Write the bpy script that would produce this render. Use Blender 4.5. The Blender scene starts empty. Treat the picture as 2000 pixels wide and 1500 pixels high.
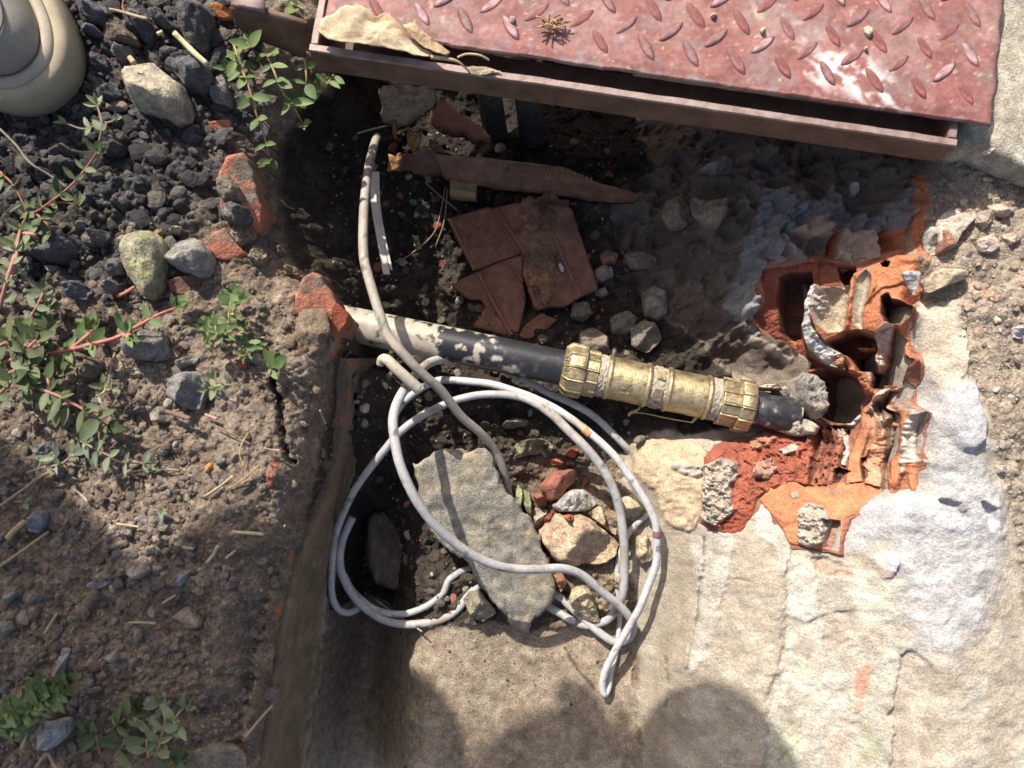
import bpy, bmesh, math, random
import numpy as np
from mathutils import Vector, Matrix

# ------------------------------------------------------------------ camera, sky, sun, exposure
random.seed(7)
RNG = np.random.default_rng(11)
scene = bpy.context.scene
COL = scene.collection
CAM_Z = 0.60
TILT = math.radians(6.0)
FPX = 1511.0                     # focal length in pixels of the 2000 px wide photograph
cam_d = bpy.data.cameras.new('camera')
cam_d.sensor_width = 36.0
cam_d.lens = 36.0 * FPX / 2000.0
cam_d.clip_start = 0.01
cam_d.clip_end = 200.0
cam_d.dof.use_dof = True
cam_d.dof.focus_distance = 0.70
cam_d.dof.aperture_fstop = 7.5
cam = bpy.data.objects.new('camera', cam_d)
COL.objects.link(cam)
cam.location = (0, 0, CAM_Z)
cam.rotation_euler = (TILT, 0, 0)
scene.camera = cam

SUN_S = (0.50, -0.90)            # horizontal shift of a shadow for each metre of height
sun_dir = Vector((SUN_S[0], SUN_S[1], -1.0)).normalized()
elev = math.asin(-sun_dir.z)
world = bpy.data.worlds.new('World')
scene.world = world
world.use_nodes = True
wn = world.node_tree.nodes
wl = world.node_tree.links
wn.clear()
sky = wn.new('ShaderNodeTexSky')
sky.sky_type = 'NISHITA'
sky.sun_disc = False
sky.sun_elevation = elev
sky.sun_rotation = math.atan2(-SUN_S[0], -SUN_S[1])
sky.air_density = 1.0
sky.dust_density = 4.0
sky.ozone_density = 0.4
bg = wn.new('ShaderNodeBackground')
bg.inputs['Strength'].default_value = 0.12
wo = wn.new('ShaderNodeOutputWorld')
wl.new(sky.outputs[0], bg.inputs['Color'])
wl.new(bg.outputs[0], wo.inputs['Surface'])
sun_d = bpy.data.lights.new('sun', 'SUN')
sun_d.energy = 5.0
sun_d.angle = math.radians(0.55)
sun_d.color = (1.0, 0.955, 0.88)
sun = bpy.data.objects.new('sun', sun_d)
COL.objects.link(sun)
sun.rotation_euler = sun_dir.to_track_quat('-Z', 'Y').to_euler()
sun.location = (-1, 2, 5)
scene.view_settings.view_transform = 'Standard'
scene.view_settings.look = 'None'
scene.view_settings.exposure = 0.62
scene.view_settings.gamma = 1.0
scene.cycles.max_bounces = 6
scene.cycles.diffuse_bounces = 4

# ------------------------------------------------------------------ maths helpers
ST, CT = math.sin(TILT), math.cos(TILT)

def U(px, py, z):
    """point at height z that the photograph shows at pixel (px, py)"""
    a = px - 1000.0
    b = 750.0 - py
    dx, dy, dz = a, b * CT + FPX * ST, b * ST - FPX * CT
    t = (z - CAM_Z) / dz
    return np.array((dx * t, dy * t, z))

def D(z): return z * 0.8 if z < 0 else z       # depth scale of everything below ground level
def UD(px, py, z): return U(px, py, D(z))

ZOOM = {1: (0, 0), 2: (600, 0), 3: (1300, 0), 4: (0, 500), 5: (600, 500), 6: (1300, 500), 7: (0, 975), 8: (600, 975), 9: (1300, 975)}

def Z(n, pts):
    ox, oy = ZOOM[n]
    return [(ox + p[0] * 0.35, oy + p[1] * 0.35) + tuple(p[2:]) for p in pts]

def sstep(a, b, x):
    t = np.clip((x - a) / (b - a), 0, 1)
    return t * t * (3 - 2 * t)

def _hash(ix, iy, iz, seed):
    h = (ix.astype(np.uint32) * np.uint32(374761393) + iy.astype(np.uint32) * np.uint32(668265263)
         + iz.astype(np.uint32) * np.uint32(2147483647) + np.uint32((seed * 974711 + 12345) & 0xffffffff))
    h = (h ^ (h >> np.uint32(13))) * np.uint32(1274126177)
    h = (h ^ (h >> np.uint32(15))) * np.uint32(2246822519)
    h = h ^ (h >> np.uint32(16))
    return h.astype(np.float64) / 4294967295.0

def vnoise(x, y, z=None, seed=0):
    """value noise in -1..1, two or three dimensions"""
    x = np.asarray(x, float); y = np.asarray(y, float)
    ix = np.floor(x).astype(np.int64); iy = np.floor(y).astype(np.int64)
    fx = x - ix; fy = y - iy
    fx = fx * fx * fx * (fx * (fx * 6 - 15) + 10); fy = fy * fy * fy * (fy * (fy * 6 - 15) + 10)
    if z is None:
        k = np.zeros_like(ix)
        a = _hash(ix, iy, k, seed); b = _hash(ix + 1, iy, k, seed)
        c = _hash(ix, iy + 1, k, seed); d = _hash(ix + 1, iy + 1, k, seed)
        v = (a * (1 - fx) + b * fx) * (1 - fy) + (c * (1 - fx) + d * fx) * fy
        return v * 2 - 1
    z = np.asarray(z, float)
    iz = np.floor(z).astype(np.int64); fz = z - iz
    fz = fz * fz * (3 - 2 * fz)
    r = 0
    for dz in (0, 1):
        a = _hash(ix, iy, iz + dz, seed); b = _hash(ix + 1, iy, iz + dz, seed)
        c = _hash(ix, iy + 1, iz + dz, seed); d = _hash(ix + 1, iy + 1, iz + dz, seed)
        v = (a * (1 - fx) + b * fx) * (1 - fy) + (c * (1 - fx) + d * fx) * fy
        r = r + v * (fz if dz else 1 - fz)
    return r * 2 - 1

def fbm(x, y, z=None, octv=4, seed=0, gain=0.5):
    r = 0; a = 1.0; f = 1.0; t = 0
    for o in range(octv):
        c, s = math.cos(0.7 * o), math.sin(0.7 * o)
        xx, yy = (x * c - y * s) * f, (x * s + y * c) * f
        r = r + a * vnoise(xx, yy, None if z is None else z * f, seed + o * 17)
        t += a; a *= gain; f *= 2.03
    return r / t

def worley(x, y, seed=0):
    """F1, F2 distances in cells and a random number of the nearest cell"""
    ix = np.floor(x).astype(np.int64); iy = np.floor(y).astype(np.int64)
    f1 = np.full(x.shape, 9.0); f2 = np.full(x.shape, 9.0); idn = np.zeros(x.shape)
    k = np.zeros_like(ix)
    for dx in (-1, 0, 1):
        for dy in (-1, 0, 1):
            cx = ix + dx; cy = iy + dy
            px = cx + _hash(cx, cy, k, seed); py = cy + _hash(cx, cy, k, seed + 5)
            d = np.hypot(px - x, py - y)
            r = _hash(cx, cy, k, seed + 9)
            near = d < f1
            f2 = np.where(near, f1, np.minimum(f2, d))
            idn = np.where(near, r, idn)
            f1 = np.where(near, d, f1)
    return f1, f2, idn

def poly_sd(x, y, poly):
    """signed distance to a polygon, positive inside"""
    p = np.asarray(poly, float)[:, :2]
    d = np.full(x.shape, 1e9); ins = np.zeros(x.shape, bool)
    n = len(p)
    for i in range(n):
        ax, ay = p[i]; bx, by = p[(i + 1) % n]
        ex, ey = bx - ax, by - ay
        t = np.clip(((x - ax) * ex + (y - ay) * ey) / (ex * ex + ey * ey + 1e-15), 0, 1)
        d = np.minimum(d, (x - ax - ex * t) ** 2 + (y - ay - ey * t) ** 2)
        if by != ay:
            c = ((ay > y) != (by > y)) & (x < (bx - ax) * (y - ay) / (by - ay) + ax)
            ins ^= c
    return np.where(ins, 1, -1) * np.sqrt(d)

# ------------------------------------------------------------------ scene helpers
def link(o, parent=None):
    COL.objects.link(o)
    if parent is not None:
        o.parent = parent
    return o

def tag(o, label=None, cat=None, group=None, kind=None):
    if label: o['label'] = label
    if cat: o['category'] = cat
    if group: o['group'] = group
    if kind: o['kind'] = kind
    return o

def empty(name, loc, label=None, cat=None, group=None, parent=None):
    o = bpy.data.objects.new(name, None)
    o.empty_display_size = 0.02
    o.location = loc
    link(o, parent)
    return tag(o, label, cat, group)

def mesh_obj(name, verts, faces, mat, parent=None, col=None, smooth=True, origin=None):
    """verts in world space; the object's origin goes to its base centre"""
    v = np.asarray(verts, float)
    if origin is None:
        origin = np.array((v[:, 0].mean(), v[:, 1].mean(), v[:, 2].min()))
    origin = np.asarray(origin, float)
    me = bpy.data.meshes.new(name)
    me.from_pydata((v - origin).tolist(), [], [tuple(f) for f in faces])
    if smooth:
        me.polygons.foreach_set('use_smooth', [True] * len(me.polygons))
    if col is not None:
        set_col(me, col)
    me.materials.append(mat)
    me.update()
    o = bpy.data.objects.new(name, me)
    link(o)
    if parent is not None:
        o.parent = parent
        o.location = Vector(origin) - world_loc(parent)
    else:
        o.location = origin
    return o

def world_loc(o):
    l = Vector(o.location)
    while o.parent is not None:
        o = o.parent
        l = l + Vector(o.location)
    return l

def set_col(me, col):
    n = len(me.vertices)
    c = np.asarray(col, float)
    if c.ndim == 1:
        c = np.tile(c[:3], (n, 1))
    buf = np.ones((n, 4)); buf[:, :3] = np.clip(c[:, :3], 0, 1)
    a = me.color_attributes.new('Col', 'FLOAT_COLOR', 'POINT')
    a.data.foreach_set('color', buf.ravel())

# ------------------------------------------------------------------ materials
def new_mat(name):
    m = bpy.data.materials.new(name)
    m.use_nodes = True
    nt = m.node_tree
    b = nt.nodes['Principled BSDF']
    return m, nt, b

def mineral(name, rough=0.9, scale=350.0, bump=0.6, dist=0.0012, vary=0.35, speck=0.0, spec=0.3, coat=0.0, big=45.0, bigw=1.5):
    """stone, soil, brick and the like: colour from the mesh, grain and relief from noise"""
    m, nt, b = new_mat(name)
    N, L = nt.nodes, nt.links
    at = N.new('ShaderNodeAttribute'); at.attribute_name = 'Col'
    tc = N.new('ShaderNodeTexCoord')
    n1 = N.new('ShaderNodeTexNoise'); n1.inputs['Scale'].default_value = scale; n1.inputs['Detail'].default_value = 4
    n1.inputs['Roughness'].default_value = 0.65
    n2 = N.new('ShaderNodeTexNoise'); n2.inputs['Scale'].default_value = big; n2.inputs['Detail'].default_value = 5
    L.new(tc.outputs['Object'], n1.inputs['Vector']); L.new(tc.outputs['Object'], n2.inputs['Vector'])
    r1 = N.new('ShaderNodeMapRange'); r1.inputs[1].default_value = 0.3; r1.inputs[2].default_value = 0.7
    r1.inputs[3].default_value = 1 - vary; r1.inputs[4].default_value = 1 + vary
    L.new(n1.outputs['Fac'], r1.inputs[0])
    r2 = N.new('ShaderNodeMapRange'); r2.inputs[1].default_value = 0.3; r2.inputs[2].default_value = 0.7
    r2.inputs[3].default_value = 1 - vary * 0.7; r2.inputs[4].default_value = 1 + vary * 0.7
    L.new(n2.outputs['Fac'], r2.inputs[0])
    mu = N.new('ShaderNodeMath'); mu.operation = 'MULTIPLY'
    L.new(r1.outputs[0], mu.inputs[0]); L.new(r2.outputs[0], mu.inputs[1])
    vm = N.new('ShaderNodeVectorMath'); vm.operation = 'SCALE'
    L.new(at.outputs['Color'], vm.inputs[0]); L.new(mu.outputs[0], vm.inputs['Scale'])
    out = vm.outputs[0]
    if speck > 0:
        vo = N.new('ShaderNodeTexNoise'); vo.inputs['Scale'].default_value = scale * 1.8; vo.inputs['Detail'].default_value = 1
        L.new(tc.outputs['Object'], vo.inputs['Vector'])
        rs = N.new('ShaderNodeMapRange'); rs.inputs[1].default_value = 0.66; rs.inputs[2].default_value = 0.72
        rs.inputs[3].default_value = 0; rs.inputs[4].default_value = speck
        L.new(vo.outputs['Fac'], rs.inputs[0])
        mx = N.new('ShaderNodeMix'); mx.data_type = 'RGBA'
        L.new(rs.outputs[0], mx.inputs['Factor']); L.new(out, mx.inputs['A'])
        mx.inputs['B'].default_value = (0.55, 0.5, 0.45, 1)
        out = mx.outputs['Result']
    L.new(out, b.inputs['Base Color'])
    ad = N.new('ShaderNodeMath'); ad.operation = 'MULTIPLY_ADD'
    L.new(n2.outputs['Fac'], ad.inputs[0]); ad.inputs[1].default_value = bigw; L.new(n1.outputs['Fac'], ad.inputs[2])
    bp = N.new('ShaderNodeBump'); bp.inputs['Strength'].default_value = bump; bp.inputs['Distance'].default_value = dist
    L.new(ad.outputs[0], bp.inputs['Height']); L.new(bp.outputs[0], b.inputs['Normal'])
    b.inputs['Roughness'].default_value = rough
    b.inputs['Specular IOR Level'].default_value = spec
    return m

def noisy(name, stops, scale=40.0, rough=(0.5, 0.8), metal=0.0, bump=0.3, dist=0.0006, detail=6, spec=0.5, fine=300.0):
    """colour ramp over noise"""
    m, nt, b = new_mat(name)
    N, L = nt.nodes, nt.links
    tc = N.new('ShaderNodeTexCoord')
    n1 = N.new('ShaderNodeTexNoise'); n1.inputs['Scale'].default_value = scale; n1.inputs['Detail'].default_value = detail
    n1.inputs['Roughness'].default_value = 0.62
    L.new(tc.outputs['Object'], n1.inputs['Vector'])
    cr = N.new('ShaderNodeValToRGB')
    el = cr.color_ramp.elements
    while len(el) < len(stops): el.new(0.5)
    for e, (p, c) in zip(el, stops):
        e.position = p; e.color = (c[0], c[1], c[2], 1)
    L.new(n1.outputs['Fac'], cr.inputs['Fac']); L.new(cr.outputs['Color'], b.inputs['Base Color'])
    mr = N.new('ShaderNodeMapRange'); mr.inputs[1].default_value = 0.35; mr.inputs[2].default_value = 0.65
    mr.inputs[3].default_value = rough[0]; mr.inputs[4].default_value = rough[1]
    L.new(n1.outputs['Fac'], mr.inputs[0]); L.new(mr.outputs[0], b.inputs['Roughness'])
    n2 = N.new('ShaderNodeTexNoise'); n2.inputs['Scale'].default_value = fine; n2.inputs['Detail'].default_value = 4
    L.new(tc.outputs['Object'], n2.inputs['Vector'])
    ad = N.new('ShaderNodeMath'); ad.operation = 'ADD'
    L.new(n1.outputs['Fac'], ad.inputs[0]); L.new(n2.outputs['Fac'], ad.inputs[1])
    bp = N.new('ShaderNodeBump'); bp.inputs['Strength'].default_value = bump; bp.inputs['Distance'].default_value = dist
    L.new(ad.outputs[0], bp.inputs['Height']); L.new(bp.outputs[0], b.inputs['Normal'])
    b.inputs['Metallic'].default_value = metal
    b.inputs['Specular IOR Level'].default_value = spec
    return m

def plain(name, col, rough=0.6, metal=0.0, vary=0.15, sub=0.0):
    """nearly even colour with slight mottling and a per-object shade"""
    m, nt, b = new_mat(name)
    N, L = nt.nodes, nt.links
    tc = N.new('ShaderNodeTexCoord'); oi = N.new('ShaderNodeObjectInfo')
    n1 = N.new('ShaderNodeTexNoise'); n1.inputs['Scale'].default_value = 180; n1.inputs['Detail'].default_value = 3
    L.new(tc.outputs['Object'], n1.inputs['Vector'])
    ad = N.new('ShaderNodeMath'); ad.operation = 'ADD'
    L.new(n1.outputs['Fac'], ad.inputs[0]); L.new(oi.outputs['Random'], ad.inputs[1])
    mr = N.new('ShaderNodeMapRange'); mr.inputs[1].default_value = 0.3; mr.inputs[2].default_value = 1.7
    mr.inputs[3].default_value = 1 - vary; mr.inputs[4].default_value = 1 + vary
    L.new(ad.outputs[0], mr.inputs[0])
    vm = N.new('ShaderNodeVectorMath'); vm.operation = 'SCALE'
    vm.inputs[0].default_value = col; L.new(mr.outputs[0], vm.inputs['Scale'])
    L.new(vm.outputs[0], b.inputs['Base Color'])
    b.inputs['Roughness'].default_value = rough; b.inputs['Metallic'].default_value = metal
    return m

M = {}
M['soil'] = mineral('soil', rough=0.95, scale=420, bump=1.0, dist=0.0024, vary=0.48, speck=0.16, spec=0.15, big=90)
M['bed'] = mineral('pit_soil', rough=0.95, scale=420, bump=1.0, dist=0.0024, vary=0.5, speck=0.1, spec=0.15, big=90)
M['concrete'] = mineral('concrete', bigw=0.5, rough=0.9, scale=640, bump=1.0, dist=0.0013, vary=0.46, speck=0.42, spec=0.2, big=120)
M['wall'] = mineral('wall_render', rough=0.9, scale=560, bump=1.0, dist=0.0014, bigw=0.15, vary=0.30, speck=0.12, spec=0.2, big=60)
M['stone'] = mineral('stone', rough=0.88, scale=480, bump=1.0, dist=0.0022, vary=0.42, speck=0.14, spec=0.25, big=140)
M['brick'] = mineral('fired_clay', rough=0.85, scale=520, bump=0.9, dist=0.0020, vary=0.28, spec=0.25, big=90)
M['gravel'] = mineral('gravel', rough=0.9, scale=600, bump=0.9, dist=0.0020, vary=0.34, spec=0.25, big=160)
# ------------------------------------------------------------------ the lie of the land: heights at points of the photograph
CP = []
def row(py, *pz):
    for px, z in pz: CP.append((px, py, z))
for py in (-700, -300, 0, 150, 300, 450, 600, 750, 900, 1050, 1200, 1350, 1500, 1800, 2300):
    row(py, (-500, 0.0), (-150, 0.0), (60, 0.0), (230, 0.0))
row(-400, (480, 0.0), (640, -0.004), (735, -0.20), (900, -0.30), (1250, -0.30), (1650, -0.20), (1850, 0.0), (2100, 0.0), (2500, 0.0))
row(-900, (500, 0.0), (640, -0.004), (735, -0.2), (1000, -0.3), (1600, -0.2), (1850, 0.0), (2300, 0.0))
row(-1150, (500, 0.0), (1000, 0.0), (1600, 0.0), (2200, 0.0))
row(40, (400, 0.0), (480, -0.003), (570, -0.004), (640, -0.007), (735, -0.20), (810, -0.25), (1000, -0.30), (1200, -0.29), (1500, -0.20), (1700, -0.09), (1850, 0.0), (2000, 0.0), (2300, 0.0))
row(150, (400, 0.0), (480, -0.008), (560, -0.015), (628, -0.03), (685, -0.12), (740, -0.16), (850, -0.24), (1000, -0.30), (1250, -0.27), (1500, -0.17), (1700, -0.07), (1850, 0.0), (2000, 0.0), (2300, 0.0))
row(230, (420, -0.005), (500, -0.02), (560, -0.04), (640, -0.095), (720, -0.145), (800, -0.17), (880, -0.22), (960, -0.30), (1180, -0.29), (1300, -0.23), (1450, -0.14), (1600, -0.085), (1800, -0.03))
row(300, (430, -0.005), (510, -0.03), (560, -0.07), (640, -0.125), (720, -0.15), (800, -0.175), (900, -0.19), (1000, -0.205), (1150, -0.21), (1250, -0.19), (1350, -0.15), (1450, -0.12), (1600, -0.075), (1750, -0.04), (1830, -0.012), (1900, 0.0), (2050, 0.0), (2300, 0.0))
row(400, (400, 0.0), (470, -0.006), (520, -0.035), (580, -0.085), (640, -0.135), (710, -0.165), (800, -0.195), (950, -0.205), (1150, -0.19), (1250, -0.165), (1350, -0.135), (1450, -0.11), (1600, -0.07), (1700, -0.05), (1770, -0.03), (1810, -0.008), (1900, 0.0), (2050, 0.004), (2300, 0.0))
row(500, (380, 0.0), (480, -0.008), (530, -0.035), (590, -0.075), (640, -0.125), (710, -0.18), (800, -0.20), (1000, -0.205), (1180, -0.19), (1280, -0.165), (1380, -0.13), (1480, -0.10), (1600, -0.07), (1700, -0.052), (1760, -0.04), (1795, -0.008), (1900, 0.0), (2050, 0.004), (2300, 0.0))
row(600, (400, 0.0), (520, -0.006), (565, -0.02), (615, -0.03), (652, -0.045), (698, -0.165), (760, -0.19), (1000, -0.20), (1150, -0.195), (1280, -0.18), (1380, -0.15), (1460, -0.115), (1530, -0.095), (1600, -0.065), (1700, -0.05), (1770, -0.035), (1792, -0.002), (1900, 0.002), (2050, 0.004), (2300, 0.0))
row(700, (400, 0.0), (520, -0.004), (600, -0.015), (640, -0.035), (684, -0.06), (726, -0.175), (800, -0.185), (1000, -0.19), (1150, -0.19), (1300, -0.18), (1420, -0.165), (1500, -0.135), (1570, -0.105), (1650, -0.085), (1720, -0.062), (1775, -0.035), (1802, 0.0), (1900, 0.004), (2050, 0.004), (2300, 0.0))
row(800, (400, 0.0), (540, -0.004), (610, -0.02), (638, -0.045), (676, -0.075), (712, -0.18), (800, -0.185), (1000, -0.185), (1150, -0.185), (1250, -0.18), (1400, -0.17), (1500, -0.15), (1570, -0.135), (1630, -0.14), (1690, -0.10), (1740, -0.07), (1785, -0.03), (1815, 0.0), (1900, 0.004), (2050, 0.004), (2300, 0.0))
row(900, (400, 0.0), (550, -0.004), (600, -0.02), (625, -0.055), (652, -0.085), (690, -0.185), (800, -0.19), (1000, -0.185), (1150, -0.185), (1220, -0.17), (1270, -0.145), (1340, -0.125), (1400, -0.115), (1500, -0.108), (1600, -0.10), (1700, -0.078), (1755, -0.05), (1800, -0.012), (1850, 0.002), (1950, 0.004), (2100, 0.0), (2300, 0.0))
row(1000, (400, 0.0), (530, -0.004), (570, -0.02), (618, -0.07), (664, -0.19), (800, -0.195), (1000, -0.19), (1150, -0.188), (1230, -0.175), (1280, -0.15), (1330, -0.128), (1400, -0.108), (1500, -0.085), (1600, -0.065), (1700, -0.035), (1780, -0.006), (1860, 0.002), (2000, 0.004), (2300, 0.0))
row(1100, (380, 0.0), (500, -0.004), (540, -0.02), (578, -0.05), (645, -0.192), (800, -0.197), (1000, -0.195), (1180, -0.192), (1240, -0.182), (1290, -0.155), (1370, -0.115), (1450, -0.092), (1530, -0.075), (1650, -0.045), (1760, -0.008), (1850, 0.0), (2000, 0.002), (2300, 0.0))
row(1200, (360, 0.0), (480, -0.004), (515, -0.02), (552, -0.04), (628, -0.198), (800, -0.20), (1000, -0.20), (1180, -0.198), (1240, -0.194), (1285, -0.165), (1370, -0.117), (1450, -0.094), (1530, -0.074), (1640, -0.05), (1755, -0.014), (1840, 0.0), (2000, 0.0), (2300, 0.0))
row(1300, (350, 0.0), (460, -0.004), (495, -0.02), (536, -0.04), (614, -0.20), (800, -0.20), (1000, -0.20), (1150, -0.20), (1232, -0.198), (1270, -0.172), (1345, -0.122), (1430, -0.098), (1520, -0.074), (1640, -0.052), (1745, -0.024), (1810, -0.004), (2000, 0.0), (2300, 0.0))
row(1400, (340, 0.0), (440, -0.004), (480, -0.02), (522, -0.04), (603, -0.20), (800, -0.20), (1000, -0.20), (1150, -0.20), (1236, -0.199), (1275, -0.172), (1335, -0.125), (1420, -0.10), (1505, -0.076), (1640, -0.054), (1740, -0.030), (1810, -0.006), (2000, 0.0), (2300, 0.0))
row(1500, (330, 0.0), (420, -0.004), (465, -0.02), (508, -0.04), (590, -0.20), (800, -0.20), (1000, -0.20), (1150, -0.20), (1246, -0.20), (1285, -0.172), (1330, -0.13), (1410, -0.10), (1500, -0.078), (1640, -0.056), (1740, -0.032), (1810, -0.006), (2000, 0.0), (2300, 0.0))
row(1800, (300, 0.0), (420, -0.02), (466, -0.04), (560, -0.20), (1000, -0.20), (1280, -0.20), (1330, -0.14), (1500, -0.078), (1740, -0.03), (1820, 0.0), (2300, 0.0))
row(2300, (400, -0.03), (520, -0.20), (1000, -0.20), (1300, -0.20), (1360, -0.14), (1780, -0.03), (1900, 0.0), (2400, 0.0))
row(2500, (500, 0.0), (1000, 0.0), (1400, 0.0), (1900, 0.0))
def dense(line, n=5):
    for (a, b) in zip(line[:-1], line[1:]):
        for k in range(1, n):
            t = k / n
            CP.append(tuple(a[i] * (1 - t) + b[i] * t for i in range(3)))
# the lip and the foot of the lining wall, and of the slope below the soil
dense([(652, 600, -.045), (684, 700, -.06), (676, 800, -.075), (652, 900, -.085), (618, 1000, -.07), (578, 1100, -.05), (552, 1200, -.04), (536, 1300, -.04), (522, 1400, -.04), (508, 1500, -.04), (466, 1800, -.04)])
dense([(698, 600, -.165), (726, 700, -.175), (712, 800, -.18), (690, 900, -.185), (664, 1000, -.19), (645, 1100, -.192), (628, 1200, -.198), (614, 1300, -.2), (603, 1400, -.2), (590, 1500, -.2), (560, 1800, -.2)])
dense([(530, 500, -.035), (615, 600, -.03), (640, 700, -.035), (638, 800, -.045), (625, 900, -.055), (585, 1000, -.03), (540, 1100, -.02), (515, 1200, -.02), (495, 1300, -.02), (480, 1400, -.02), (465, 1500, -.02)], 4)
cpw = np.array([UD(*c) for c in CP])
_n = len(cpw)
_d = np.hypot(cpw[:, None, 0] - cpw[None, :, 0], cpw[:, None, 1] - cpw[None, :, 1])
_A = np.zeros((_n + 3, _n + 3)); _A[:_n, :_n] = _d + np.eye(_n) * -1e-4
_A[:_n, _n] = 1; _A[:_n, _n + 1:] = cpw[:, :2]; _A[_n, :_n] = 1; _A[_n + 1:, :_n] = cpw[:, :2].T
_w = np.linalg.lstsq(_A, np.concatenate([cpw[:, 2], np.zeros(3)]), rcond=None)[0]

def rbf(x, y):
    s = x.shape; x = x.ravel(); y = y.ravel(); out = np.empty(x.size)
    for i in range(0, x.size, 20000):
        a, b = x[i:i + 20000], y[i:i + 20000]
        d = np.sqrt((a[:, None] - cpw[None, :, 0]) ** 2 + (b[:, None] - cpw[None, :, 1]) ** 2)
        out[i:i + 20000] = d @ _w[:_n] + _w[_n] + a * _w[_n + 1] + b * _w[_n + 2]
    return out.reshape(s)

STEP = 0.00125
def axis(a, b, far):
    core = list(np.arange(a, b + 1e-9, STEP))
    lo, hi, s = a, b, STEP
    L, H = [], []
    while lo > -far:
        s *= 1.12; lo -= s; L.append(lo)
    s = STEP
    while hi < far:
        s *= 1.12; hi += s; H.append(hi)
    return np.array(L[::-1] + core + H)
GX = axis(-0.43, 0.43, 14.0); GY = axis(-0.325, 0.40, 14.0)
X, Y = np.meshgrid(GX, GY)                       # rows run along y
inner = (np.abs(X) < 1.2) & (np.abs(Y) < 1.2)
ZB = np.zeros_like(X)
ZB[inner] = rbf(X[inner], Y[inner])
edge = np.maximum(np.abs(X), np.abs(Y))
ZB *= 1 - sstep(0.75, 1.1, edge)
ZB = np.minimum(ZB, 0.012)

def gsample(F, x, y):
    i = np.clip(np.searchsorted(GX, x) - 1, 0, len(GX) - 2); j = np.clip(np.searchsorted(GY, y) - 1, 0, len(GY) - 2)
    tx = (x - GX[i]) / (GX[i + 1] - GX[i]); ty = (y - GY[j]) / (GY[j + 1] - GY[j])
    return (F[j, i] * (1 - tx) + F[j, i + 1] * tx) * (1 - ty) + (F[j + 1, i] * (1 - tx) + F[j + 1, i + 1] * tx) * ty

def hit(px, py, F=None):
    """where the sight line through a pixel meets the ground"""
    F = ZT if F is None else F
    lo, prev = 0.08, None
    z = 0.06
    while z > -0.34:
        p = U(px, py, z)
        g = gsample(F, p[0], p[1])
        if g >= z:
            a, b = z, z + 0.004
            for _ in range(12):
                m = (a + b) / 2; q = U(px, py, m)
                if gsample(F, q[0], q[1]) >= m: a = m
                else: b = m
            return U(px, py, a)
        z -= 0.004
    return U(px, py, -0.3)

def wpoly(pts, F=None):
    out = []
    for p in pts:
        q = UD(p[0], p[1], p[2]) if len(p) > 2 else hit(p[0], p[1], F if F is not None else ZB)
        out.append((q[0], q[1]))
    return out

# --- region of every grid point
def rpoly(pts): return poly_sd(X, Y, wpoly(pts))
ew = fbm(X * 60, Y * 60, octv=3, seed=3) * 0.006
core = (np.abs(X) < 0.9) & (np.abs(Y) < 0.9)
sd_floor = rpoly([(612, 1205, -.2), (700, 1205, -.2), (830, 1222, -.2), (960, 1212, -.2), (1030, 1235, -.2), (1120, 1225, -.2), (1240, 1236, -.2), (1236, 1330, -.2), (1250, 1500, -.2), (1290, 1900, -.2), (1310, 2500, -.2), (500, 2500, -.2), (560, 1800, -.2), (590, 1500, -.2), (603, 1400, -.2), (614, 1300, -.2)])
sd_lw = rpoly([(726, 700, -.175), (712, 800, -.18), (690, 900, -.185), (664, 1000, -.19), (645, 1100, -.192), (628, 1200, -.198), (614, 1300, -.2), (603, 1400, -.2), (590, 1500, -.2), (560, 1800, -.2), (500, 2500, -.2),
               (380, 2500, -.035), (464, 1800, -.04), (506, 1500, -.04), (520, 1400, -.04), (534, 1300, -.04), (550, 1200, -.04), (576, 1100, -.05), (616, 1000, -.07), (655, 900, -.08), (680, 800, -.072), (696, 700, -.057)])
sd_rw = rpoly([(1246, 2600, -.2), (1250, 1500, -.2), (1236, 1330, -.2), (1240, 1230, -.195), (1232, 1100, -.184), (1225, 1000, -.177), (1218, 900, -.17), (1228, 862, -.165), (1300, 850, -.165), (1400, 845, -.165), (1500, 820, -.15), (1440, 740, -.155), (1330, 640, -.165), (1240, 560, -.175), (1200, 470, -.18), (1190, 400, -.18), (1260, 340, -.175), (1250, 230, -.24), (1240, 40, -.28), (1240, -900, -.28),
               (1850, -900, 0), (1850, 300, 0), (1815, 420, 0), (1795, 480, 0), (1792, 590, 0), (1870, 600, 0), (1890, 720, 0), (1935, 850, 0), (1965, 990, 0), (1990, 1100, 0), (2030, 1300, 0), (2060, 1600, 0), (2060, 2600, 0)])
REG = np.zeros(X.shape, int)                    # 0 ground, 1 rubble bed, 2 floor, 3 left wall, 4 right wall
REG[(ZB < -0.046) & core] = 1
REG[(sd_rw + ew > 0) & core] = 4
REG[(sd_lw + ew * 0.4 > 0) & core] = 3
REG[(sd_floor + ew * 0.5 > 0) & core] = 2

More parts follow.
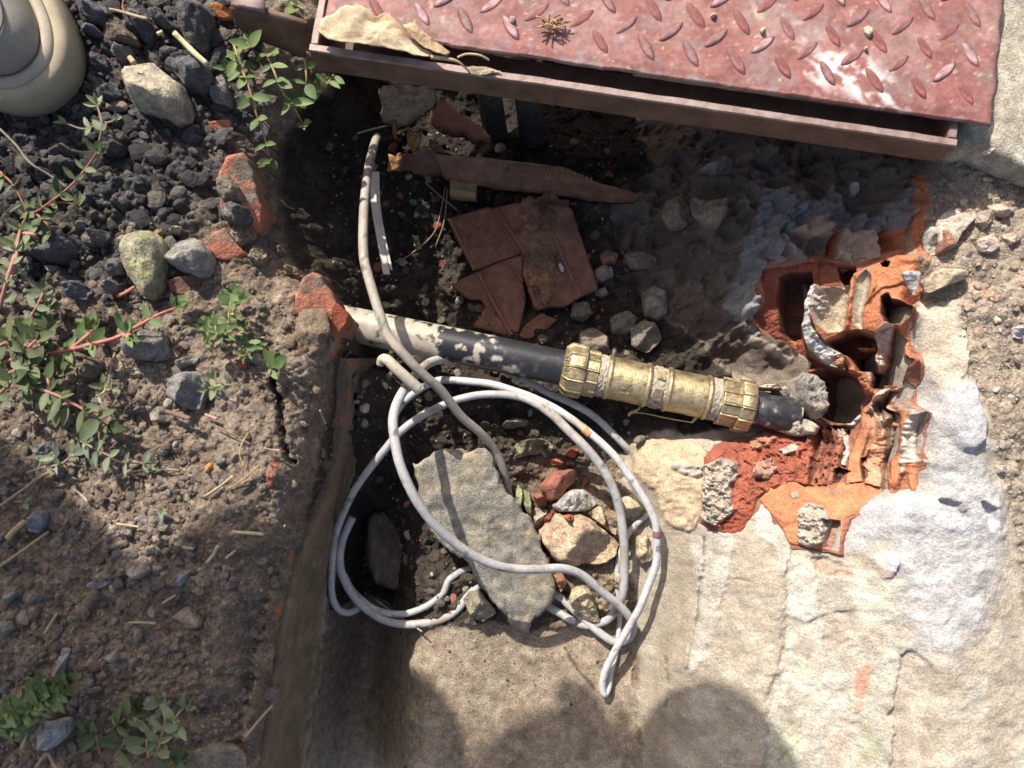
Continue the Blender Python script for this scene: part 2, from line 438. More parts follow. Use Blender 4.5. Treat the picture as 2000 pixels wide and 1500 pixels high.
# --- soft weights for relief and colour
def soft(sd, w): return sstep(-w, w, sd)
W_floor = soft(sd_floor + ew * 0.5, 0.003) * core
W_lw = soft(sd_lw + ew * 0.4, 0.003) * core * (1 - W_floor)
W_rw = soft(sd_rw + ew, 0.003) * core * (1 - W_floor) * (1 - W_lw)
W_bed = sstep(-0.038, -0.054, ZB) * core * (1 - W_floor) * (1 - W_lw) * (1 - W_rw)
W_soil = np.clip(1 - W_floor - W_lw - W_rw - W_bed, 0, 1)
black_sd = poly_sd(X, Y, wpoly([(-800, -900, 0), (560, -900, 0), (520, 40, 0), (470, 200, 0), (430, 330, 0), (400, 460, 0), (330, 520, 0), (270, 560, 0), (180, 590, 0), (60, 560, 0), (-300, 520, 0), (-800, 480, 0)]))
W_black = sstep(-0.03, 0.03, black_sd + ew * 4) * W_soil
right_soil = W_soil * sstep(0.1, 0.2, X)
lsoil = W_soil - right_soil

# --- relief
DZ = np.zeros_like(X)
near = (np.abs(X) < 0.75) & (np.abs(Y) < 0.75)
xs, ys = X[near], Y[near]
def put(v):
    o = np.zeros_like(X); o[near] = v; return o
f_big = put(fbm(xs * 14, ys * 14, octv=3, seed=21))
f_mid = put(fbm(xs * 55, ys * 55, octv=4, seed=22))
f_fin = put(fbm(xs * 190, ys * 190, octv=3, seed=23))
a1, b1, c1 = worley(xs * 62 + fbm(xs * 80, ys * 80, octv=2, seed=4) * 0.35, ys * 62 + fbm(xs * 80, ys * 80, octv=2, seed=6) * 0.35, 31)
a2, b2, c2 = worley(xs * 150, ys * 150, 32)
a3, b3, c3 = worley(xs * 300, ys * 300, 33)
cl1, cl2, cl3 = put(np.clip(b1 - a1, 0, 0.6) / 0.6), put(np.clip(b2 - a2, 0, 0.6) / 0.6), put(np.clip(b3 - a3, 0, 0.6) / 0.6)
id1, id2, id3 = put(c1), put(c2), put(c3)
rnd = lambda c: np.sqrt(np.clip(c, 0, 1))
gate = sstep(0.0, 0.35, f_mid + f_big * 0.6)
DZ += lsoil * (f_big * 0.006 + f_mid * 0.0055 + f_fin * 0.0028 + gate * rnd(cl2) * 0.0024 * id2 + rnd(cl3) * 0.0017 * id3)
DZ += W_black * (rnd(cl1) * 0.010 * (0.3 + id1) - 0.006 + rnd(cl2) * 0.003 * id2)
DZ += right_soil * (f_big * 0.005 + f_mid * 0.005 + f_fin * 0.0016 + rnd(cl2) * 0.003 * id2)
DZ += W_bed * (f_big * 0.012 + f_mid * 0.009 + f_fin * 0.002 + rnd(cl1) * 0.006 * id1 + rnd(cl2) * 0.003 * id2)
DZ += W_floor * (f_big * 0.002 + f_mid * 0.0008 + f_fin * 0.00035)
DZ += W_lw * (f_mid * 0.003 + f_fin * 0.001)
rr = put(np.abs(fbm(xs * 30, ys * 30, octv=4, seed=44)))
DZ += W_rw * (f_big * 0.004 + f_mid * 0.0007 + f_fin * 0.0011 - rr * 0.0004 + rnd(cl3) * 0.0004 * id3)
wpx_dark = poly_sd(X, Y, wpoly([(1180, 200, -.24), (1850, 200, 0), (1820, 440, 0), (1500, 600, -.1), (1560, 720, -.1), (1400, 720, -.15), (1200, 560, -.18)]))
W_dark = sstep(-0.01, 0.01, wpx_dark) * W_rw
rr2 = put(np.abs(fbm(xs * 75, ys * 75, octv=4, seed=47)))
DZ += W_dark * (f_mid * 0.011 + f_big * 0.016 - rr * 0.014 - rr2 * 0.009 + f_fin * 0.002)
ZT = ZB + DZ

# --- colour
def mixc(C, c, w): return C * (1 - w[..., None]) + np.asarray(c, float) * w[..., None]
C = np.zeros(X.shape + (3,)) + np.array((0.185, 0.138, 0.100))
tone = 1 + 0.35 * f_mid + 0.25 * f_big
C *= np.clip(tone, 0.4, 1.8)[..., None]
peb = gate * (cl2 > 0.25) * (id2 > 0.55) * lsoil
C = mixc(C, (0.20, 0.165, 0.13), peb * 0.6)
C = mixc(C, (0.30, 0.23, 0.16), (id3 > 0.86) * (cl3 > 0.2) * W_soil * 0.6)
C = mixc(C, (0.11, 0.11, 0.115), (id3 < 0.12) * (cl3 > 0.2) * W_soil * 0.6)
C = mixc(C, (0.048, 0.044, 0.042), W_black * 0.85)
C = mixc(C, (0.075, 0.073, 0.075), W_black * (id1 > 0.6) * (cl1 > 0.2) * 0.7)
C = mixc(C, (0.30, 0.245, 0.185), right_soil * 0.85)
C = mixc(C, (0.21, 0.17, 0.13), right_soil * sstep(0.0, 0.5, f_mid) * 0.8)
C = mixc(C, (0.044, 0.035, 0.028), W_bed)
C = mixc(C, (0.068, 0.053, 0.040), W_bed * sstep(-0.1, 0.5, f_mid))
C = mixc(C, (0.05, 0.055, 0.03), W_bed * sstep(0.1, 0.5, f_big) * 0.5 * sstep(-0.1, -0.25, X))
C = mixc(C, (0.026, 0.021, 0.018), W_bed * sstep(0.25, 0.31, Y))  # bed colour darkened under the hatch to deepen the shade there
W_rub = W_bed * sstep(0.015, 0.07, X) * sstep(0.02, -0.03, Y + f_big * 0.03)
C = mixc(C, (0.27, 0.205, 0.135), W_rub * 0.9)
C = mixc(C, (0.19, 0.14, 0.095), W_bed * sstep(-0.02, 0.02, X) * sstep(0.04, 0.0, Y) * 0.5)
C = mixc(C, (0.26, 0.205, 0.145), W_floor)
C = mixc(C, (0.19, 0.145, 0.10), W_floor * sstep(-0.1, 0.4, f_mid + 0.5 * f_big) * 0.75)
C = mixc(C, (0.33, 0.275, 0.20), W_floor * sstep(0.1, 0.45, f_fin) * 0.5)
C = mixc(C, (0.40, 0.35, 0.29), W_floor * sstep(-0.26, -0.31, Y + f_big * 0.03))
C = mixc(C, (0.20, 0.145, 0.095), W_lw)
C = mixc(C, (0.11, 0.115, 0.045), W_lw * sstep(-0.1, 0.35, f_mid + f_big * 0.5) * 0.8)
C = mixc(C, (0.34, 0.28, 0.22), W_lw * sstep(0.2, 0.5, -f_mid) * 0.7)
C = mixc(C, (0.335, 0.285, 0.22), W_rw)
C = mixc(C, (0.405, 0.36, 0.295), W_rw * sstep(-0.05, 0.4, f_mid) * 0.8)
C = mixc(C, (0.265, 0.215, 0.16), W_rw * sstep(0.05, 0.5, f_big) * 0.6)
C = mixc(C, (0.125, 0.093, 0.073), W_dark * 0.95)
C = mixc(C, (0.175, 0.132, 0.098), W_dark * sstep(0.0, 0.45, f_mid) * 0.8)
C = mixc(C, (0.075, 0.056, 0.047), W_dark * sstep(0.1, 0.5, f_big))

class Sheet:
    """a grid over the ground that takes patches: H is its relief, C its colour"""
    def __init__(self, gx, gy, X, Y, H, C, fine): self.gx, self.gy, self.X, self.Y, self.H, self.C, self.fine = gx, gy, X, Y, H, C, fine
TERRAIN = Sheet(GX, GY, X, Y, ZT, C, 1.0)
SHEET = [TERRAIN]
def patch(pts, col=None, dz=0.0, sharp=0.0012, wob=0.0022, freq=130, alpha=1.0, rough=0.0, seed=0, hollow=0.0, dome=0.0):
    """a piece of the surface with its own colour and level; the outline gets a ragged edge"""
    S = SHEET[0]
    wp = wpoly(pts); a = np.array(wp)
    m = 0.012
    i0, i1 = np.searchsorted(S.gx, [a[:, 0].min() - m, a[:, 0].max() + m]); j0, j1 = np.searchsorted(S.gy, [a[:, 1].min() - m, a[:, 1].max() + m])
    s = np.s_[j0:j1, i0:i1]
    x, y = S.X[s], S.Y[s]
    if x.size == 0: return
    deep = abs(dz) >= 0.009
    fq = freq if not deep else 70
    raw = poly_sd(x, y, wp)
    sd = raw + fbm(x * fq, y * fq, octv=4 if S.fine > 1 else 3, seed=seed + 60) * (wob if not deep else min(wob, 0.0008))
    if S.fine > 1: sd = raw + (sd - raw) * 0.55
    if S.fine > 1: sharp = max(sharp * 0.5, min(0.0016, abs(dz) * 0.03))
    else: sharp = max(sharp, min(0.004, abs(dz) * 0.06))
    w = sstep(-sharp, sharp, sd) * alpha
    wc = w if not deep else sstep(-0.0006, 0.0006, sd + sharp * 0.9) * alpha
    if col is not None:
        t = 1 + 0.20 * fbm(x * 90, y * 90, octv=3, seed=seed + 71) + 0.12 * fbm(x * 400, y * 400, octv=2, seed=seed + 72)
        S.C[s] = S.C[s] * (1 - wc[..., None]) + np.asarray(col, float) * t[..., None] * wc[..., None]
    if rough:
        S.H[s] += w * fbm(x * 170, y * 170, octv=4 if S.fine > 1 else 3, seed=seed + 80, gain=0.6) * rough
    if hollow: S.H[s] -= np.sqrt(np.clip(1 - (1 - np.clip(sd / hollow, 0, 1)) ** 2, 0, 1)) * abs(dz)
    elif dome: S.H[s] += np.sqrt(np.clip(1 - (1 - np.clip(sd / dome, 0, 1)) ** 2, 0, 1)) * abs(dz)
    else: S.H[s] += dz * w

def groove(pts, width, depth, col=None, seed=0, jag=0.001):
    S = SHEET[0]
    wp = np.array(wpoly(pts)); m = width * 3 + 0.004
    i0, i1 = np.searchsorted(S.gx, [wp[:, 0].min() - m, wp[:, 0].max() + m]); j0, j1 = np.searchsorted(S.gy, [wp[:, 1].min() - m, wp[:, 1].max() + m])
    s = np.s_[j0:j1, i0:i1]; x, y = S.X[s], S.Y[s]
    if x.size == 0: return
    d = np.full(x.shape, 1e9)
    for (ax, ay), (bx, by) in zip(wp[:-1], wp[1:]):
        ex, ey = bx - ax, by - ay
        t = np.clip(((x - ax) * ex + (y - ay) * ey) / (ex * ex + ey * ey), 0, 1)
        d = np.minimum(d, np.hypot(x - ax - ex * t, y - ay - ey * t))
    d = d + fbm(x * 200, y * 200, octv=2, seed=seed) * jag
    w = sstep(width, width * 0.4, d)
    if depth < 0: w = w * np.clip(0.75 + 0.6 * fbm(x * 60, y * 60, octv=3, seed=seed + 3), 0.15, 1.3)
    S.H[s] -= depth * w
    wc = np.clip(w * 1.6, 0, 1)
    if col is not None: S.C[s] = S.C[s] * (1 - wc[..., None]) + np.asarray(col) * wc[..., None]

ORANGE = (0.44, 0.165, 0.082); RED = (0.30, 0.075, 0.040); DRED = (0.21, 0.062, 0.038); CLAY = (0.40, 0.30, 0.20)
WHITE = (0.52, 0.505, 0.49); GREYM = (0.22, 0.208, 0.20); TAN = (0.43, 0.34, 0.24); PINK = (0.50, 0.36, 0.28)

BRK_PX = [(1462, 570), (1480, 522), (1540, 500), (1600, 508), (1660, 512), (1700, 498), (1765, 488), (1803, 520), (1806, 572), (1784, 592), (1778, 640), (1796, 690), (1812, 800), (1815, 870), (1803, 962), (1770, 968), (1725, 972), (1700, 992), (1662, 1015), (1645, 1085), (1580, 1077), (1535, 1068), (1505, 1012), (1488, 990), (1440, 1042), (1410, 1052), (1366, 1022), (1362, 890), (1405, 858), (1460, 852), (1500, 836), (1552, 846), (1546, 762), (1572, 716), (1540, 692), (1500, 672), (1470, 632)]
brk = wpoly(BRK_PX); _b = np.array(brk)
bx_ = np.arange(_b[:, 0].min() - .008, _b[:, 0].max() + .008, 0.00055); by_ = np.arange(_b[:, 1].min() - .008, _b[:, 1].max() + .008, 0.00055)
BX, BY = np.meshgrid(bx_, by_)
BRICK = Sheet(bx_, by_, BX, BY, np.zeros_like(BX), np.zeros(BX.shape + (3,)) + np.array((0.30, 0.15, 0.10)), 2.0)
# ------------------------------------------------------------------ the broken masonry of the right-hand wall
# grey mortar streaks on the shaded upper part
patch(Z(3, [(430, 1400), (480, 1280), (560, 1050), (640, 1040), (730, 1090), (720, 1160), (650, 1300), (640, 1390), (690, 1500), (440, 1500)]), GREYM, 0.004, seed=1, wob=0.005, rough=0.007)
patch(Z(3, [(640, 1200), (780, 1150), (900, 1100), (950, 1020), (1000, 1090), (1060, 1190), (1200, 1180), (1340, 1020), (1390, 1060), (1370, 1280), (1330, 1310), (1210, 1290), (1000, 1300), (900, 1330), (760, 1320), (690, 1300)]), (0.205, 0.193, 0.188), 0.005, seed=2, wob=0.005, rough=0.007)
patch(Z(3, [(640, 1300), (700, 1330), (790, 1440), (850, 1500), (760, 1500)]), GREYM, 0.004, seed=3)
patch(Z(6, [(320, 230), (420, 60), (430, 0), (640, 0), (560, 170), (560, 280), (480, 330), (520, 440), (430, 400), (330, 300)]), GREYM, 0.004, seed=4, wob=0.005, rough=0.007)
patch(Z(6, [(460, 430), (600, 520), (700, 570), (690, 590), (560, 540), (470, 480)]), (0.34, 0.29, 0.23), 0.004, seed=5)
patch(Z(3, [(1395, 960), (1460, 975), (1455, 1200), (1450, 1300), (1500, 1420), (1430, 1470), (1385, 1340), (1365, 1150)]), ORANGE, 0.0, seed=6, wob=0.001)
patch(Z(3, [(1215, 1300), (1330, 1300), (1345, 1400), (1290, 1420), (1205, 1450)]), ORANGE, -0.018, seed=7, wob=0.001)
patch(Z(3, [(960, 1290), (1190, 1290), (1210, 1440), (1100, 1480), (960, 1450)]), (0.33, 0.27, 0.21), 0.008, seed=8)
patch(Z(3, [(920, 1310), (955, 1300), (950, 1450), (925, 1450)]), RED, -0.014, seed=9, wob=0.0008)
patch(Z(3, [(710, 1290), (860, 1200), (960, 1240), (900, 1300), (800, 1330)]), (0.33, 0.235, 0.19), 0.006, seed=10, rough=0.006)
patch(Z(3, [(1050, 1000), (1110, 1010), (1115, 1060), (1060, 1080)]), (0.42, 0.36, 0.31), 0.006, seed=11)
# the break itself goes on a finer sheet whose relief is cut square to the wall
SHEET[0] = BRICK
BRICK.C[:] = np.array((0.27, 0.115, 0.075)) * (1 + 0.25 * fbm(BX * 70, BY * 70, octv=4, seed=210))[..., None]
BRICK.H += fbm(BX * 45, BY * 45, octv=4, seed=211) * 0.003 + fbm(BX * 300, BY * 300, octv=3, seed=212) * 0.0006
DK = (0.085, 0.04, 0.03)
patch(Z(6, [(520, 80), (700, 60), (850, 20), (1060, 80), (1060, 130), (1000, 180), (850, 170), (830, 260), (770, 420), (800, 560), (960, 650), (900, 660), (740, 600), (600, 500), (540, 420), (480, 330), (560, 260)]), DRED, -0.004, seed=12, wob=0.003, rough=0.003)
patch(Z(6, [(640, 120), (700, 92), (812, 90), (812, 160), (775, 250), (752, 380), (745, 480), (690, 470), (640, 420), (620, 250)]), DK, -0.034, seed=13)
patch(Z(6, [(720, 110), (770, 110), (765, 300), (735, 330)]), (0.20, 0.13, 0.10), 0.008, seed=213, dome=0.006)
patch(Z(6, [(690, 445), (745, 440), (742, 555), (700, 515)]), ORANGE, 0.010, seed=14, wob=0.001)
patch(Z(6, [(850, 20), (1060, 60), (1060, 140), (1000, 185), (850, 165)]), (0.22, 0.085, 0.055), -0.004, seed=214)
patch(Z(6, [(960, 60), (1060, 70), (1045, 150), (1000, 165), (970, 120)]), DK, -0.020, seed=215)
# upper hollow brick: orange body, two opened cells, square hole
patch(Z(6, [(1060, 110), (1150, 70), (1220, 40), (1330, 0), (1420, 50), (1432, 190), (1385, 260), (1350, 330), (1350, 440), (1290, 400), (1180, 440), (1080, 425), (1010, 435), (900, 490), (850, 430), (815, 330), (825, 230), (900, 190), (1040, 170)]), ORANGE, 0.012, seed=15, wob=0.0012)
patch(Z(6, [(1120, 300), (1220, 200), (1400, 150), (1420, 60), (1340, 10), (1200, 60), (1150, 120)]), (0.47, 0.175, 0.085), 0.003, seed=216, wob=0.002)
patch(Z(6, [(836, 222), (930, 190), (1048, 168), (1040, 300), (1008, 428), (920, 440), (862, 390), (828, 300)]), (0.40, 0.325, 0.235), -0.019, seed=16, hollow=0.017)
patch(Z(6, [(840, 220), (900, 195), (915, 260), (900, 340), (870, 345), (835, 290)]), (0.45, 0.385, 0.325), 0.005, seed=17, rough=0.009, sharp=0.003)
patch(Z(6, [(1070, 150), (1130, 88), (1163, 150), (1150, 230), (1114, 320), (1107, 428), (1064, 390), (1060, 250)]), (0.39, 0.33, 0.25), -0.010, seed=18, hollow=0.009)
groove(Z(6, [(1052, 130), (1044, 240), (1030, 340), (1012, 430)]), 0.0030, -0.007, (0.46, 0.17, 0.08), seed=21)
groove(Z(6, [(1165, 90), (1172, 170), (1150, 260), (1125, 340), (1120, 430)]), 0.0024, -0.003, (0.46, 0.17, 0.08), seed=22)
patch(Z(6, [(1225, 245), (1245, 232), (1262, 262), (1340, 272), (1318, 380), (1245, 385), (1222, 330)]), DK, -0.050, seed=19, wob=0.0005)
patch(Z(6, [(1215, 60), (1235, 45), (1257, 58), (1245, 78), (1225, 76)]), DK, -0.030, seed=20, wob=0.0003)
patch(Z(6, [(1325, 120), (1420, 85), (1422, 130), (1390, 235), (1365, 205)]), WHITE, 0.003, seed=21, rough=0.005)
patch(Z(6, [(778, 260), (815, 170), (845, 160), (808, 300), (828, 400), (900, 500), (990, 550), (1012, 640), (960, 640), (880, 590), (805, 520), (765, 420)]), (0.46, 0.44, 0.41), 0.009, seed=22, wob=0.002, rough=0.005)
patch(Z(6, [(930, 560), (990, 555), (1010, 630), (970, 645)]), (0.46, 0.22, 0.13), 0.003, seed=23, rough=0.008)
# open cells under it
patch(Z(6, [(925, 488), (1020, 436), (1080, 428), (1160, 462), (1180, 520), (1172, 640), (1090, 640), (1030, 570), (960, 520)]), (0.17, 0.06, 0.038), -0.034, seed=24)
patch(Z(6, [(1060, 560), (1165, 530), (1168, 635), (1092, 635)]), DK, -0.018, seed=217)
groove(Z(6, [(1072, 508), (1110, 512), (1160, 510)]), 0.0016, -0.030, ORANGE, seed=23)
groove(Z(6, [(1022, 575), (1042, 610), (1050, 650)]), 0.0030, -0.028, ORANGE, seed=24)
patch(Z(6, [(1172, 450), (1230, 390), (1280, 402), (1275, 500), (1222, 600), (1205, 660), (1178, 600), (1190, 530)]), PINK, 0.012, seed=27, rough=0.008)
patch(Z(6, [(1287, 408), (1350, 480), (1342, 620), (1312, 720), (1220, 720), (1214, 640), (1264, 540)]), (0.22, 0.09, 0.06), -0.026, seed=28)
groove(Z(6, [(1300, 400), (1345, 480), (1358, 560)]), 0.0020, -0.012, ORANGE, seed=25)
patch(Z(6, [(1040, 640), (1110, 650), (1140, 700), (1165, 770), (1120, 770), (1080, 710)]), ORANGE, 0.010, seed=29, rough=0.006)
patch(Z(6, [(1115, 640), (1150, 640), (1145, 700), (1125, 680)]), (0.40, 0.335, 0.26), 0.0, seed=30)
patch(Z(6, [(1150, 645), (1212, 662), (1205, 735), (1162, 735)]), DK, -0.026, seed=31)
# big round hole past the pipe end
patch(Z(6, [(790, 640), (900, 615), (1020, 640), (1090, 715), (1112, 800), (1095, 890), (1035, 950), (920, 945), (840, 920), (795, 800)]), (0.24, 0.095, 0.062), 0.006, seed=218, rough=0.004)
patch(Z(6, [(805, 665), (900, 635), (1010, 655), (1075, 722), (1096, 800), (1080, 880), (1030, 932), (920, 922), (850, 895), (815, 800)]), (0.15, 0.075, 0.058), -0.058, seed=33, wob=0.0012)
patch(Z(6, [(800, 660), (830, 900), (880, 935), (820, 940), (780, 840), (760, 720)]), (0.33, 0.31, 0.30), 0.004, seed=32, rough=0.006)
patch(Z(6, [(1022, 945), (1060, 900), (1110, 870), (1100, 900), (1050, 950)]), WHITE, 0.006, seed=35, rough=0.004)
patch(Z(6, [(640, 920), (740, 890), (830, 940), (880, 960), (830, 1060), (760, 1090), (800, 1000), (700, 960)]), (0.42, 0.355, 0.285), 0.006, seed=36, rough=0.008)
# webs and cells of the lower brick
patch(Z(6, [(1100, 900), (1140, 820), (1180, 745), (1205, 790), (1195, 960), (1150, 1080), (1105, 1260), (1010, 1270), (1040, 1100), (1080, 990)]), (0.44, 0.175, 0.09), 0.006, seed=37, wob=0.001)
patch(Z(6, [(1115, 880), (1178, 850), (1192, 960), (1125, 1130), (1095, 1120), (1145, 960)]), (0.36, 0.185, 0.115), -0.013, seed=38, hollow=0.007)
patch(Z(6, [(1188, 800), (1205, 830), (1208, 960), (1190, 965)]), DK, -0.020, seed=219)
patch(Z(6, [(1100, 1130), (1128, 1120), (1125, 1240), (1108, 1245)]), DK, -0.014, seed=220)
patch(Z(6, [(1205, 750), (1250, 745), (1255, 850), (1235, 940), (1205, 960)]), (0.52, 0.38, 0.30), 0.011, seed=39, rough=0.008)
patch(Z(6, [(1130, 1090), (1190, 1000), (1225, 960), (1225, 1130), (1205, 1290), (1110, 1270)]), (0.49, 0.25, 0.15), 0.007, seed=40, rough=0.007)
patch(Z(6, [(1258, 740), (1300, 880), (1282, 1120), (1252, 1320), (1208, 1320), (1222, 1150), (1232, 980)]), (0.26, 0.19, 0.135), -0.020, seed=41, hollow=0.008)
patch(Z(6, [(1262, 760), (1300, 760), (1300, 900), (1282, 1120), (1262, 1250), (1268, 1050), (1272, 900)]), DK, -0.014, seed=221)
groove(Z(6, [(1312, 750), (1335, 850), (1330, 950), (1305, 1110), (1280, 1220), (1262, 1310)]), 0.0042, -0.014, ORANGE, seed=26)
patch(Z(6, [(1350, 760), (1410, 850), (1415, 1160), (1360, 1160), (1330, 1240), (1312, 1160), (1345, 930)]), (0.45, 0.40, 0.34), 0.005, seed=43, rough=0.009)
patch(Z(6, [(1335, 690), (1400, 740), (1445, 900), (1440, 1030), (1415, 1100), (1412, 860)]), (0.27, 0.19, 0.155), -0.015, seed=44, hollow=0.006)
patch(Z(6, [(1355, 1165), (1375, 1155), (1397, 1165), (1402, 1310), (1372, 1312)]), ORANGE, 0.011, seed=45, wob=0.0005)
# lower left: dark red clay and ribs
patch(Z(6, [(208, 1120), (320, 1042), (470, 1030), (560, 970), (700, 1000), (790, 1050), (850, 970), (1020, 955), (1000, 1060), (970, 1180), (930, 1275), (820, 1285), (700, 1250), (600, 1290), (520, 1350), (480, 1450), (380, 1560), (320, 1540), (190, 1480), (200, 1300)]), (0.29, 0.09, 0.055), 0.006, seed=46, wob=0.002, rough=0.006)
for k, (x0, x1) in enumerate(((835, 815), (880, 850), (925, 885), (965, 925))):
    groove(Z(6, [(x0 + 30, 965), (x0 + 10, 1100), (x1, 1275)]), 0.0034, 0.010, (0.13, 0.05, 0.035), seed=k)
for k, (x0, x1) in enumerate(((858, 832), (903, 868), (945, 905))):
    groove(Z(6, [(x0 + 30, 965), (x0 + 10, 1100), (x1, 1275)]), 0.0026, -0.003, (0.33, 0.13, 0.08), seed=k + 5)
patch(Z(6, [(990, 1010), (1020, 990), (1030, 1100), (1010, 1170), (980, 1160), (1000, 1080)]), (0.50, 0.42, 0.36), 0.006, seed=222, rough=0.006)
patch(Z(6, [(935, 1190), (965, 1180), (1000, 1190), (1040, 1200), (1000, 1215), (960, 1260), (935, 1250)]), DK, -0.012, seed=223)
patch(Z(6, [(950, 960), (1010, 965), (990, 1010), (960, 1000)]), (0.40, 0.345, 0.28), 0.002, seed=47)
patch(Z(6, [(235, 1175), (330, 1130), (430, 1150), (425, 1200), (380, 1290), (400, 1420), (300, 1500), (205, 1470), (218, 1250)]), (0.38, 0.32, 0.255), 0.007, seed=48, wob=0.003, rough=0.009)
patch(Z(6, [(515, 1160), (600, 1122), (640, 1180), (590, 1240), (512, 1240)]), (0.38, 0.22, 0.16), 0.006, seed=49, rough=0.010)
patch(Z(6, [(480, 1020), (560, 980), (640, 1010), (600, 1060), (500, 1080)]), (0.40, 0.19, 0.125), 0.005, seed=50, rough=0.011)
patch(Z(6, [(640, 1080), (750, 1040), (740, 1090), (680, 1110)]), (0.40, 0.355, 0.30), 0.004, seed=51, rough=0.008)
patch(Z(6, [(560, 1010), (780, 1060), (800, 1200), (650, 1220), (540, 1110)]), None, 0.0, seed=224, rough=0.007)
# bright flat faces at the bottom of the break
patch([(1485, 975), (1510, 951), (1545, 937), (1580, 951), (1636, 944), (1692, 943), (1723, 962), (1695, 982), (1671, 1003), (1650, 1013), (1643, 1045), (1636, 1076), (1580, 1068), (1541, 1061), (1527, 1027), (1510, 1006)], (0.47, 0.18, 0.09), 0.004, seed=52, wob=0.0016, rough=0.0015)
patch(Z(9, [(890, 110), (975, 120), (965, 292), (890, 270)]), (0.32, 0.19, 0.14), -0.012, seed=53, wob=0.0008)
patch(Z(9, [(745, 60), (790, 20), (890, 30), (925, 120), (885, 240), (790, 265), (745, 230)]), (0.40, 0.335, 0.27), 0.006, seed=54, rough=0.010)
patch(Z(9, [(310, 130), (400, 80), (500, 20), (490, 110), (440, 190), (350, 195)]), RED, 0.001, seed=55)
patch(Z(6, [(700, 1330), (740, 1310), (750, 1340), (720, 1355)]), (0.30, 0.24, 0.2), 0.001, seed=56)
patch(Z(6, [(905, 1300), (960, 1290), (940, 1330)]), (0.30, 0.2, 0.15), 0.001, seed=57)
# the finished sheet stands a little proud of the wall; the wall behind it is hollowed out
sdb = poly_sd(BX, BY, brk) + fbm(BX * 90, BY * 90, octv=4, seed=230) * 0.003
nb_ = np.array((-0.52, 0.0, 0.854))
rim_ = sstep(-0.001, 0.012, sdb)
base_ = gsample(ZB, BX.ravel(), BY.ravel()).reshape(BX.shape)
for _ in range(3): base_ = (base_ + np.roll(base_, 1, 0) + np.roll(base_, -1, 0) + np.roll(base_, 1, 1) + np.roll(base_, -1, 1)) / 5
hgt = np.where(BRICK.H > 0, BRICK.H * rim_, BRICK.H * sstep(0, 0.003, sdb)) + 0.0016
hgt = np.where(sdb < 0.001, hgt - (0.001 - sdb) * 2.0, hgt)
VB = np.stack([BX, BY, base_], -1) + nb_ * hgt[..., None]
keep = sdb > -0.006
IB = np.arange(BX.size).reshape(BX.shape); qb = np.stack([IB[:-1, :-1], IB[:-1, 1:], IB[1:, 1:], IB[1:, :-1]], -1)[keep[:-1, :-1]]
ub, invb = np.unique(qb.ravel(), return_inverse=True)
brick_v, brick_f, brick_c = VB.reshape(-1, 3)[ub], invb.reshape(-1, 4), np.clip(BRICK.C, .01, .9).reshape(-1, 3)[ub]
SHEET[0] = TERRAIN
sdt = poly_sd(X, Y, brk)
ZT -= 0.085 * sstep(0.004, 0.009, sdt)
# pale cement on the right
patch(Z(6, [(1430, 620), (1470, 700), (1530, 800), (1620, 700), (1710, 685), (1755, 800), (1765, 930), (1790, 1060), (1720, 1060), (1850, 1300), (1865, 1550), (1010, 1550), (1130, 1390), (1250, 1330), (1330, 1300), (1420, 1310), (1420, 1160), (1450, 900), (1400, 720)]), (0.355, 0.345, 0.345), 0.003, seed=58, wob=0.008, freq=60, sharp=0.006, alpha=0.82, rough=0.0016)
patch(Z(9, [(1010, 120), (1140, 0), (1400, -30), (1860, -30), (1900, 200), (1820, 500), (1760, 760), (1620, 875), (1480, 885), (1335, 830), (1340, 600), (1325, 420), (1200, 300), (1010, 290), (985, 220)]), (0.365, 0.355, 0.355), 0.003, seed=59, wob=0.012, freq=45, sharp=0.010, alpha=0.8, rough=0.001)
patch(Z(6, [(1530, 800), (1620, 700), (1720, 690), (1760, 850), (1785, 1045), (1700, 1080), (1590, 1050), (1540, 960)]), (0.34, 0.335, 0.34), 0.008, seed=60, wob=0.004, freq=60, sharp=0.003)
patch(Z(9, [(1500, 0), (1640, 20), (1690, 110), (1600, 90)]), (0.42,0.415,0.42), -0.008, seed=61)
patch(Z(9, [(1760, 20), (1830, 60), (1850, 130), (1800, 160)]), (0.48, 0.48, 0.5), -0.008, seed=62)
# bands of render that run down the wall
patch(Z(9, [(250, 160), (500, 180), (650, 300), (670, 500), (640, 900), (560, 1100), (550, 1560), (240, 1560), (300, 1000)]), (0.325, 0.275, 0.21), 0.003, seed=200, wob=0.004, sharp=0.003, alpha=0.75, rough=0.0012)
patch(Z(9, [(690, 330), (1300, 430), (1290, 800), (1250, 1560), (570, 1560), (590, 1150), (660, 960)]), (0.43, 0.39, 0.325), 0.002, seed=201, wob=0.006, sharp=0.003, alpha=0.7, rough=0.0016)
patch(Z(9, [(0, 600), (150, 500), (160, 900), (60, 1250), (0, 1400), (-90, 1560), (-140, 1200)]), (0.27, 0.22, 0.155), 0.0, seed=202, wob=0.006, sharp=0.006, alpha=0.55)
for k, (a, b) in enumerate(((850, 330), (950, 480), (820, 640), (1120, 560), (760, 830), (1000, 900), (880, 1060), (1150, 820), (700, 1250), (1060, 1350), (920, 1240))):
    patch(Z(9, [(a - 45, b - 20), (a + 10, b - 45), (a + 60, b), (a + 20, b + 50), (a - 40, b + 30)]), (0.27, 0.215, 0.165) if k % 3 else (0.49, 0.45, 0.38), -0.001, seed=240 + k, wob=0.006, freq=80, sharp=0.004, alpha=0.55, rough=0.0015)
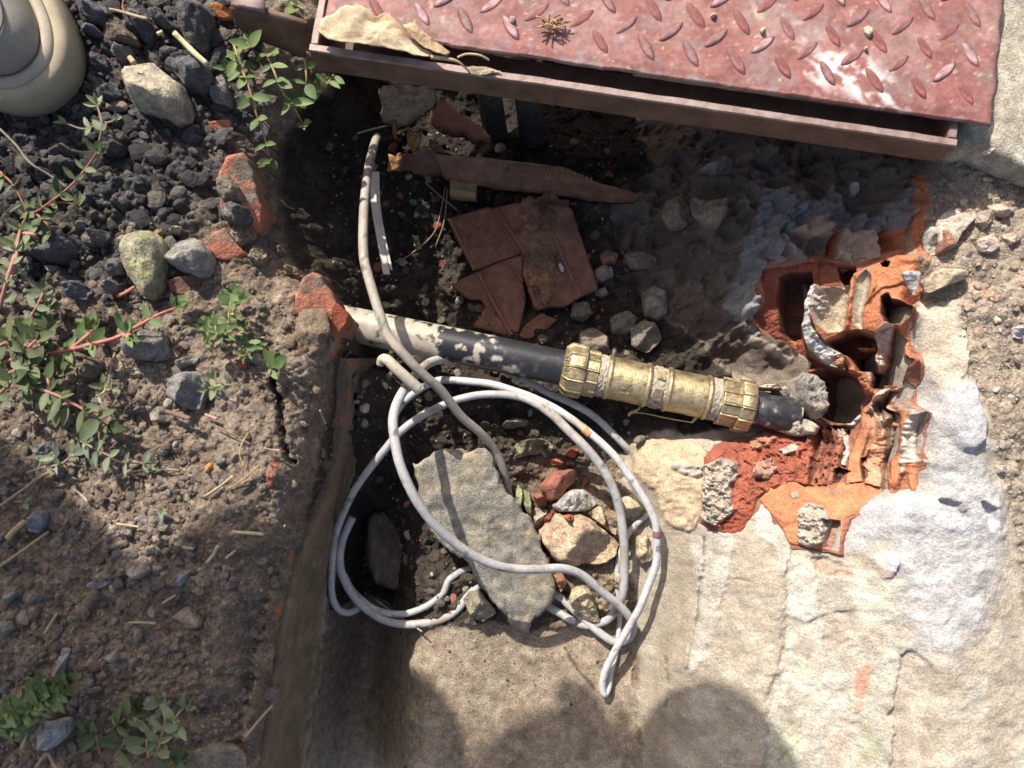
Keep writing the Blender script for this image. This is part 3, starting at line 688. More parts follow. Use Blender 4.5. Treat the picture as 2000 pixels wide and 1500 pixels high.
# stains and pieces in the render lower down
patch(Z(9, [(1335, 840), (1480, 890), (1500, 1000), (1440, 1500), (1260, 1560), (1290, 1000)]), (0.37, 0.31, 0.25), -0.004, seed=63, wob=0.003)
patch(Z(9, [(800, 330), (900, 320), (1040, 380), (1060, 450), (900, 420), (830, 400)]), (0.35, 0.27, 0.20), -0.003, seed=64, rough=0.004)
patch(Z(9, [(880, 650), (1050, 620), (1060, 760), (960, 860), (880, 800)]), (0.34, 0.27, 0.215), -0.002, seed=65, rough=0.003, alpha=0.8)
patch(Z(9, [(1045, 985), (1110, 900), (1140, 910), (1130, 1040), (1092, 1100), (1050, 1090)]), (0.47, 0.27, 0.19), 0.001, seed=66)
patch(Z(9, [(1060, 1122), (1100, 1118), (1082, 1180), (1055, 1190)]), (0.47, 0.29, 0.21), 0.001, seed=67)
patch(Z(9, [(1100, 660), (1200, 690), (1170, 800), (1100, 780)]), (0.50, 0.37, 0.29), 0.0, seed=68, alpha=0.6)
patch(Z(9, [(900, 1350), (1000, 1200), (1060, 1250), (1000, 1560), (920, 1560)]), (0.46, 0.35, 0.28), 0.0, seed=69, alpha=0.6)
patch(Z(9, [(580, 1300), (700, 1200), (760, 1350), (700, 1560), (570, 1560)]), (0.36, 0.36, 0.22), 0.0, seed=70, alpha=0.45, wob=0.006)
patch(Z(9, [(1080, 1250), (1180, 1250), (1200, 1450), (1100, 1500)]), (0.34, 0.36, 0.20), 0.0, seed=71, alpha=0.4, wob=0.006)
patch(Z(9, [(700, 880), (780, 860), (850, 980), (740, 1000)]), (0.44, 0.46, 0.32), 0.0, seed=72, alpha=0.4, wob=0.006)
patch(Z(9, [(680, 400), (830, 420), (860, 640), (780, 690), (670, 640)]), (0.43,0.39,0.33), 0.002, seed=73)
patch(Z(9, [(530, 20), (580, 60), (640, 160), (690, 250), (700, 330), (650, 415), (600, 260), (500, 200), (490, 100)]), (0.42,0.38,0.325), 0.002, seed=74)
patch(Z(9, [(1140, 320), (1200, 310), (1225, 400), (1270, 420), (1220, 440), (1180, 380)]), (0.50, 0.38, 0.33), 0.004, seed=75)
patch(Z(9, [(1225, 300), (1290, 310), (1270, 400), (1235, 390)]), (0.46, 0.47, 0.50), 0.006, seed=76)
# raised render edges that run down the wall
patch(Z(9, [(670, 380), (650, 700), (640, 950), (560, 1120), (540, 1560), (250, 1560), (330, 1100), (420, 600), (480, 300)]), None, 0.004, seed=77, wob=0.003, sharp=0.006)
patch(Z(9, [(215, 190), (300, 160), (380, 240), (330, 460), (250, 800), (160, 980), (110, 980), (160, 760), (190, 500)]), (0.40,0.36,0.30), 0.002, seed=78, wob=0.003, sharp=0.002)
patch(Z(9, [(205, 200), (150, 280), (130, 330), (160, 380), (165, 470), (195, 420)]), (0.40, 0.36, 0.31), 0.002, seed=79)
patch(Z(9, [(0, 160), (120, 150), (160, 380), (150, 480), (60, 560), (0, 600)]), (0.27, 0.225, 0.16), 0.0, seed=80, alpha=0.7, wob=0.004)
groove(Z(9, [(218, 190), (212, 380), (182, 560), (180, 640), (150, 780), (130, 880), (110, 970)]), 0.0010, 0.002, (0.20, 0.18, 0.12), seed=5)
groove(Z(9, [(390, 440), (420, 450), (470, 455)]), 0.0012, 0.002, (0.25, 0.2, 0.14), seed=6)
groove(Z(8, [(1440, 830), (1480, 910), (1540, 990), (1620, 1080)]), 0.0012, 0.002, (0.13, 0.1, 0.07), seed=7)
groove(Z(9, [(0, 880), (20, 1030), (0, 1160)]), 0.0012, 0.002, (0.2, 0.17, 0.12), seed=8)
# tan mortar below the pipe
patch([(1228, 868), (1290, 856), (1370, 868), (1385, 900), (1370, 1000), (1345, 1040), (1300, 1020), (1275, 960), (1240, 920)], (0.43, 0.325, 0.215), 0.004, seed=81, rough=0.003, wob=0.003)
patch(Z(6, [(20, 1170), (80, 1150), (190, 1170), (200, 1220), (130, 1230), (60, 1210)]), (0.40, 0.36, 0.30), 0.005, seed=82, rough=0.005)
# concrete strip and stains at the right edge
patch([(1790, 592), (1865, 588), (1885, 640), (1895, 720), (1850, 760), (1815, 740), (1795, 690)], (0.43, 0.37, 0.29), 0.003, seed=83, wob=0.002)
patch([(1838, 600), (1850, 600), (1846, 690), (1838, 680)], (0.50, 0.33, 0.21), 0.0, seed=84, alpha=0.6)
patch(Z(6, [(1440, 180), (1540, 120), (1600, 130), (1560, 180), (1460, 210)]), (0.45, 0.36, 0.26), 0.008, seed=85)
patch(Z(6, [(1660, 170), (1780, 170), (1860, 260), (1780, 260), (1700, 230)]), (0.45, 0.28, 0.18), 0.002, seed=86, alpha=0.7)
# loose bits on the left bank: mud crack, stains
groove(Z(4, [(1520, 690), (1550, 800), (1560, 900), (1580, 1010), (1610, 1100), (1640, 1150)]), 0.003, 0.010, (0.05, 0.037, 0.028), seed=9)
patch(Z(4, [(1640, 320), (1790, 260), (1850, 420), (1800, 540), (1640, 560)]), (0.19, 0.125, 0.085), 0.004, seed=87, rough=0.003)
patch(Z(7, [(1540, 590), (1570, 585), (1610, 640), (1640, 740), (1630, 810), (1600, 760), (1560, 690)]), (0.42, 0.14, 0.07), 0.004, seed=88, wob=0.001)
patch(Z(7, [(1640, 640), (1760, 640), (1730, 900), (1640, 950), (1630, 800)]), (0.15, 0.15, 0.05), 0.0, seed=89, alpha=0.7, wob=0.004)
patch(Z(7, [(1600, 300), (1640, 290), (1630, 350), (1600, 350)]), (0.4, 0.15, 0.08), 0.002, seed=90)
patch(Z(4, [(1490, 1250), (1560, 1110), (1565, 1200), (1510, 1310)]), (0.36, 0.12, 0.075), 0.002, seed=91, wob=0.001)

# ------------------------------------------------------------------ one mesh for each piece of the setting
NXY = X.size
IDX = np.arange(NXY).reshape(X.shape)
P3 = np.stack([X, Y, ZT], -1).reshape(-1, 3)
Cf = np.clip(C, 0.01, 0.9).reshape(-1, 3)
fr = REG[:-1, :-1]
quads = np.stack([IDX[:-1, :-1], IDX[:-1, 1:], IDX[1:, 1:], IDX[1:, :-1]], -1)
def region_mesh(name, ids, mat):
    q = quads[np.isin(fr, ids)]
    used, inv = np.unique(q.ravel(), return_inverse=True)
    v = P3[used]; f = inv.reshape(-1, 4)
    me = bpy.data.meshes.new(name)
    me.vertices.add(len(v)); me.vertices.foreach_set('co', v.astype(np.float32).ravel())
    me.loops.add(f.size); me.loops.foreach_set('vertex_index', f.astype(np.int32).ravel())
    me.polygons.add(len(f))
    me.polygons.foreach_set('loop_start', np.arange(0, f.size, 4, dtype=np.int32))
    me.polygons.foreach_set('use_smooth', np.ones(len(f), bool))
    me.update(calc_edges=True)
    set_col(me, Cf[used])
    me.materials.append(mat)
    o = bpy.data.objects.new(name, me)
    return link(o)
ground = tag(region_mesh('ground', [0], M['soil']), 'brown gravelly soil beside the open pit', kind='structure')
pit_bed = tag(region_mesh('pit_bed', [1], M['bed']), 'dark damp earth at the bottom of the pit, shade painted in under the hatch', kind='structure')
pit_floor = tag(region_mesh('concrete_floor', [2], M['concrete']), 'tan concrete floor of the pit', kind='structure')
left_wall = tag(region_mesh('lining_wall', [3], M['wall']), 'thin mossy concrete wall lining the soil side of the pit', 'wall')
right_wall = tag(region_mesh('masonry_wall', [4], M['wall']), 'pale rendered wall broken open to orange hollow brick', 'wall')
mesh_obj('hollow_brick', brick_v, brick_f.tolist(), M['brick'], right_wall, brick_c)['label'] = 'broken orange hollow bricks in the wall'

# the wall face itself: a skin of damp render from its lip down to the floor
lip = [(684, 700, -.06), (676, 800, -.075), (652, 900, -.085), (618, 1000, -.07), (578, 1100, -.05), (552, 1200, -.04), (536, 1300, -.04), (522, 1400, -.04), (508, 1500, -.04), (466, 1800, -.04), (400, 2250, -.04)]
foot = [(732, 700, -.17), (718, 800, -.178), (696, 900, -.183), (671, 1000, -.188), (652, 1100, -.19), (635, 1200, -.197), (620, 1300, -.198), (609, 1400, -.198), (596, 1500, -.198), (566, 1800, -.198), (520, 2250, -.198)]
def along(line, n):
    w = np.array([UD(*p) for p in line]); d = np.r_[0, np.cumsum(np.linalg.norm(np.diff(w, axis=0), axis=1))]; t = np.linspace(0, d[-1], n)
    return np.stack([np.interp(t, d, w[:, k]) for k in range(3)], -1)
na, nb = 700, 80
A_, B_ = along(lip, na), along(foot, na)
tt = np.linspace(-0.10, 1.0, nb)
G_ = A_[:, None, :] + (B_ - A_)[:, None, :] * np.clip(tt, 0, 1)[None, :, None]
G_[:, tt < 0, 0] += (tt[tt < 0] * 0.12)[None, :]                     # the lip turns back under the soil
dirn = np.stack([np.ones(na), np.zeros(na), np.full(na, 0.25)], -1)[:, None, :]
gx, gy, gz = G_[..., 0], G_[..., 1], G_[..., 2]
fa = fbm(gx * 80, gy * 80, gz * 80, octv=5, seed=301); fb2 = fbm(gx * 22, gy * 22, gz * 22, octv=3, seed=302)
G_ = G_ + dirn * (0.0032 + fa * 0.0028 + fb2 * 0.003)[..., None]
fc_ = np.zeros(G_.shape) + np.array((0.17, 0.125, 0.085))
fc_ = mixc(fc_, (0.125, 0.11, 0.06), sstep(0.0, 0.45, fb2 + 0.4 * fa) * 0.75)
fc_ = mixc(fc_, (0.23, 0.18, 0.13), sstep(0.1, 0.45, -fa) * 0.6)
fc_ = mixc(fc_, (0.33, 0.28, 0.215), sstep(0.62, 0.9, tt)[None, :] * sstep(-0.25, 0.2, fa))
fc_ = mixc(fc_, (0.27, 0.13, 0.085), sstep(0.35, 0.6, fa - 0.4 * fb2) * sstep(0.5, 0.2, tt)[None, :])
I_ = np.arange(na * nb).reshape(na, nb)
Ff = np.stack([I_[:-1, :-1], I_[:-1, 1:], I_[1:, 1:], I_[1:, :-1]], -1).reshape(-1, 4)
mesh_obj('render_face', G_.reshape(-1, 3), Ff.tolist(), M['wall'], left_wall, fc_.reshape(-1, 3))
# ------------------------------------------------------------------ builders for loose pieces
_seed = [100]
def nseed():
    _seed[0] += 1
    return _seed[0]

def resample(pts, n):
    p = np.asarray(pts, float); q = np.vstack([p, p[:1]])
    d = np.r_[0, np.cumsum(np.linalg.norm(np.diff(q[:, :2], axis=0), axis=1))]
    t = np.linspace(0, d[-1], n, endpoint=False)
    return np.stack([np.interp(t, d, q[:, k]) for k in range(q.shape[1])], -1)

def ring_faces(n, rings, cap_top=True, cap_bot=True):
    """rings listed from the top centre outwards and down; vertex 0 is the top centre, the last the bottom centre"""
    f = []
    for i in range(n): f.append((0, 1 + i, 1 + (i + 1) % n))
    for r in range(rings - 1):
        a = 1 + r * n; b = a + n
        for i in range(n):
            j = (i + 1) % n
            f.append((a + i, b + i, b + j, a + j))
    last = 1 + rings * n; a = 1 + (rings - 1) * n
    for i in range(n): f.append((last, a + (i + 1) % n, a + i))
    return f

def mottled(v, col, seed, amt=0.25, freq=90):
    t = 1 + amt * fbm(v[:, 0] * freq, v[:, 1] * freq, v[:, 2] * freq, octv=3, seed=seed) * 1.6
    return np.asarray(col, float)[None, :] * t[:, None]

def rock(name, outline, h, col, label=None, cat='stone', group=None, parent=None, z0=None, boxy=3.5, facets=3, rough=0.62, mat='stone', n=44, col2=None, sink=0.35, ragged=0.0):
    sd = nseed(); rg = np.random.default_rng(sd)
    op = np.asarray([p[:2] for p in outline], float)
    cpx = op.mean(0)
    g = hit(cpx[0], cpx[1])[2] if z0 is None else D(z0)
    zm = g + 0.3 * h
    p = resample([U(a, b, zm) for a, b in op], n)
    p = 0.5 * p + 0.25 * (np.roll(p, 1, 0) + np.roll(p, -1, 0))
    c = p.mean(0); size = np.linalg.norm(p[:, :2] - c[:2], axis=1).mean()
    p[:, :2] += (p[:, :2] - c[:2]) * (fbm(p[:, 0] * 120, p[:, 1] * 120, octv=3, seed=sd) * 0.06 * rough * 2)[:, None]
    if ragged: p[:, :2] += (p[:, :2] - c[:2]) * (fbm(p[:, 0] * 90, p[:, 1] * 90, octv=4, seed=sd + 11) * ragged)[:, None]
    ts = [0.14, 0.28, 0.41, 0.53, 0.64, 0.74, 0.83, 0.91, 0.97, 1.0]
    top = zm + 0.7 * h
    V = [np.array([[c[0], c[1], top]])]
    for t in ts:
        q = c + (p - c) * t
        q[:, 2] = zm + 0.7 * h * (1 - t ** boxy)
        V.append(q)
    q = c + (p - c) * 0.99; q[:, 2] = g + 0.02 * h; V.append(q)
    q = c + (p - c) * 0.86; q[:, 2] = g - sink * h; V.append(q)
    V.append(np.array([[c[0], c[1], g - sink * h]]))
    v = np.vstack(V)
    for k in range(facets):                                  # broken faces: slanting planes cut the top
        a = rg.uniform(0, 6.28); sl = rg.uniform(0.25, 0.9) * h / size
        lim = zm + 0.7 * h * rg.uniform(0.55, 0.95) - ((v[:, 0] - c[0]) * math.cos(a) + (v[:, 1] - c[1]) * math.sin(a)) * sl
        up = v[:, 2] > zm - 0.05 * h
        v[:, 2] = np.where(up, np.minimum(v[:, 2], np.maximum(lim, zm - 0.05 * h)), v[:, 2])
    f1 = 1.6 / max(size, 0.004)
    d = fbm(v[:, 0] * f1, v[:, 1] * f1, v[:, 2] * f1, octv=5, seed=sd + 3, gain=0.62)
    v[:, 2] += d * h * 0.17 * rough * 2
    k = (v[:, :2] - c[:2]) * (0.05 * rough * 2 * fbm(v[:, 0] * f1 * 1.7, v[:, 1] * f1 * 1.7, v[:, 2] * f1 * 1.7, octv=3, seed=sd + 7))[:, None]
    v[:, :2] += k
    cc = mottled(v, col, sd)
    if col2 is not None:
        w = sstep(-0.05, 0.25, fbm(v[:, 0] * 60, v[:, 1] * 60, v[:, 2] * 60, octv=3, seed=sd + 5))[:, None]
        cc = cc * (1 - w) + mottled(v, col2, sd + 1) * w
    o = mesh_obj(name, v, ring_faces(n, len(ts) + 2), M[mat], parent, cc)
    return tag(o, label, cat if parent is None else None, group)

def shard(name, outline, thick, col, label=None, cat=None, group=None, parent=None, mat='brick', n=56, jag=0.0015, lump=0.0008, col2=None, bevel=0.0015, side=None, flat=True):
    """a flat broken piece; the outline carries its own heights"""
    sd = nseed()
    w = [UD(*p) if len(p) > 2 else hit(p[0], p[1]) + np.array((0, 0, thick)) for p in outline]
    if flat:
        wa = np.array(w); A_ = np.c_[wa[:, :2], np.ones(len(wa))]; k_ = np.linalg.lstsq(A_, wa[:, 2], rcond=None)[0]
        if np.hypot(k_[0], k_[1]) < 0.6: w = [UD2(p[0], p[1], k_) for p in outline]
    p = resample(w, n)
    c = p.mean(0)
    ps = p.copy()
    for _ in range(max(3, n // 12)): ps = 0.5 * ps + 0.25 * (np.roll(ps, 1, 0) + np.roll(ps, -1, 0))
    p[:, 0] += fbm(p[:, 0] * 75, p[:, 1] * 75, octv=4, seed=sd) * jag; p[:, 1] += fbm(p[:, 0] * 75 + 9, p[:, 1] * 75, octv=4, seed=sd + 1) * jag
    rad = np.linalg.norm(p[:, :2] - c[:2], axis=1)[:, None]
    V = [c[None, :]]
    nr = int(np.clip(rad.max() / 0.0026, 5, 30)); ts = list(np.linspace(0, 1, nr + 2)[1:-1] * 0.94)
    for t in ts: V.append(c + (ps * (1 - t ** 6) + p * t ** 6 - c) * t)
    q = c + (p - c) * np.maximum(1 - bevel / np.maximum(rad, 0.004), 0.955); V.append(q)
    q = p.copy(); q[:, 2] -= bevel; V.append(q)
    q = p.copy(); q[:, 2] -= thick * 0.55; q[:, :2] += fbm(p[:, 0] * 120, p[:, 1] * 120, octv=3, seed=sd + 4)[:, None] * jag; V.append(q)
    q = c + (p - c) * 0.985; q[:, 2] -= thick; V.append(q)
    b = c.copy(); b[2] -= thick; V.append(b[None, :])
    v = np.vstack(V)
    v[:, 2] += fbm(v[:, 0] * 70, v[:, 1] * 70, octv=4, seed=sd + 2) * lump
    cc = mottled(v, col, sd)
    if col2 is not None:
        m = sstep(0.0, 0.3, fbm(v[:, 0] * 55, v[:, 1] * 55, v[:, 2] * 55, octv=4, seed=sd + 5))[:, None]
        cc = cc * (1 - m) + mottled(v, col2, sd + 1) * m
    if side is not None:
        cc[1 + n * (len(ts) + 2):] = mottled(v[1 + n * (len(ts) + 2):], side, sd + 3)
    o = mesh_obj(name, v, ring_faces(n, len(ts) + 4), M[mat], parent, cc)
    return tag(o, label, cat, group)

def UD2(px, py, k):
    """sight line through a pixel met by the plane z = k0 x + k1 y + k2"""
    z = k[2]
    for _ in range(12):
        q = U(px, py, z); z = k[0] * q[0] + k[1] * q[1] + k[2]
    return U(px, py, z)

def catmull(pts, per=8):
    p = np.asarray(pts, float)
    p = np.vstack([2 * p[0] - p[1], p, 2 * p[-1] - p[-2]])
    out = []
    for i in range(1, len(p) - 2):
        for k in range(per):
            t = k / per
            a, b, c, d = p[i - 1], p[i], p[i + 1], p[i + 2]
            out.append(0.5 * ((2 * b) + (c - a) * t + (2 * a - 5 * b + 4 * c - d) * t * t + (3 * b - a - 3 * c + d) * t ** 3))
    out.append(p[-2])
    return np.array(out)

def tube_geo(path, r, sides=10, cap=True):
    path = np.asarray(path, float); n = len(path)
    r = np.broadcast_to(np.asarray(r, float), (n,))
    tan = np.gradient(path, axis=0); tan /= np.linalg.norm(tan, axis=1)[:, None] + 1e-12
    nrm = np.zeros_like(path)
    up = np.array((0.0, 0.0, 1.0))
    if abs(tan[0] @ up) > 0.95: up = np.array((1.0, 0, 0))
    x = up - tan[0] * (up @ tan[0]); x /= np.linalg.norm(x)
    for i in range(n):
        x = x - tan[i] * (x @ tan[i]); x /= np.linalg.norm(x) + 1e-12
        nrm[i] = x
    bn = np.cross(tan, nrm)
    a = np.linspace(0, 2 * math.pi, sides, endpoint=False)
    v = (path[:, None, :] + (nrm[:, None, :] * np.cos(a)[None, :, None] + bn[:, None, :] * np.sin(a)[None, :, None]) * r[:, None, None]).reshape(-1, 3)
    f = []
    for i in range(n - 1):
        for k in range(sides):
            j = (k + 1) % sides
            f.append((i * sides + k, i * sides + j, (i + 1) * sides + j, (i + 1) * sides + k))
    if cap:
        f.append(tuple(range(sides))[::-1]); f.append(tuple((n - 1) * sides + k for k in range(sides)))
    return v, f

def tube(name, pts, r, col, label=None, cat=None, group=None, parent=None, mat='cable', per=8, sides=10, dirt=None, world_pts=False, dirt_amt=0.0):
    w = np.array(pts) if world_pts else np.array([UD(*p) if len(p) > 2 else hit(p[0], p[1]) for p in pts])
    path = catmull(w, per)
    if mat == 'cable' and len(path) > 60:
        k_ = np.linspace(0, 1, len(path)) * len(path) * 0.035
        path = path + np.stack([fbm(k_, k_ * 0 + 3.7 * j, octv=2, seed=91 + j + len(path)) for j in range(3)], -1) * np.array((.0020, .0020, .0010))
    if np.ndim(r): r = np.interp(np.linspace(0, 1, len(path)), np.linspace(0, 1, len(r)), r)
    v, f = tube_geo(path, np.asarray(r) * (0.86 if mat == 'cable' else 1.0), sides)
    sd = nseed()
    cc = mottled(v, col, sd, 0.10, 60)
    if dirt is not None:
        m = sstep(0.28 - dirt_amt, 0.5 - dirt_amt, fbm(v[:, 0] * 70, v[:, 1] * 70, v[:, 2] * 70, octv=4, seed=sd + 2))[:, None]
        cc = cc * (1 - m) + mottled(v, dirt, sd + 1) * m
        m = sstep(0.42, 0.56, fbm(v[:, 0] * 160, v[:, 1] * 160, v[:, 2] * 160, octv=3, seed=sd + 6))[:, None] * 0.8
        cc = cc * (1 - m) + np.array((0.10, 0.08, 0.06)) * m
    o = mesh_obj(name, v, f, M[mat], parent, cc)
    return tag(o, label, cat, group)

def world_pt(px, py, up=0.0):
    p = hit(px, py); return np.array((p[0], p[1], p[2] + up))

M['cable'] = mineral('cable_sheath', rough=0.6, scale=260, bump=0.3, dist=0.0008, vary=0.16, spec=0.3, big=50)
M['twig'] = mineral('dry_stalk', rough=0.8, scale=500, bump=0.4, dist=0.0004, vary=0.25, spec=0.2)
M['paint'] = mineral('red_paint', rough=0.66, scale=260, bump=0.6, dist=0.0008, vary=0.24, spec=0.3, big=60)
M['plastic'] = mineral('black_pipe', rough=0.42, scale=260, bump=0.12, dist=0.0003, vary=0.16, spec=0.4)
M['rust'] = noisy('rusty_steel', [(0.25, (0.06, 0.035, 0.027)), (0.45, (0.11, 0.063, 0.043)), (0.6, (0.155, 0.088, 0.056)), (0.75, (0.12, 0.082, 0.07))], scale=60, rough=(0.6, 0.85), bump=0.5, dist=0.0006)
M['rim'] = noisy('worn_rim', [(0.3, (0.17, 0.095, 0.072)), (0.5, (0.25, 0.175, 0.15)), (0.7, (0.31, 0.245, 0.225))], scale=110, rough=(0.45, 0.7), metal=0.15, bump=0.5, dist=0.0005)
M['brass'] = noisy('cast_brass', [(0.28, (0.15, 0.10, 0.05)), (0.40, (0.33, 0.255, 0.14)), (0.55, (0.44, 0.355, 0.205)), (0.75, (0.52, 0.44, 0.29))], scale=150, rough=(0.34, 0.55), metal=0.72, bump=0.7, dist=0.0007, fine=900)
M['grit'] = noisy('grit_and_hemp', [(0.3, (0.17, 0.13, 0.09)), (0.5, (0.33, 0.28, 0.22)), (0.7, (0.42, 0.36, 0.28))], scale=260, rough=(0.85, 0.95), bump=0.9, dist=0.0012)
# ------------------------------------------------------------------ steel hatch
FA, FB = U(602, 98, 0.05), U(1870, 285, 0.05)
ex = FB - FA; FL = np.linalg.norm(ex); ex /= FL
ey = np.array((-ex[1], ex[0], 0.0)); ez = np.array((0, 0, 1.0))
def HF(u, v, z): return FA * np.array((1, 1, 0)) + ex * u + ey * v + ez * z
FD = 0.46
def bar(name, u0, v0, u1, v1, inward, mat, parent):
    """angle iron: an upright leg with a worn rim and a flat leg that points inward"""
    a, b = np.array((u0, v0)), np.array((u1, v1)); inw = np.array(inward, float)
    prof = [(0, 0.020), (0, 0.0478), (0.0008, 0.0494), (0.0055, 0.0494), (0.0064, 0.0478), (0.0064, 0.0265), (0.030, 0.0265), (0.030, 0.020)]
    V = []; n = 60
    for i in range(n + 1):
        q = a + (b - a) * i / n
        for (o, z) in prof:
            w = q + inw * o
            V.append(HF(w[0], w[1], z))
    V = np.array(V)
    V[:, 2] += fbm(V[:, 0] * 45, V[:, 1] * 45, octv=3, seed=nseed()) * 0.0006
    V[:, :2] += np.stack([fbm(V[:, 0] * 80, V[:, 1] * 80, V[:, 2] * 80, octv=3, seed=nseed()), fbm(V[:, 0] * 80, V[:, 1] * 80, V[:, 2] * 80, octv=3, seed=nseed())], -1) * 0.0005
    k = len(prof); F = []; rim = []
    for i in range(n):
        for j in range(k):
            F.append((i * k + j, i * k + (j + 1) % k, (i + 1) * k + (j + 1) % k, (i + 1) * k + j)); rim.append(j in (1, 2, 3))
    F.append(tuple(range(k))); F.append(tuple(n * k + j for j in range(k))[::-1]); rim += [False, False]
    o = mesh_obj(name, V, F, M['rust'], parent, smooth=False)
    o.data.materials.append(M['rim'])
    o.data.polygons.foreach_set('material_index', [1 if r else 0 for r in rim])
    bm = bmesh.new(); bm.from_mesh(o.data); bmesh.ops.recalc_face_normals(bm, faces=bm.faces); bm.to_mesh(o.data); bm.free()
    return o
frame = empty('steel_surround', HF(FL / 2, 0, 0.02), 'rusty angle-iron frame around the red checker-plate cover', 'surround')
bar('front_bar', 0, 0, FL, 0, (0, 1), None, frame)
bar('side_bar', 0, 0.0066, 0, FD, (1, 0), None, frame)
bar('side_bar', FL, 0.0066, FL, FD, (-1, 0), None, frame)
bar('back_bar', 0.0066, FD + 0.0066, FL - 0.0066, FD + 0.0066, (0, -1), None, frame)
# loose rusty strap at the frame's left corner
st = empty('rusty_strap', U(525, 60, 0.0), 'bent rusty steel strap left of the hatch frame corner', 'strap')
def slab_between(name, top, bottom, t, parent, mat):
    """sheet from an upper to a lower edge line, with thickness towards the back"""
    a = np.array([U(*p) for p in top]); b = np.array([U(*p) for p in bottom])
    nrow = 5; V = []
    for back in (0, 1):
        for i in range(nrow):
            q = a + (b - a) * i / (nrow - 1)
            q = q + np.array((0.0, t * back, t * 0.4 * back))
            V.append(q)
    V = np.array(V); m = a.shape[0]; V = V.reshape(-1, 3)
    V += np.stack([fbm(V[:, 0] * 90, V[:, 1] * 90, V[:, 2] * 90, octv=3, seed=nseed() ) for _ in range(3)], -1) * 0.0008
    F = []; off = nrow * m
    for i in range(nrow - 1):
        for j in range(m - 1):
            F.append((i * m + j, (i + 1) * m + j, (i + 1) * m + j + 1, i * m + j + 1))
            F.append((off + i * m + j, off + i * m + j + 1, off + (i + 1) * m + j + 1, off + (i + 1) * m + j))
    for j in range(m - 1):
        F.append((j, j + 1, off + j + 1, off + j)); k = (nrow - 1) * m
        F.append((k + j, off + k + j, off + k + j + 1, k + j + 1))
    for i in range(nrow - 1):
        F.append((i * m, off + i * m, off + (i + 1) * m, (i + 1) * m)); e = m - 1
        F.append((i * m + e, (i + 1) * m + e, off + (i + 1) * m + e, off + i * m + e))
    return mesh_obj(name, V, F, mat, parent)
slab_between('strap_flap', [(452, 18, .035), (480, 20, .035), (515, 26, .034), (555, 36, .034), (600, 52, .034)], [(456, 44, .012), (480, 68, .008), (515, 84, .004), (555, 98, .004), (598, 112, .008)], 0.004, st, M['rust'])
slab_between('strap_top', [(452, -60, .040), (470, -60, .041), (490, -60, .041), (505, -60, .041), (518, -60, .040)], [(452, 14, .038), (470, 17, .040), (490, 20, .040), (505, 23, .039), (518, 26, .037)], 0.003, st, M['rim'])
shard('rust_flake', [(408, 6, .012), (425, 4, .014), (440, 12, .014), (452, 14, .012), (450, 34, .008), (430, 36, .006), (420, 24, .008)], 0.004, (0.50, 0.19, 0.07), 'small orange rust flake at the end of the bent strap', 'flake', jag=0.001, n=30)

# checker plate
PA, PB = U(628, 64, 0.057), U(1940, 241, 0.057)
pu0 = float((PA - FA) @ ex); pu1 = float((PB - FA) @ ex); pv0 = float((PB - FA) @ ey); PD = 0.44
nu, nv = 300, 150
uu = np.linspace(pu0, pu1, nu); vv = pv0 + np.concatenate([np.linspace(0, 0.14, 110), np.linspace(0.14, PD, nv - 109)[1:]])
Ug, Vg = np.meshgrid(uu, vv)
edgew = sstep(0.008, 0.0, Vg - pv0)
chip = fbm(Ug * 90, Vg * 0 + 3.1, octv=4, seed=501)
Vw = Vg + edgew * (chip * 0.0005 + sstep(0.25, 0.5, fbm(Ug * 30, Vg * 0 + 1.0, octv=2, seed=506)) * 0.0009)
Uw = Ug + sstep(0.006, 0.0, pu1 - Ug) * fbm(Vg * 90, Ug * 0 + 7.1, octv=3, seed=502) * 0.002
Zp = 0.0565 + fbm(Ug * 40, Vg * 40, octv=4, seed=503) * 0.0007 - edgew * 0.0012 - sstep(0.004, 0, pu1 - Ug) * 0.0012 - sstep(0.006, 0, Ug - pu0) * 0.001
W3 = FA[None, None, :] * np.array((1, 1, 0)) + ex * Uw[..., None] + ey * Vw[..., None] + ez * Zp[..., None]
pc = np.zeros(Ug.shape + (3,)) + np.array((0.195, 0.063, 0.056))
fm = fbm(Ug * 70, Vg * 70, octv=4, seed=504); fb = fbm(Ug * 16, Vg * 16, octv=3, seed=505)
pc = mixc(pc, (0.235, 0.082, 0.066), sstep(0.0, 0.4, fb) * 0.8)
pc = mixc(pc, (0.155, 0.082, 0.072), sstep(0.05, 0.45, fm) * 0.75)
pc = mixc(pc, (0.30, 0.17, 0.15), sstep(0.15, 0.5, -fm) * 0.45)
pc = mixc(pc, (0.27, 0.20, 0.20), np.clip(edgew + 0.3, 0, 1) * sstep(0.1, 0.4, fm) * 0.7)
pc = mixc(pc, (0.40, 0.30, 0.22), sstep(0.58, 0.68, fbm(Ug * 260, Vg * 260, octv=2, seed=507)) * 0.7)
pc = mixc(pc, (0.33, 0.235, 0.21), 0.10 + 0.28 * sstep(-0.1, 0.5, fbm(Ug * 30, Vg * 30, octv=5, seed=508)))
wxy = W3[..., :2]
def plate_mark(pts, col, amt, seed):
    global pc
    sdv = poly_sd(wxy[..., 0], wxy[..., 1], [U(a, b, 0.057)[:2] for a, b in pts])
    w = sstep(-0.012, 0.008, sdv) * sstep(-0.15, 0.25, fbm(Ug * 120 + Vg * 60, Vg * 120, octv=4, seed=seed)) * amt
    pc = mixc(pc, col, w)
plate_mark(Z(3, [(780, 360), (900, 280), (1000, 320), (1110, 340), (1250, 460), (1320, 620), (1100, 590), (980, 440), (860, 480)]), (0.56, 0.50, 0.48), 1.0, 511)
plate_mark(Z(3, [(400, 20), (520, 60), (560, 180), (420, 130)]), (0.45, 0.38, 0.26), 0.8, 512)
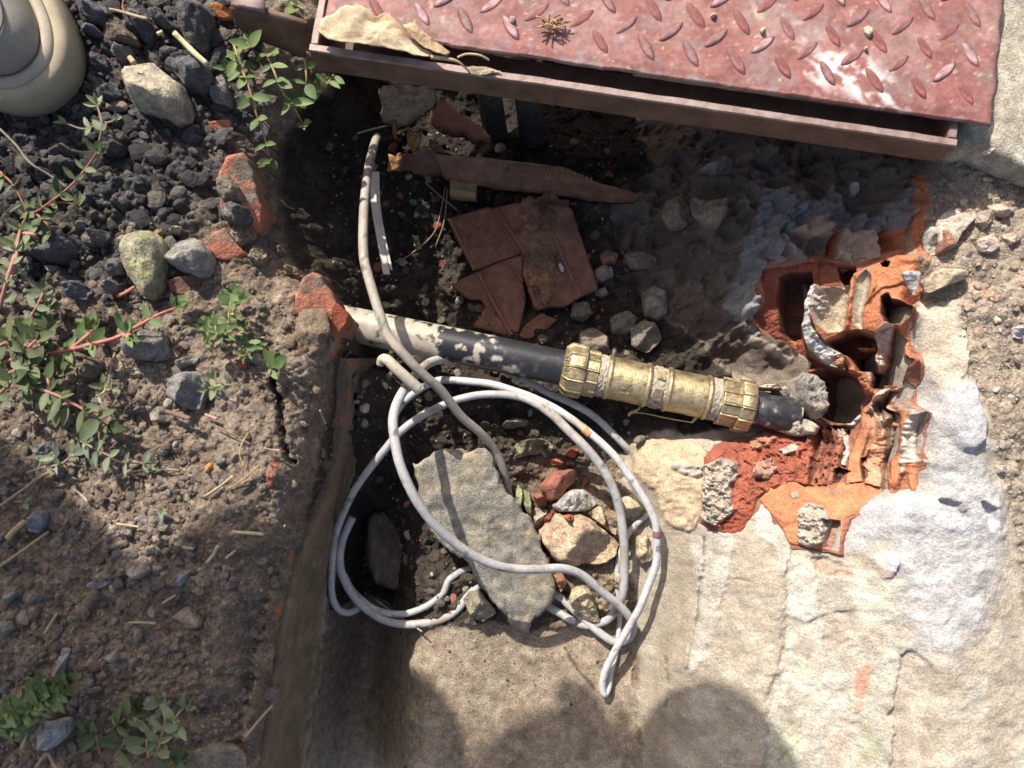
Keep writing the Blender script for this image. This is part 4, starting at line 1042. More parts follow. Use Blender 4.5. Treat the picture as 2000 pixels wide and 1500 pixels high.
plate_mark(Z(3, [(740, 130), (820, 170), (830, 260), (760, 220)]), (0.5, 0.42, 0.38), 0.6, 513)
plate_mark(Z(2, [(1000, 230), (1300, 270), (1500, 350), (1100, 310)]), (0.22, 0.16, 0.17), 0.9, 514)
plate_mark(Z(2, [(60, 120), (120, 0), (300, 40), (200, 120)]), (0.30, 0.18, 0.18), 0.7, 515)
top = W3.reshape(-1, 3); bot = top.copy(); bot[:, 2] = 0.0515
I = np.arange(nu * nv).reshape(nv, nu); Fq = np.stack([I[:-1, :-1], I[:-1, 1:], I[1:, 1:], I[1:, :-1]], -1).reshape(-1, 4)
per = list(I[0, :]) + list(I[1:, -1]) + list(I[-1, -2::-1]) + list(I[-2:0:-1, 0])
lowv = np.array([bot[i] for i in per]); base = nu * nv
Fs = [(per[i], base + i, base + (i + 1) % len(per), per[(i + 1) % len(per)]) for i in range(len(per))]
allc = np.vstack([pc.reshape(-1, 3), np.tile((0.13, 0.06, 0.05), (len(per), 1))])
cover = empty('hatch_cover', HF((pu0 + pu1) / 2, pv0, 0.0515), 'worn red checker-plate steel cover with chipped front edge', 'hatch cover')
plate = mesh_obj('plate', np.vstack([top, lowv]), [tuple(f) for f in Fq.tolist()] + Fs + [tuple(base + i for i in range(len(per)))], M['paint'], cover, allc)
def tread_mesh(name, col, sd):
    n, V, F = 20, [], []
    for (s, z) in ((1.0, -0.0004), (0.84, 0.0004), (0.6, 0.0010), (0.3, 0.0013)):
        for i in range(n):
            a = 2 * math.pi * i / n
            V.append((0.0118 * math.copysign(abs(math.cos(a)) ** 0.9, math.cos(a)) * (0.45 + 0.55 * s), 0.0040 * math.sin(a) * s * (1 - 0.35 * abs(math.cos(a)) ** 3), z))
    V.append((0, 0, 0.0013))
    for r in range(3):
        for i in range(n):
            F.append((r * n + i, r * n + (i + 1) % n, (r + 1) * n + (i + 1) % n, (r + 1) * n + i))
    for i in range(n): F.append((3 * n + i, 3 * n + (i + 1) % n, 4 * n))
    me = bpy.data.meshes.new(name); me.from_pydata(V, [], F); me.polygons.foreach_set('use_smooth', [True] * len(F))
    v = np.array(V); w = sstep(0.0003, 0.0013, v[:, 2])[:, None]
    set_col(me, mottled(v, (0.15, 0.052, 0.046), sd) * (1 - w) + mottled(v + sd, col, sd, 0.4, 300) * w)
    me.materials.append(M['paint']); return me
tms = [tread_mesh('tread', c, 520 + i) for i, c in enumerate(((0.22, 0.10, 0.095), (0.20, 0.072, 0.065), (0.29, 0.18, 0.18), (0.20, 0.07, 0.06), (0.18, 0.10, 0.095)))]
plate_loc = world_loc(cover)
t0 = U(1312, 60, 0.057); tu = float((t0 - FA) @ ex); tv = float((t0 - FA) @ ey)
SU, SV = 0.0338, 0.0312
ang0 = math.atan2(ex[1], ex[0]); ncnt = 0; rest = []
for i in range(-30, 31):
    for j in range(-2, 16):
        for kind in (0, 1):
            u = tu + (i + 0.5 * kind) * SU + random.uniform(-.0008, .0008); v = tv + (j + 0.5 * kind) * SV + random.uniform(-.0008, .0008)
            if not (pu0 + 0.011 < u < pu1 - 0.009 and pv0 + 0.007 < v < pv0 + PD - 0.012): continue
            if kind == 1 and v < pv0 + 0.012 and random.random() < 0.5: continue
            p = HF(u, v, 0.0566); a = ang0 + math.radians(47 if kind == 0 else -52) + random.uniform(-.06, .06)
            if v < pv0 + 0.135:
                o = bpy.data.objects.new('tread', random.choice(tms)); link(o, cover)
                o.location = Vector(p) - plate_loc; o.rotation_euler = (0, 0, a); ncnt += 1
                s = random.uniform(0.88, 1.05); o.scale = (s, s, random.uniform(0.55, 1.05))
            else: rest.append((p, a))
RV, RF, RC = [], [], []
tv_ = np.array([q.co[:] for q in tms[1].vertices]); tf_ = [tuple(q.vertices) for q in tms[1].polygons]
for p, a in rest:
    b0 = len(RV); c_, s_ = math.cos(a), math.sin(a)
    for q in tv_: RV.append((p[0] + q[0] * c_ - q[1] * s_, p[1] + q[0] * s_ + q[1] * c_, p[2] + q[2]))
    RF += [tuple(b0 + i for i in f) for f in tf_]
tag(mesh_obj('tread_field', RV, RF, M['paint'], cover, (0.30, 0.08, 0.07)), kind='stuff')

# concrete slab that carries the hatch on the right
shard('concrete_slab', [(1868, 268, .034), (1882, 284, .034), (1915, 283, .033), (1950, 298, .034), (1978, 312, .033), (2010, 330, .034), (2250, 390, .034), (2350, 0, .034), (2300, -700, .034), (1960, -700, .034), (1900, 60, .034)], 0.045, (0.33, 0.29, 0.225), 'grey concrete slab under the right end of the hatch cover', 'slab', mat='concrete', n=160, jag=0.004, lump=0.0025, bevel=0.004, col2=(0.42, 0.385, 0.32))
rock('wood_scrap', [(1918, 297), (1932, 290), (1944, 288), (1944, 293), (1930, 302), (1919, 302)], 0.004, (0.50, 0.40, 0.34), 'small pale splinter lying on the concrete slab corner', 'splinter', z0=0.036, facets=1)

# dry leaf that lies on the frame corner and the plate
def leaf_sheet(name, outline, hfun, col, label, cat, col2=None, t=0.0006, n=90, parent=None):
    w = np.array([U(a, b, 0.06) for a, b in outline]); p = resample(w, n); c = p.mean(0); V = []
    p[:, :2] += (p - c)[:, :2] * fbm(p[:, 0] * 150, p[:, 1] * 150, octv=3, seed=nseed())[:, None] * 0.07
    ts = np.linspace(0.08, 1, 12)
    for t_ in ts:
        q = c + (p - c) * t_
        V.append(q)
    v = np.vstack([c[None, :]] + V)
    v[:, 2] = hfun(v[:, 0], v[:, 1])
    v[:, 2] += fbm(v[:, 0] * 70, v[:, 1] * 70, octv=4, seed=nseed()) * 0.0042
    lo = v.copy(); lo[:, 2] -= t; N = len(v); F = []
    for i in range(n): F.append((0, 1 + i, 1 + (i + 1) % n)); F.append((N, N + 1 + (i + 1) % n, N + 1 + i))
    for r in range(len(ts) - 1):
        for i in range(n):
            a, b, j = 1 + r * n, 1 + (r + 1) * n, (i + 1) % n
            F.append((a + i, b + i, b + j, a + j)); F.append((N + a + i, N + a + j, N + b + j, N + b + i))
    a = 1 + (len(ts) - 1) * n
    for i in range(n): F.append((a + i, N + a + i, N + a + (i + 1) % n, a + (i + 1) % n))
    vv_ = np.vstack([v, lo]); cc = mottled(vv_, col, nseed(), 0.2)
    if col2 is not None:
        m = sstep(0.1, 0.4, fbm(vv_[:, 0] * 60, vv_[:, 1] * 140, octv=3, seed=nseed()))[:, None]; cc = cc * (1 - m) + mottled(vv_, col2, 5) * m
    return tag(mesh_obj(name, vv_, F, M['twig'], parent, cc), label, cat)
lo0 = U(625, 55, .06); lo1 = U(860, 110, .06)
dl = empty('dry_leaf', lo0, 'large curled tan dead leaf on the frame corner', 'dry leaf')
leaf_sheet('blade', Z(2, [(50, 170), (90, 110), (150, 75), (230, 42), (300, 45), (350, 70), (375, 100), (440, 80), (500, 110), (530, 160), (560, 200), (640, 260), (720, 318), (600, 300), (420, 265), (240, 240), (120, 215)]),
           lambda x, y: 0.061 + 0.006 * np.sin((x - lo0[0]) * 28) * np.clip((y - lo0[1]) * 20 + 0.5, 0, 1) - np.clip((x - lo0[0]) * 0.02, 0, 0.01), (0.46, 0.36, 0.235), None, None, (0.27, 0.19, 0.115), parent=dl)
leaf_sheet('rolled_edge', Z(2, [(535, 165), (575, 140), (610, 150), (660, 210), (760, 280), (800, 310), (770, 325), (700, 310), (620, 250)]),
           lambda x, y: 0.068 + 0.004 * np.sin((x - lo0[0]) * 60), (0.36, 0.25, 0.15), None, None, (0.25, 0.16, 0.09), parent=dl)
tube('leaf_stalk', [Z(2, [(690, 318)])[0] + (.062,), Z(2, [(790, 330)])[0] + (.061,), Z(2, [(850, 350)])[0] + (.058,), Z(2, [(905, 400)])[0] + (.052,)], [0.0016, 0.0013, 0.0009, 0.0008], (0.45, 0.33, 0.2), parent=dl, mat='twig')
leaf_sheet('small_dry_leaf', Z(2, [(880, 350), (930, 335), (1000, 340), (1085, 366), (1000, 378), (910, 378)]), lambda x, y: 0.053 + 0.003 * np.sin(x * 90), (0.38, 0.29, 0.20), 'small curled brown leaf tip in the gap before the plate', 'dry leaf')
tube('dry_stalk', [Z(2, [(840, 320)])[0] + (.060,), Z(2, [(890, 302)])[0] + (.063,), Z(2, [(960, 308)])[0] + (.063,), Z(2, [(1015, 335)])[0] + (.058,)], 0.0008, (0.45, 0.34, 0.2), 'thin arched leaf stalk beside the curled dead leaf', 'stalk', mat='twig')
# litter on the plate
ck = empty('seed_head', U(1085, 50, .058), 'dry brown seed tuft lying on the red plate', 'seed head')
for k in range(26):
    a = random.uniform(0, 6.28); c0 = np.array(U(1082 + random.uniform(-14, 10), 52 + random.uniform(-8, 10), .060))
    tube('bristle', [c0, c0 + np.array((math.cos(a) * .004, math.sin(a) * .004, random.uniform(.001, .005))), c0 + np.array((math.cos(a) * .009, math.sin(a) * .006, random.uniform(.0, .006)))], 0.0006, random.choice([(0.33, 0.2, 0.1), (0.2, 0.11, 0.06), (0.45, 0.32, 0.18)]), parent=ck, mat='twig', per=3, sides=5, world_pts=True)
for pl, lb in ((Z(3, [(1105, 150), (1130, 140), (1160, 165), (1155, 195), (1140, 212), (1115, 190)]), 'pale pea-sized pebble on the red plate'),
               (Z(3, [(1110, 262), (1130, 262), (1128, 282), (1112, 280)]), 'tiny pale grain just below the pebble on the plate'),
               (Z(2, [(1130, 95), (1160, 90), (1158, 125), (1135, 130)]), 'small greenish crumb left of the seed tuft'),
               (Z(3, [(250, 80), (290, 68), (280, 90), (255, 100)]), 'white flake near the top edge of the red plate'),
               (Z(3, [(525, 160), (555, 150), (560, 180), (535, 190)]), 'yellowish crumb between two treads of the plate')):
    rock('crumb', pl, 0.004, (0.5, 0.42, 0.32), lb, 'crumb', z0=0.057, facets=1, n=16)
# ------------------------------------------------------------------ water pipe with brass coupling
zp = D(-0.118)
q0, q1 = U(1098, 718, zp), U(1468, 795, zp)
ax = q1 - q0; CLN = np.linalg.norm(ax); ax /= CLN
s1 = np.cross(ax, (0, 0, 1.0)); s1 /= np.linalg.norm(s1); s2 = np.cross(s1, ax)      # s1 points to the photograph's bottom, s2 up
def lathe(name, prof, rfun, mat, parent, seg=120, col=None, start=None, colfun=None, bend=None):
    st0 = q0 if start is None else start
    a = np.linspace(0, 2 * math.pi, seg, endpoint=False); V = []
    for (s, r) in prof:
        rr_ = rfun(a, r, s) if rfun else np.full(seg, r)
        c = st0 + ax * s
        if bend is not None: c = c + bend(s)
        V.append(c + (s1 * np.cos(a)[:, None] + s2 * np.sin(a)[:, None]) * rr_[:, None])
    V = np.vstack(V); F = []; n = len(prof)
    for i in range(n - 1):
        for k in range(seg):
            j = (k + 1) % seg
            F.append((i * seg + k, (i + 1) * seg + k, (i + 1) * seg + j, i * seg + j))
    F.append(tuple(range(seg))); F.append(tuple((n - 1) * seg + k for k in range(seg))[::-1])
    cc = colfun(V) if colfun else col
    o = mesh_obj(name, V, F, M[mat] if isinstance(mat, str) else mat, parent, cc)
    return o
PIPE_R = 0.0160
wp = empty('water_pipe', U(1050, 705, zp - PIPE_R), 'black water pipe joined by a brass compression coupling', 'water pipe')
pl0 = float((U(640, 606, zp) - q0) @ ax)
def pipe_col(V):
    s = (V - q0) @ ax
    n1_ = fbm(V[:, 0] * 50, V[:, 1] * 50, V[:, 2] * 50, octv=5, seed=601); n2_ = fbm(V[:, 0] * 190, V[:, 1] * 190, V[:, 2] * 190, octv=3, seed=602)
    lvl = np.interp(s, [pl0, -0.185, -0.13, -0.10, -0.075, -0.04, 0.0, 0.175, 0.20, 0.235, 0.3], [0.1, 0.34, 0.38, 0.12, -0.05, -0.14, -0.45, -0.35, -0.1, -0.02, 0.0])
    w = sstep(0.05, 0.16, n1_ * 0.6 + n2_ * 0.45 + lvl)[:, None]
    grey = sstep(-0.1, 0.5, n2_ + n1_)[:, None]
    base = np.array((0.022, 0.022, 0.025)) * (1 - grey) + np.array((0.065, 0.062, 0.064)) * grey
    return base * (1 - w) + np.array((0.37, 0.32, 0.255)) * (1 + 0.3 * n2_[:, None]) * w
lathe('pipe_section', [(s, PIPE_R) for s in np.linspace(pl0, 0.012, 190)], None, 'plastic', wp, 72, colfun=pipe_col, bend=lambda s: np.array((0, 0, -0.004 * min(1, s / pl0) if s < 0 else 0)))
pr1 = float((U(1556, 813, zp) - q0) @ ax)
lathe('pipe_section', [(s, PIPE_R) for s in np.linspace(CLN - 0.012, pr1, 70)], None, 'plastic', wp, 72, colfun=pipe_col)
cpl = empty('coupling', tuple(q0 - np.array((0, 0, 0.024)) - np.array(wp.location)), parent=wp)
def nut_r(nf, rib, ph=0.0):
    def f(a, r, s):
        t = ((a + ph) / (2 * math.pi) * nf) % 1.0
        flat = math.cos(math.pi / nf) / np.cos((t - 0.5) * 2 * math.pi / nf)
        dst = np.minimum(np.abs(t), np.abs(1 - t)) * 2 * math.pi * r / nf
        return r * flat + (np.where((dst > 0.0007) & (dst < 0.0014), -0.0006, 0) + np.where(dst <= 0.0007, 0.0006, 0)) * rib
    return f
def seg_prof(a, b, r, n=6, ch=0.0006):
    a, b = a * CLN, b * CLN
    return [(a, r * 0.9), (a, r - ch), (a + ch, r)] + [(s, r) for s in np.linspace(a + ch * 1.5, b - ch * 1.5, n)] + [(b - ch, r), (b, r - ch), (b, r * 0.9)]
# left nut, with a bevelled front face
lathe('end_nut', [(0.0, 0.0163), (0.0004, 0.0190), (0.0052, 0.0232), (0.0058, 0.0238), (0.010, 0.0238), (0.015, 0.0238), (0.0195, 0.0238), (0.0203, 0.0230), (0.0203, 0.0195)], nut_r(12, 1.6), 'brass', cpl, 420)
lathe('end_nut', [(CLN, 0.0163), (CLN - 0.0004, 0.0205), (CLN - 0.002, 0.0230), (CLN - 0.003, 0.0238), (CLN - 0.008, 0.0238), (CLN - 0.0135, 0.0238), (CLN - 0.0147, 0.0228), (CLN - 0.0147, 0.0195)][::-1], nut_r(12, 1.6, 0.2), 'brass', cpl, 420)
lathe('nut_collar', seg_prof(.115, .185, 0.0202), nut_r(12, 1.6), 'brass', cpl, 420)
lathe('nut_collar', seg_prof(.825, .917, 0.0208), nut_r(12, 1.6, 0.2), 'brass', cpl, 420)
gritf = lambda a, r, s: r + 0.0007 * vnoise(a * 9, np.full_like(a, s * 900), seed=7) + 0.0004 * vnoise(a * 30, np.full_like(a, s * 2500), seed=8)
for (a, b, r) in ((.185, .235, .0189), (.458, .545, .0182), (.775, .825, .0190)):
    lathe('grit_band', seg_prof(a, b, r, 14), gritf, 'grit', cpl)
lathe('body', seg_prof(.250, .432, .0192, 10, .0003), None, 'brass', cpl)
lathe('body', seg_prof(.562, .745, .0192, 10, .0003), None, 'brass', cpl)
def ridge(c, w, r0, r1): return [(c * CLN + w * math.cos(t) * -1, r0 + (r1 - r0) * math.sin(t)) for t in np.linspace(0, math.pi, 10)]
for c in (.243, .443, .553, .760):
    lathe('ridge', ridge(c, 0.0026, 0.0180, 0.0206), None, 'brass', cpl)
lathe('core', [(0.19 * CLN, 0.0175), (0.5 * CLN, 0.0175), (0.82 * CLN, 0.0175)], None, 'brass', cpl)
for ang in (math.radians(62), math.radians(-10), math.radians(30 + 90), math.radians(200)):      # square wrench flats in the middle groove
    c = q0 + ax * (0.498 * CLN); rd = s1 * math.cos(ang) + s2 * math.sin(ang); td = -s1 * math.sin(ang) + s2 * math.cos(ang)
    V = [c + ax * (i * 0.0036) + td * (j * 0.0052) + rd * z for z in (0.0150, 0.0192) for i, j in ((-1, -1), (1, -1), (1, 1), (-1, 1))]
    mesh_obj('wrench_flat', V, [(0, 3, 2, 1), (4, 5, 6, 7), (0, 1, 5, 4), (1, 2, 6, 5), (2, 3, 7, 6), (3, 0, 4, 7)], M['brass'], cpl, smooth=False)
def emboss(name, text, size, s_c, ang, rfun, parent, depth=0.0005):
    """raised cast letters that follow the round surface; they read upwards, tops towards the left nut"""
    cu = bpy.data.curves.new('t', 'FONT'); cu.body = text; cu.size = size; cu.align_x = 'CENTER'; cu.align_y = 'CENTER'; cu.resolution_u = 3
    to = bpy.data.objects.new('t', cu); COL.objects.link(to)
    bpy.context.view_layer.update()
    me = to.to_mesh(); bm = bmesh.new(); bm.from_mesh(me); to.to_mesh_clear(); bpy.data.objects.remove(to)
    bmesh.ops.triangulate(bm, faces=bm.faces)
    ext = bmesh.ops.extrude_face_region(bm, geom=bm.faces[:])
    for g in ext['geom']:
        if isinstance(g, bmesh.types.BMVert): g.co.z = 1.0
    V = []
    for v_ in bm.verts:
        s = s_c - v_.co.y
        r = rfun(s) + (depth if v_.co.z > 0.5 else -0.0004)
        a = ang + v_.co.x / rfun(s_c)
        V.append(q0 + ax * s + (s1 * math.cos(a) + s2 * math.sin(a)) * r)
    bm.verts.index_update(); F = [tuple(v_.index for v_ in f.verts) for f in bm.faces]; bm.free()
    return mesh_obj(name, V, F, M['brass'], parent, smooth=False)
emboss('cast_lettering', '1¼', 0.0110, 0.335 * CLN, math.radians(62), lambda s: 0.0192, cpl, 0.0011)
emboss('cast_lettering', 'MADE', 0.0062, 0.0028, math.radians(100), lambda s: 0.0190 + (s - 0.0004) / 0.0048 * 0.0042, cpl, 0.0008)
# hemp thread hanging below the coupling
tube('hemp_thread', [(1252, 790, -.135), (1246, 800, -.136), (1232, 806, -.137), (1228, 812, -.138), (1236, 806, -.137), (1262, 808, -.138), (1300, 816, -.139), (1345, 824, -.139), (1352, 824, -.138), (1360, 814, -.137), (1364, 808, -.135)], [0.0007, 0.0009, 0.0016, 0.0009, 0.0006, 0.0005, 0.0006, 0.0006, 0.0010, 0.0018, 0.0008], (0.50, 0.38, 0.20), parent=cpl, mat='twig', per=6)

# ------------------------------------------------------------------ cables
LG = (0.36, 0.345, 0.335); DUST = (0.33, 0.275, 0.215)
tube('cable', [(735, 268, -.12), (729, 285, -.105), (718, 345, -.085), (712, 430, -.065), (712, 500, -.05), (722, 548, -.042), (740, 612, -.036), (757, 654, -.036), (796, 700, -.045), (824, 727, -.055), (862, 762, -.072), (901, 811, -.095), (940, 845, -.115), (967, 880, -.135), (985, 920, -.150), (995, 965, -.172), (998, 985, -.185)], [.0044, .0046, .0049, .0049, .0049, .0048, .0048, .0046, .0045, .0045, .0043],
     (0.30, 0.265, 0.22), 'dusty grey-brown cable hanging down across the black pipe', 'cable', dirt=(0.42, 0.35, 0.27), sides=14, dirt_amt=0.1)
tube('cable', [(900, 690, -.150), (876, 701, -.130), (845, 706, -.105), (824, 720, -.085), (796, 752, -.060), (775, 783, -.042), (766, 815, -.032), (768, 850, -.026), (778, 902, -.024), (796, 948, -.028), (820, 990, -.036), (852, 1031, -.048), (897, 1069, -.064), (950, 1097, -.080), (1002, 1109, -.094), (1055, 1110, -.108), (1100, 1111, -.120), (1139, 1125, -.132), (1181, 1160, -.146), (1219, 1192, -.160), (1237, 1220, -.172), (1230, 1245, -.184), (1205, 1255, -.187), (1181, 1244, -.187), (1146, 1216, -.189), (1111, 1185, -.192), (1086, 1164, -.194), (1010, 1130, -.194), (955, 1130, -.184), (925, 1155, -.180), (897, 1188, -.182), (866, 1206, -.185), (824, 1216, -.186), (782, 1217, -.185), (740, 1206, -.183), (701, 1178, -.178), (677, 1145, -.170), (663, 1105, -.160), (668, 1060, -.152), (690, 1010, -.150)],
     [.0047] * 12 + [.0046] * 8 + [.0045] * 20, LG, 'thick light-grey cable in a big loop over the broken concrete slab', 'cable', dirt=DUST, sides=14, dirt_amt=0.08)
tube('cable', [(700, 1188, -.186), (680, 1197, -.184), (663, 1190, -.180), (652, 1168, -.172), (649, 1130, -.160), (650, 1090, -.150), (656, 1052, -.142), (668, 1012, -.132), (691, 962, -.122), (719, 920, -.115), (750, 881, -.108), (782, 843, -.104), (824, 811, -.102), (866, 790, -.102), (908, 776, -.104), (950, 769, -.106), (995, 772, -.108), (1037, 784, -.108), (1079, 809, -.108), (1114, 843, -.108), (1146, 878, -.110), (1174, 916, -.115), (1195, 955, -.122), (1210, 1000, -.130), (1220, 1060, -.142), (1221, 1110, -.152), (1219, 1150, -.160), (1209, 1181, -.170), (1191, 1206, -.180), (1174, 1216, -.185), (1146, 1222, -.190), (1118, 1212, -.193), (1086, 1192, -.195), (1040, 1165, -.196), (940, 1110, -.185), (883, 1127, -.174), (866, 1157, -.176), (838, 1181, -.179), (803, 1195, -.182), (768, 1197, -.183), (733, 1188, -.182), (705, 1171, -.182), (684, 1150, -.184), (672, 1125, -.182)],
     [.0038] * 10 + [.0040] * 8 + [.0047] * 10 + [.0044] * 6 + [.0036] * 10, LG, 'grey cable ring that arches just below the black pipe', 'cable', dirt=DUST, sides=14, dirt_amt=0.10)
tube('cable', [(770, 815, -.150), (790, 785, -.145), (817, 762, -.140), (852, 743, -.135), (880, 741, -.130), (915, 745, -.126), (960, 751, -.120), (1000, 763, -.116), (1045, 779, -.113), (1090, 801, -.112), (1142, 838, -.110), (1195, 885, -.110), (1230, 932, -.112), (1258, 975, -.116), (1278, 1015, -.120), (1283, 1045, -.124), (1284, 1073, -.128), (1281, 1108, -.134), (1265, 1150, -.142), (1247, 1192, -.150), (1226, 1227, -.158), (1202, 1265, -.168), (1182, 1304, -.178), (1176, 1335, -.186), (1182, 1354, -.191), (1191, 1343, -.193), (1197, 1311, -.194), (1208, 1270, -.194), (1213, 1227, -.193), (1212, 1185, -.190), (1207, 1132, -.184), (1210, 1090, -.176), (1226, 1045, -.166), (1247, 1020, -.160), (1264, 1005, -.156)],
     [.0040] * 20 + [.0040] * 6 + [.0030] * 9, (0.44, 0.43, 0.42), 'white cable with a taped joint that loops down the right wall', 'cable', dirt=DUST, sides=14, dirt_amt=0.0)
tube('cable', [(960, 705, -.165), (992, 729, -.158), (1037, 748, -.154), (1079, 769, -.152), (1118, 787, -.152), (1160, 811, -.154), (1202, 850, -.158), (1224, 872, -.164), (1240, 890, -.175)], .0040, (0.44, 0.43, 0.42), 'short white cable running under the left brass nut', 'cable', dirt=DUST, sides=12, dirt_amt=0.0)
tube('tape_joint', [(1283, 1036, -.1225), (1283, 1048, -.1245)], .0046, (0.20, 0.11, 0.09), 'brown tape joint on the white cable by the right wall', 'tape', sides=14)
tube('rust_tape', [(1140, 837, -.1098), (1153, 848, -.1098)], .0045, (0.50, 0.28, 0.12), 'rust-stained tape wrap on the white cable below the coupling', 'tape', sides=14)
tube('conduit_stub', [(742, 712, -.040), (746, 702, -.036), (756, 703, -.034), (776, 722, -.036), (797, 741, -.040), (818, 760, -.046)], [.0036, .0044, .0052, .0054, .0054, .0054], (0.42, 0.365, 0.275), 'short dusty stub of cut conduit beside the grey loop', 'conduit', dirt=(0.30, 0.24, 0.17), sides=16)
# split trunking strip
ts_ = empty('trunking_strip', UD(745, 440, -.16), 'narrow split strip of white plastic trunking beside the hanging cable', 'trunking')
for k, (dx, w) in enumerate(((0, 0.0030), (9, 0.0012))):
    P = [np.array(UD(x + dx, y, z)) for x, y, z in ((729, 335, -.135), (731, 400, -.135), (741, 460, -.135), (755, 535 - dx, -.138))]
    V, F = [], []
    for p in catmull(P, 10):
        V += [p + (-w, 0, 0), p + (w, 0, 0.0), p + (w, 0, -0.0045 + k * .002), p + (-w, 0, -0.0045)]
    m = len(V) // 4
    for i in range(m - 1):
        for j in range(4): F.append((i * 4 + j, i * 4 + (j + 1) % 4, i * 4 + 4 + (j + 1) % 4, i * 4 + 4 + j))
    F += [(0, 1, 2, 3), tuple((m - 1) * 4 + j for j in (3, 2, 1, 0))]
    mesh_obj('plastic_rail', V, F, M['cable'], ts_, (0.52, 0.48, 0.42), smooth=False)

# ------------------------------------------------------------------ broken clay tile in the shade
TZ = {'o': (850, 280), 's': 1 / 3.75}
def T(pts): return [(850 + p[0] / 3.75, 280 + p[1] / 3.75, p[2]) for p in pts]
TC, TC2 = (0.26, 0.128, 0.082), (0.20, 0.10, 0.068)
ta = shard('roof_tile', T([(90, 550, -.172), (250, 500, -.172), (400, 458, -.172), (480, 560, -.172), (560, 680, -.173), (655, 795, -.174), (470, 860, -.177), (280, 935, -.180), (185, 740, -.176)]), 0.012, TC, 'left upper piece of the broken clay roof tile', 'tile', group='pieces of the broken roof tile', jag=0.0006, lump=0.0004, col2=TC2)
tb = shard('roof_tile', T([(285, 945, -.182), (470, 868, -.179), (655, 805, -.176), (640, 980, -.179), (665, 1120, -.181), (640, 1280, -.184), (595, 1420, -.186), (430, 1380, -.187), (270, 1340, -.188), (330, 1270, -.187), (368, 1200, -.187), (330, 1140, -.187), (255, 1140, -.187), (200, 1110, -.187), (115, 1040, -.186), (200, 985, -.184)]), 0.012, TC, 'lower piece of the broken roof tile with a round bite', 'tile', group='pieces of the broken roof tile', jag=0.0005, lump=0.0004, col2=TC2, n=90)
tc_ = shard('roof_tile', T([(425, 470, -.166), (570, 435, -.165), (720, 418, -.164), (860, 440, -.163), (1000, 465, -.163), (1070, 680, -.166), (1140, 880, -.168), (1195, 1060, -.171), (1075, 1120, -.173), (950, 1195, -.175), (850, 1190, -.176), (740, 1220, -.177), (690, 1090, -.175), (640, 960, -.173), (655, 800, -.171), (550, 640, -.169)]), 0.012, TC, 'right piece of the broken roof tile with mud on it', 'tile', group='pieces of the broken roof tile', jag=0.0006, lump=0.0004, col2=TC2, n=90)
shard('roof_tile', T([(600, 1425, -.188), (660, 1330, -.187), (770, 1245, -.186), (900, 1290, -.187), (830, 1350, -.188), (700, 1430, -.190)]), 0.010, TC, 'small corner of broken tile just above the black pipe', 'tile', group='pieces of the broken roof tile', jag=0.001, lump=0.0005, col2=TC2)
def rib(parent, pts, w, h, col=TC):
    P = catmull([np.array(UD(*p)) for p in T(pts)], 6); d = P[-1] - P[0]; sd_ = np.array((-d[1], d[0], 0)); sd_ /= np.linalg.norm(sd_); V, F = [], []
    for p in P: V += [p - sd_ * w + (0, 0, -.0015), p - sd_ * w * .5 + (0, 0, h), p + sd_ * w * .5 + (0, 0, h), p + sd_ * w + (0, 0, -.0015)]
    m = len(P)
    for i in range(m - 1):
        for j in range(3): F.append((i * 4 + j, i * 4 + j + 1, i * 4 + j + 5, i * 4 + j + 4))
    F += [(0, 1, 2, 3), tuple((m - 1) * 4 + j for j in (3, 2, 1, 0))]
    mesh_obj('rib', V, F, M['brick'], parent, col, smooth=False)
rib(ta, [(110, 560, -.172), (185, 720, -.176), (290, 925, -.180)], .0024, .003)
rib(ta, [(405, 480, -.172), (480, 590, -.172), (575, 745, -.174), (610, 800, -.175)], .0022, .0025)
rib(tb, [(320, 960, -.182), (420, 1160, -.184), (560, 1405, -.186)], .0026, .003)
rib(tb, [(540, 870, -.178), (640, 1010, -.179)], .002, .002)
rib(tc_, [(440, 485, -.166), (560, 660, -.169), (660, 815, -.171)], .0026, .003)
rib(tc_, [(690, 1060, -.175), (745, 1200, -.177)], .0024, .002)
rib(tc_, [(850, 640, -.167), (960, 900, -.170), (1060, 1120, -.174)], .0026, .002)
for p in ((700, 500, -.1635), (830, 470, -.162), (900, 520, -.162)): pass
rock('mud_clump', T([(600, 540, 0), (720, 400, 0), (830, 385, 0), (960, 440, 0), (970, 520, 0), (900, 620, 0), (780, 640, 0), (680, 600, 0)]), 0.012, (0.17, 0.105, 0.068), 'brown mud clump on the upper edge of the right tile piece', 'mud', z0=-.169, facets=2, mat='soil', ragged=0.5, rough=1.2, n=90, col2=(0.30, 0.15, 0.09))
rock('mud_clump', T([(650, 660, 0), (760, 620, 0), (860, 700, 0), (900, 860, 0), (890, 1100, 0), (800, 1160, 0), (700, 1020, 0), (640, 860, 0)]), 0.010, (0.20, 0.125, 0.075), 'long brown mud clump down the middle of the tile', 'mud', z0=-.176, facets=2, mat='soil', ragged=0.5, rough=1.2, n=90, col2=(0.30, 0.16, 0.085))
rock('pebble', T([(898, 880, 0), (920, 872, 0), (945, 920, 0), (940, 946, 0), (915, 935, 0)]), 0.004, (0.6, 0.6, 0.6), 'tiny white pebble on the muddy tile', z0=-.165, facets=0, n=16)
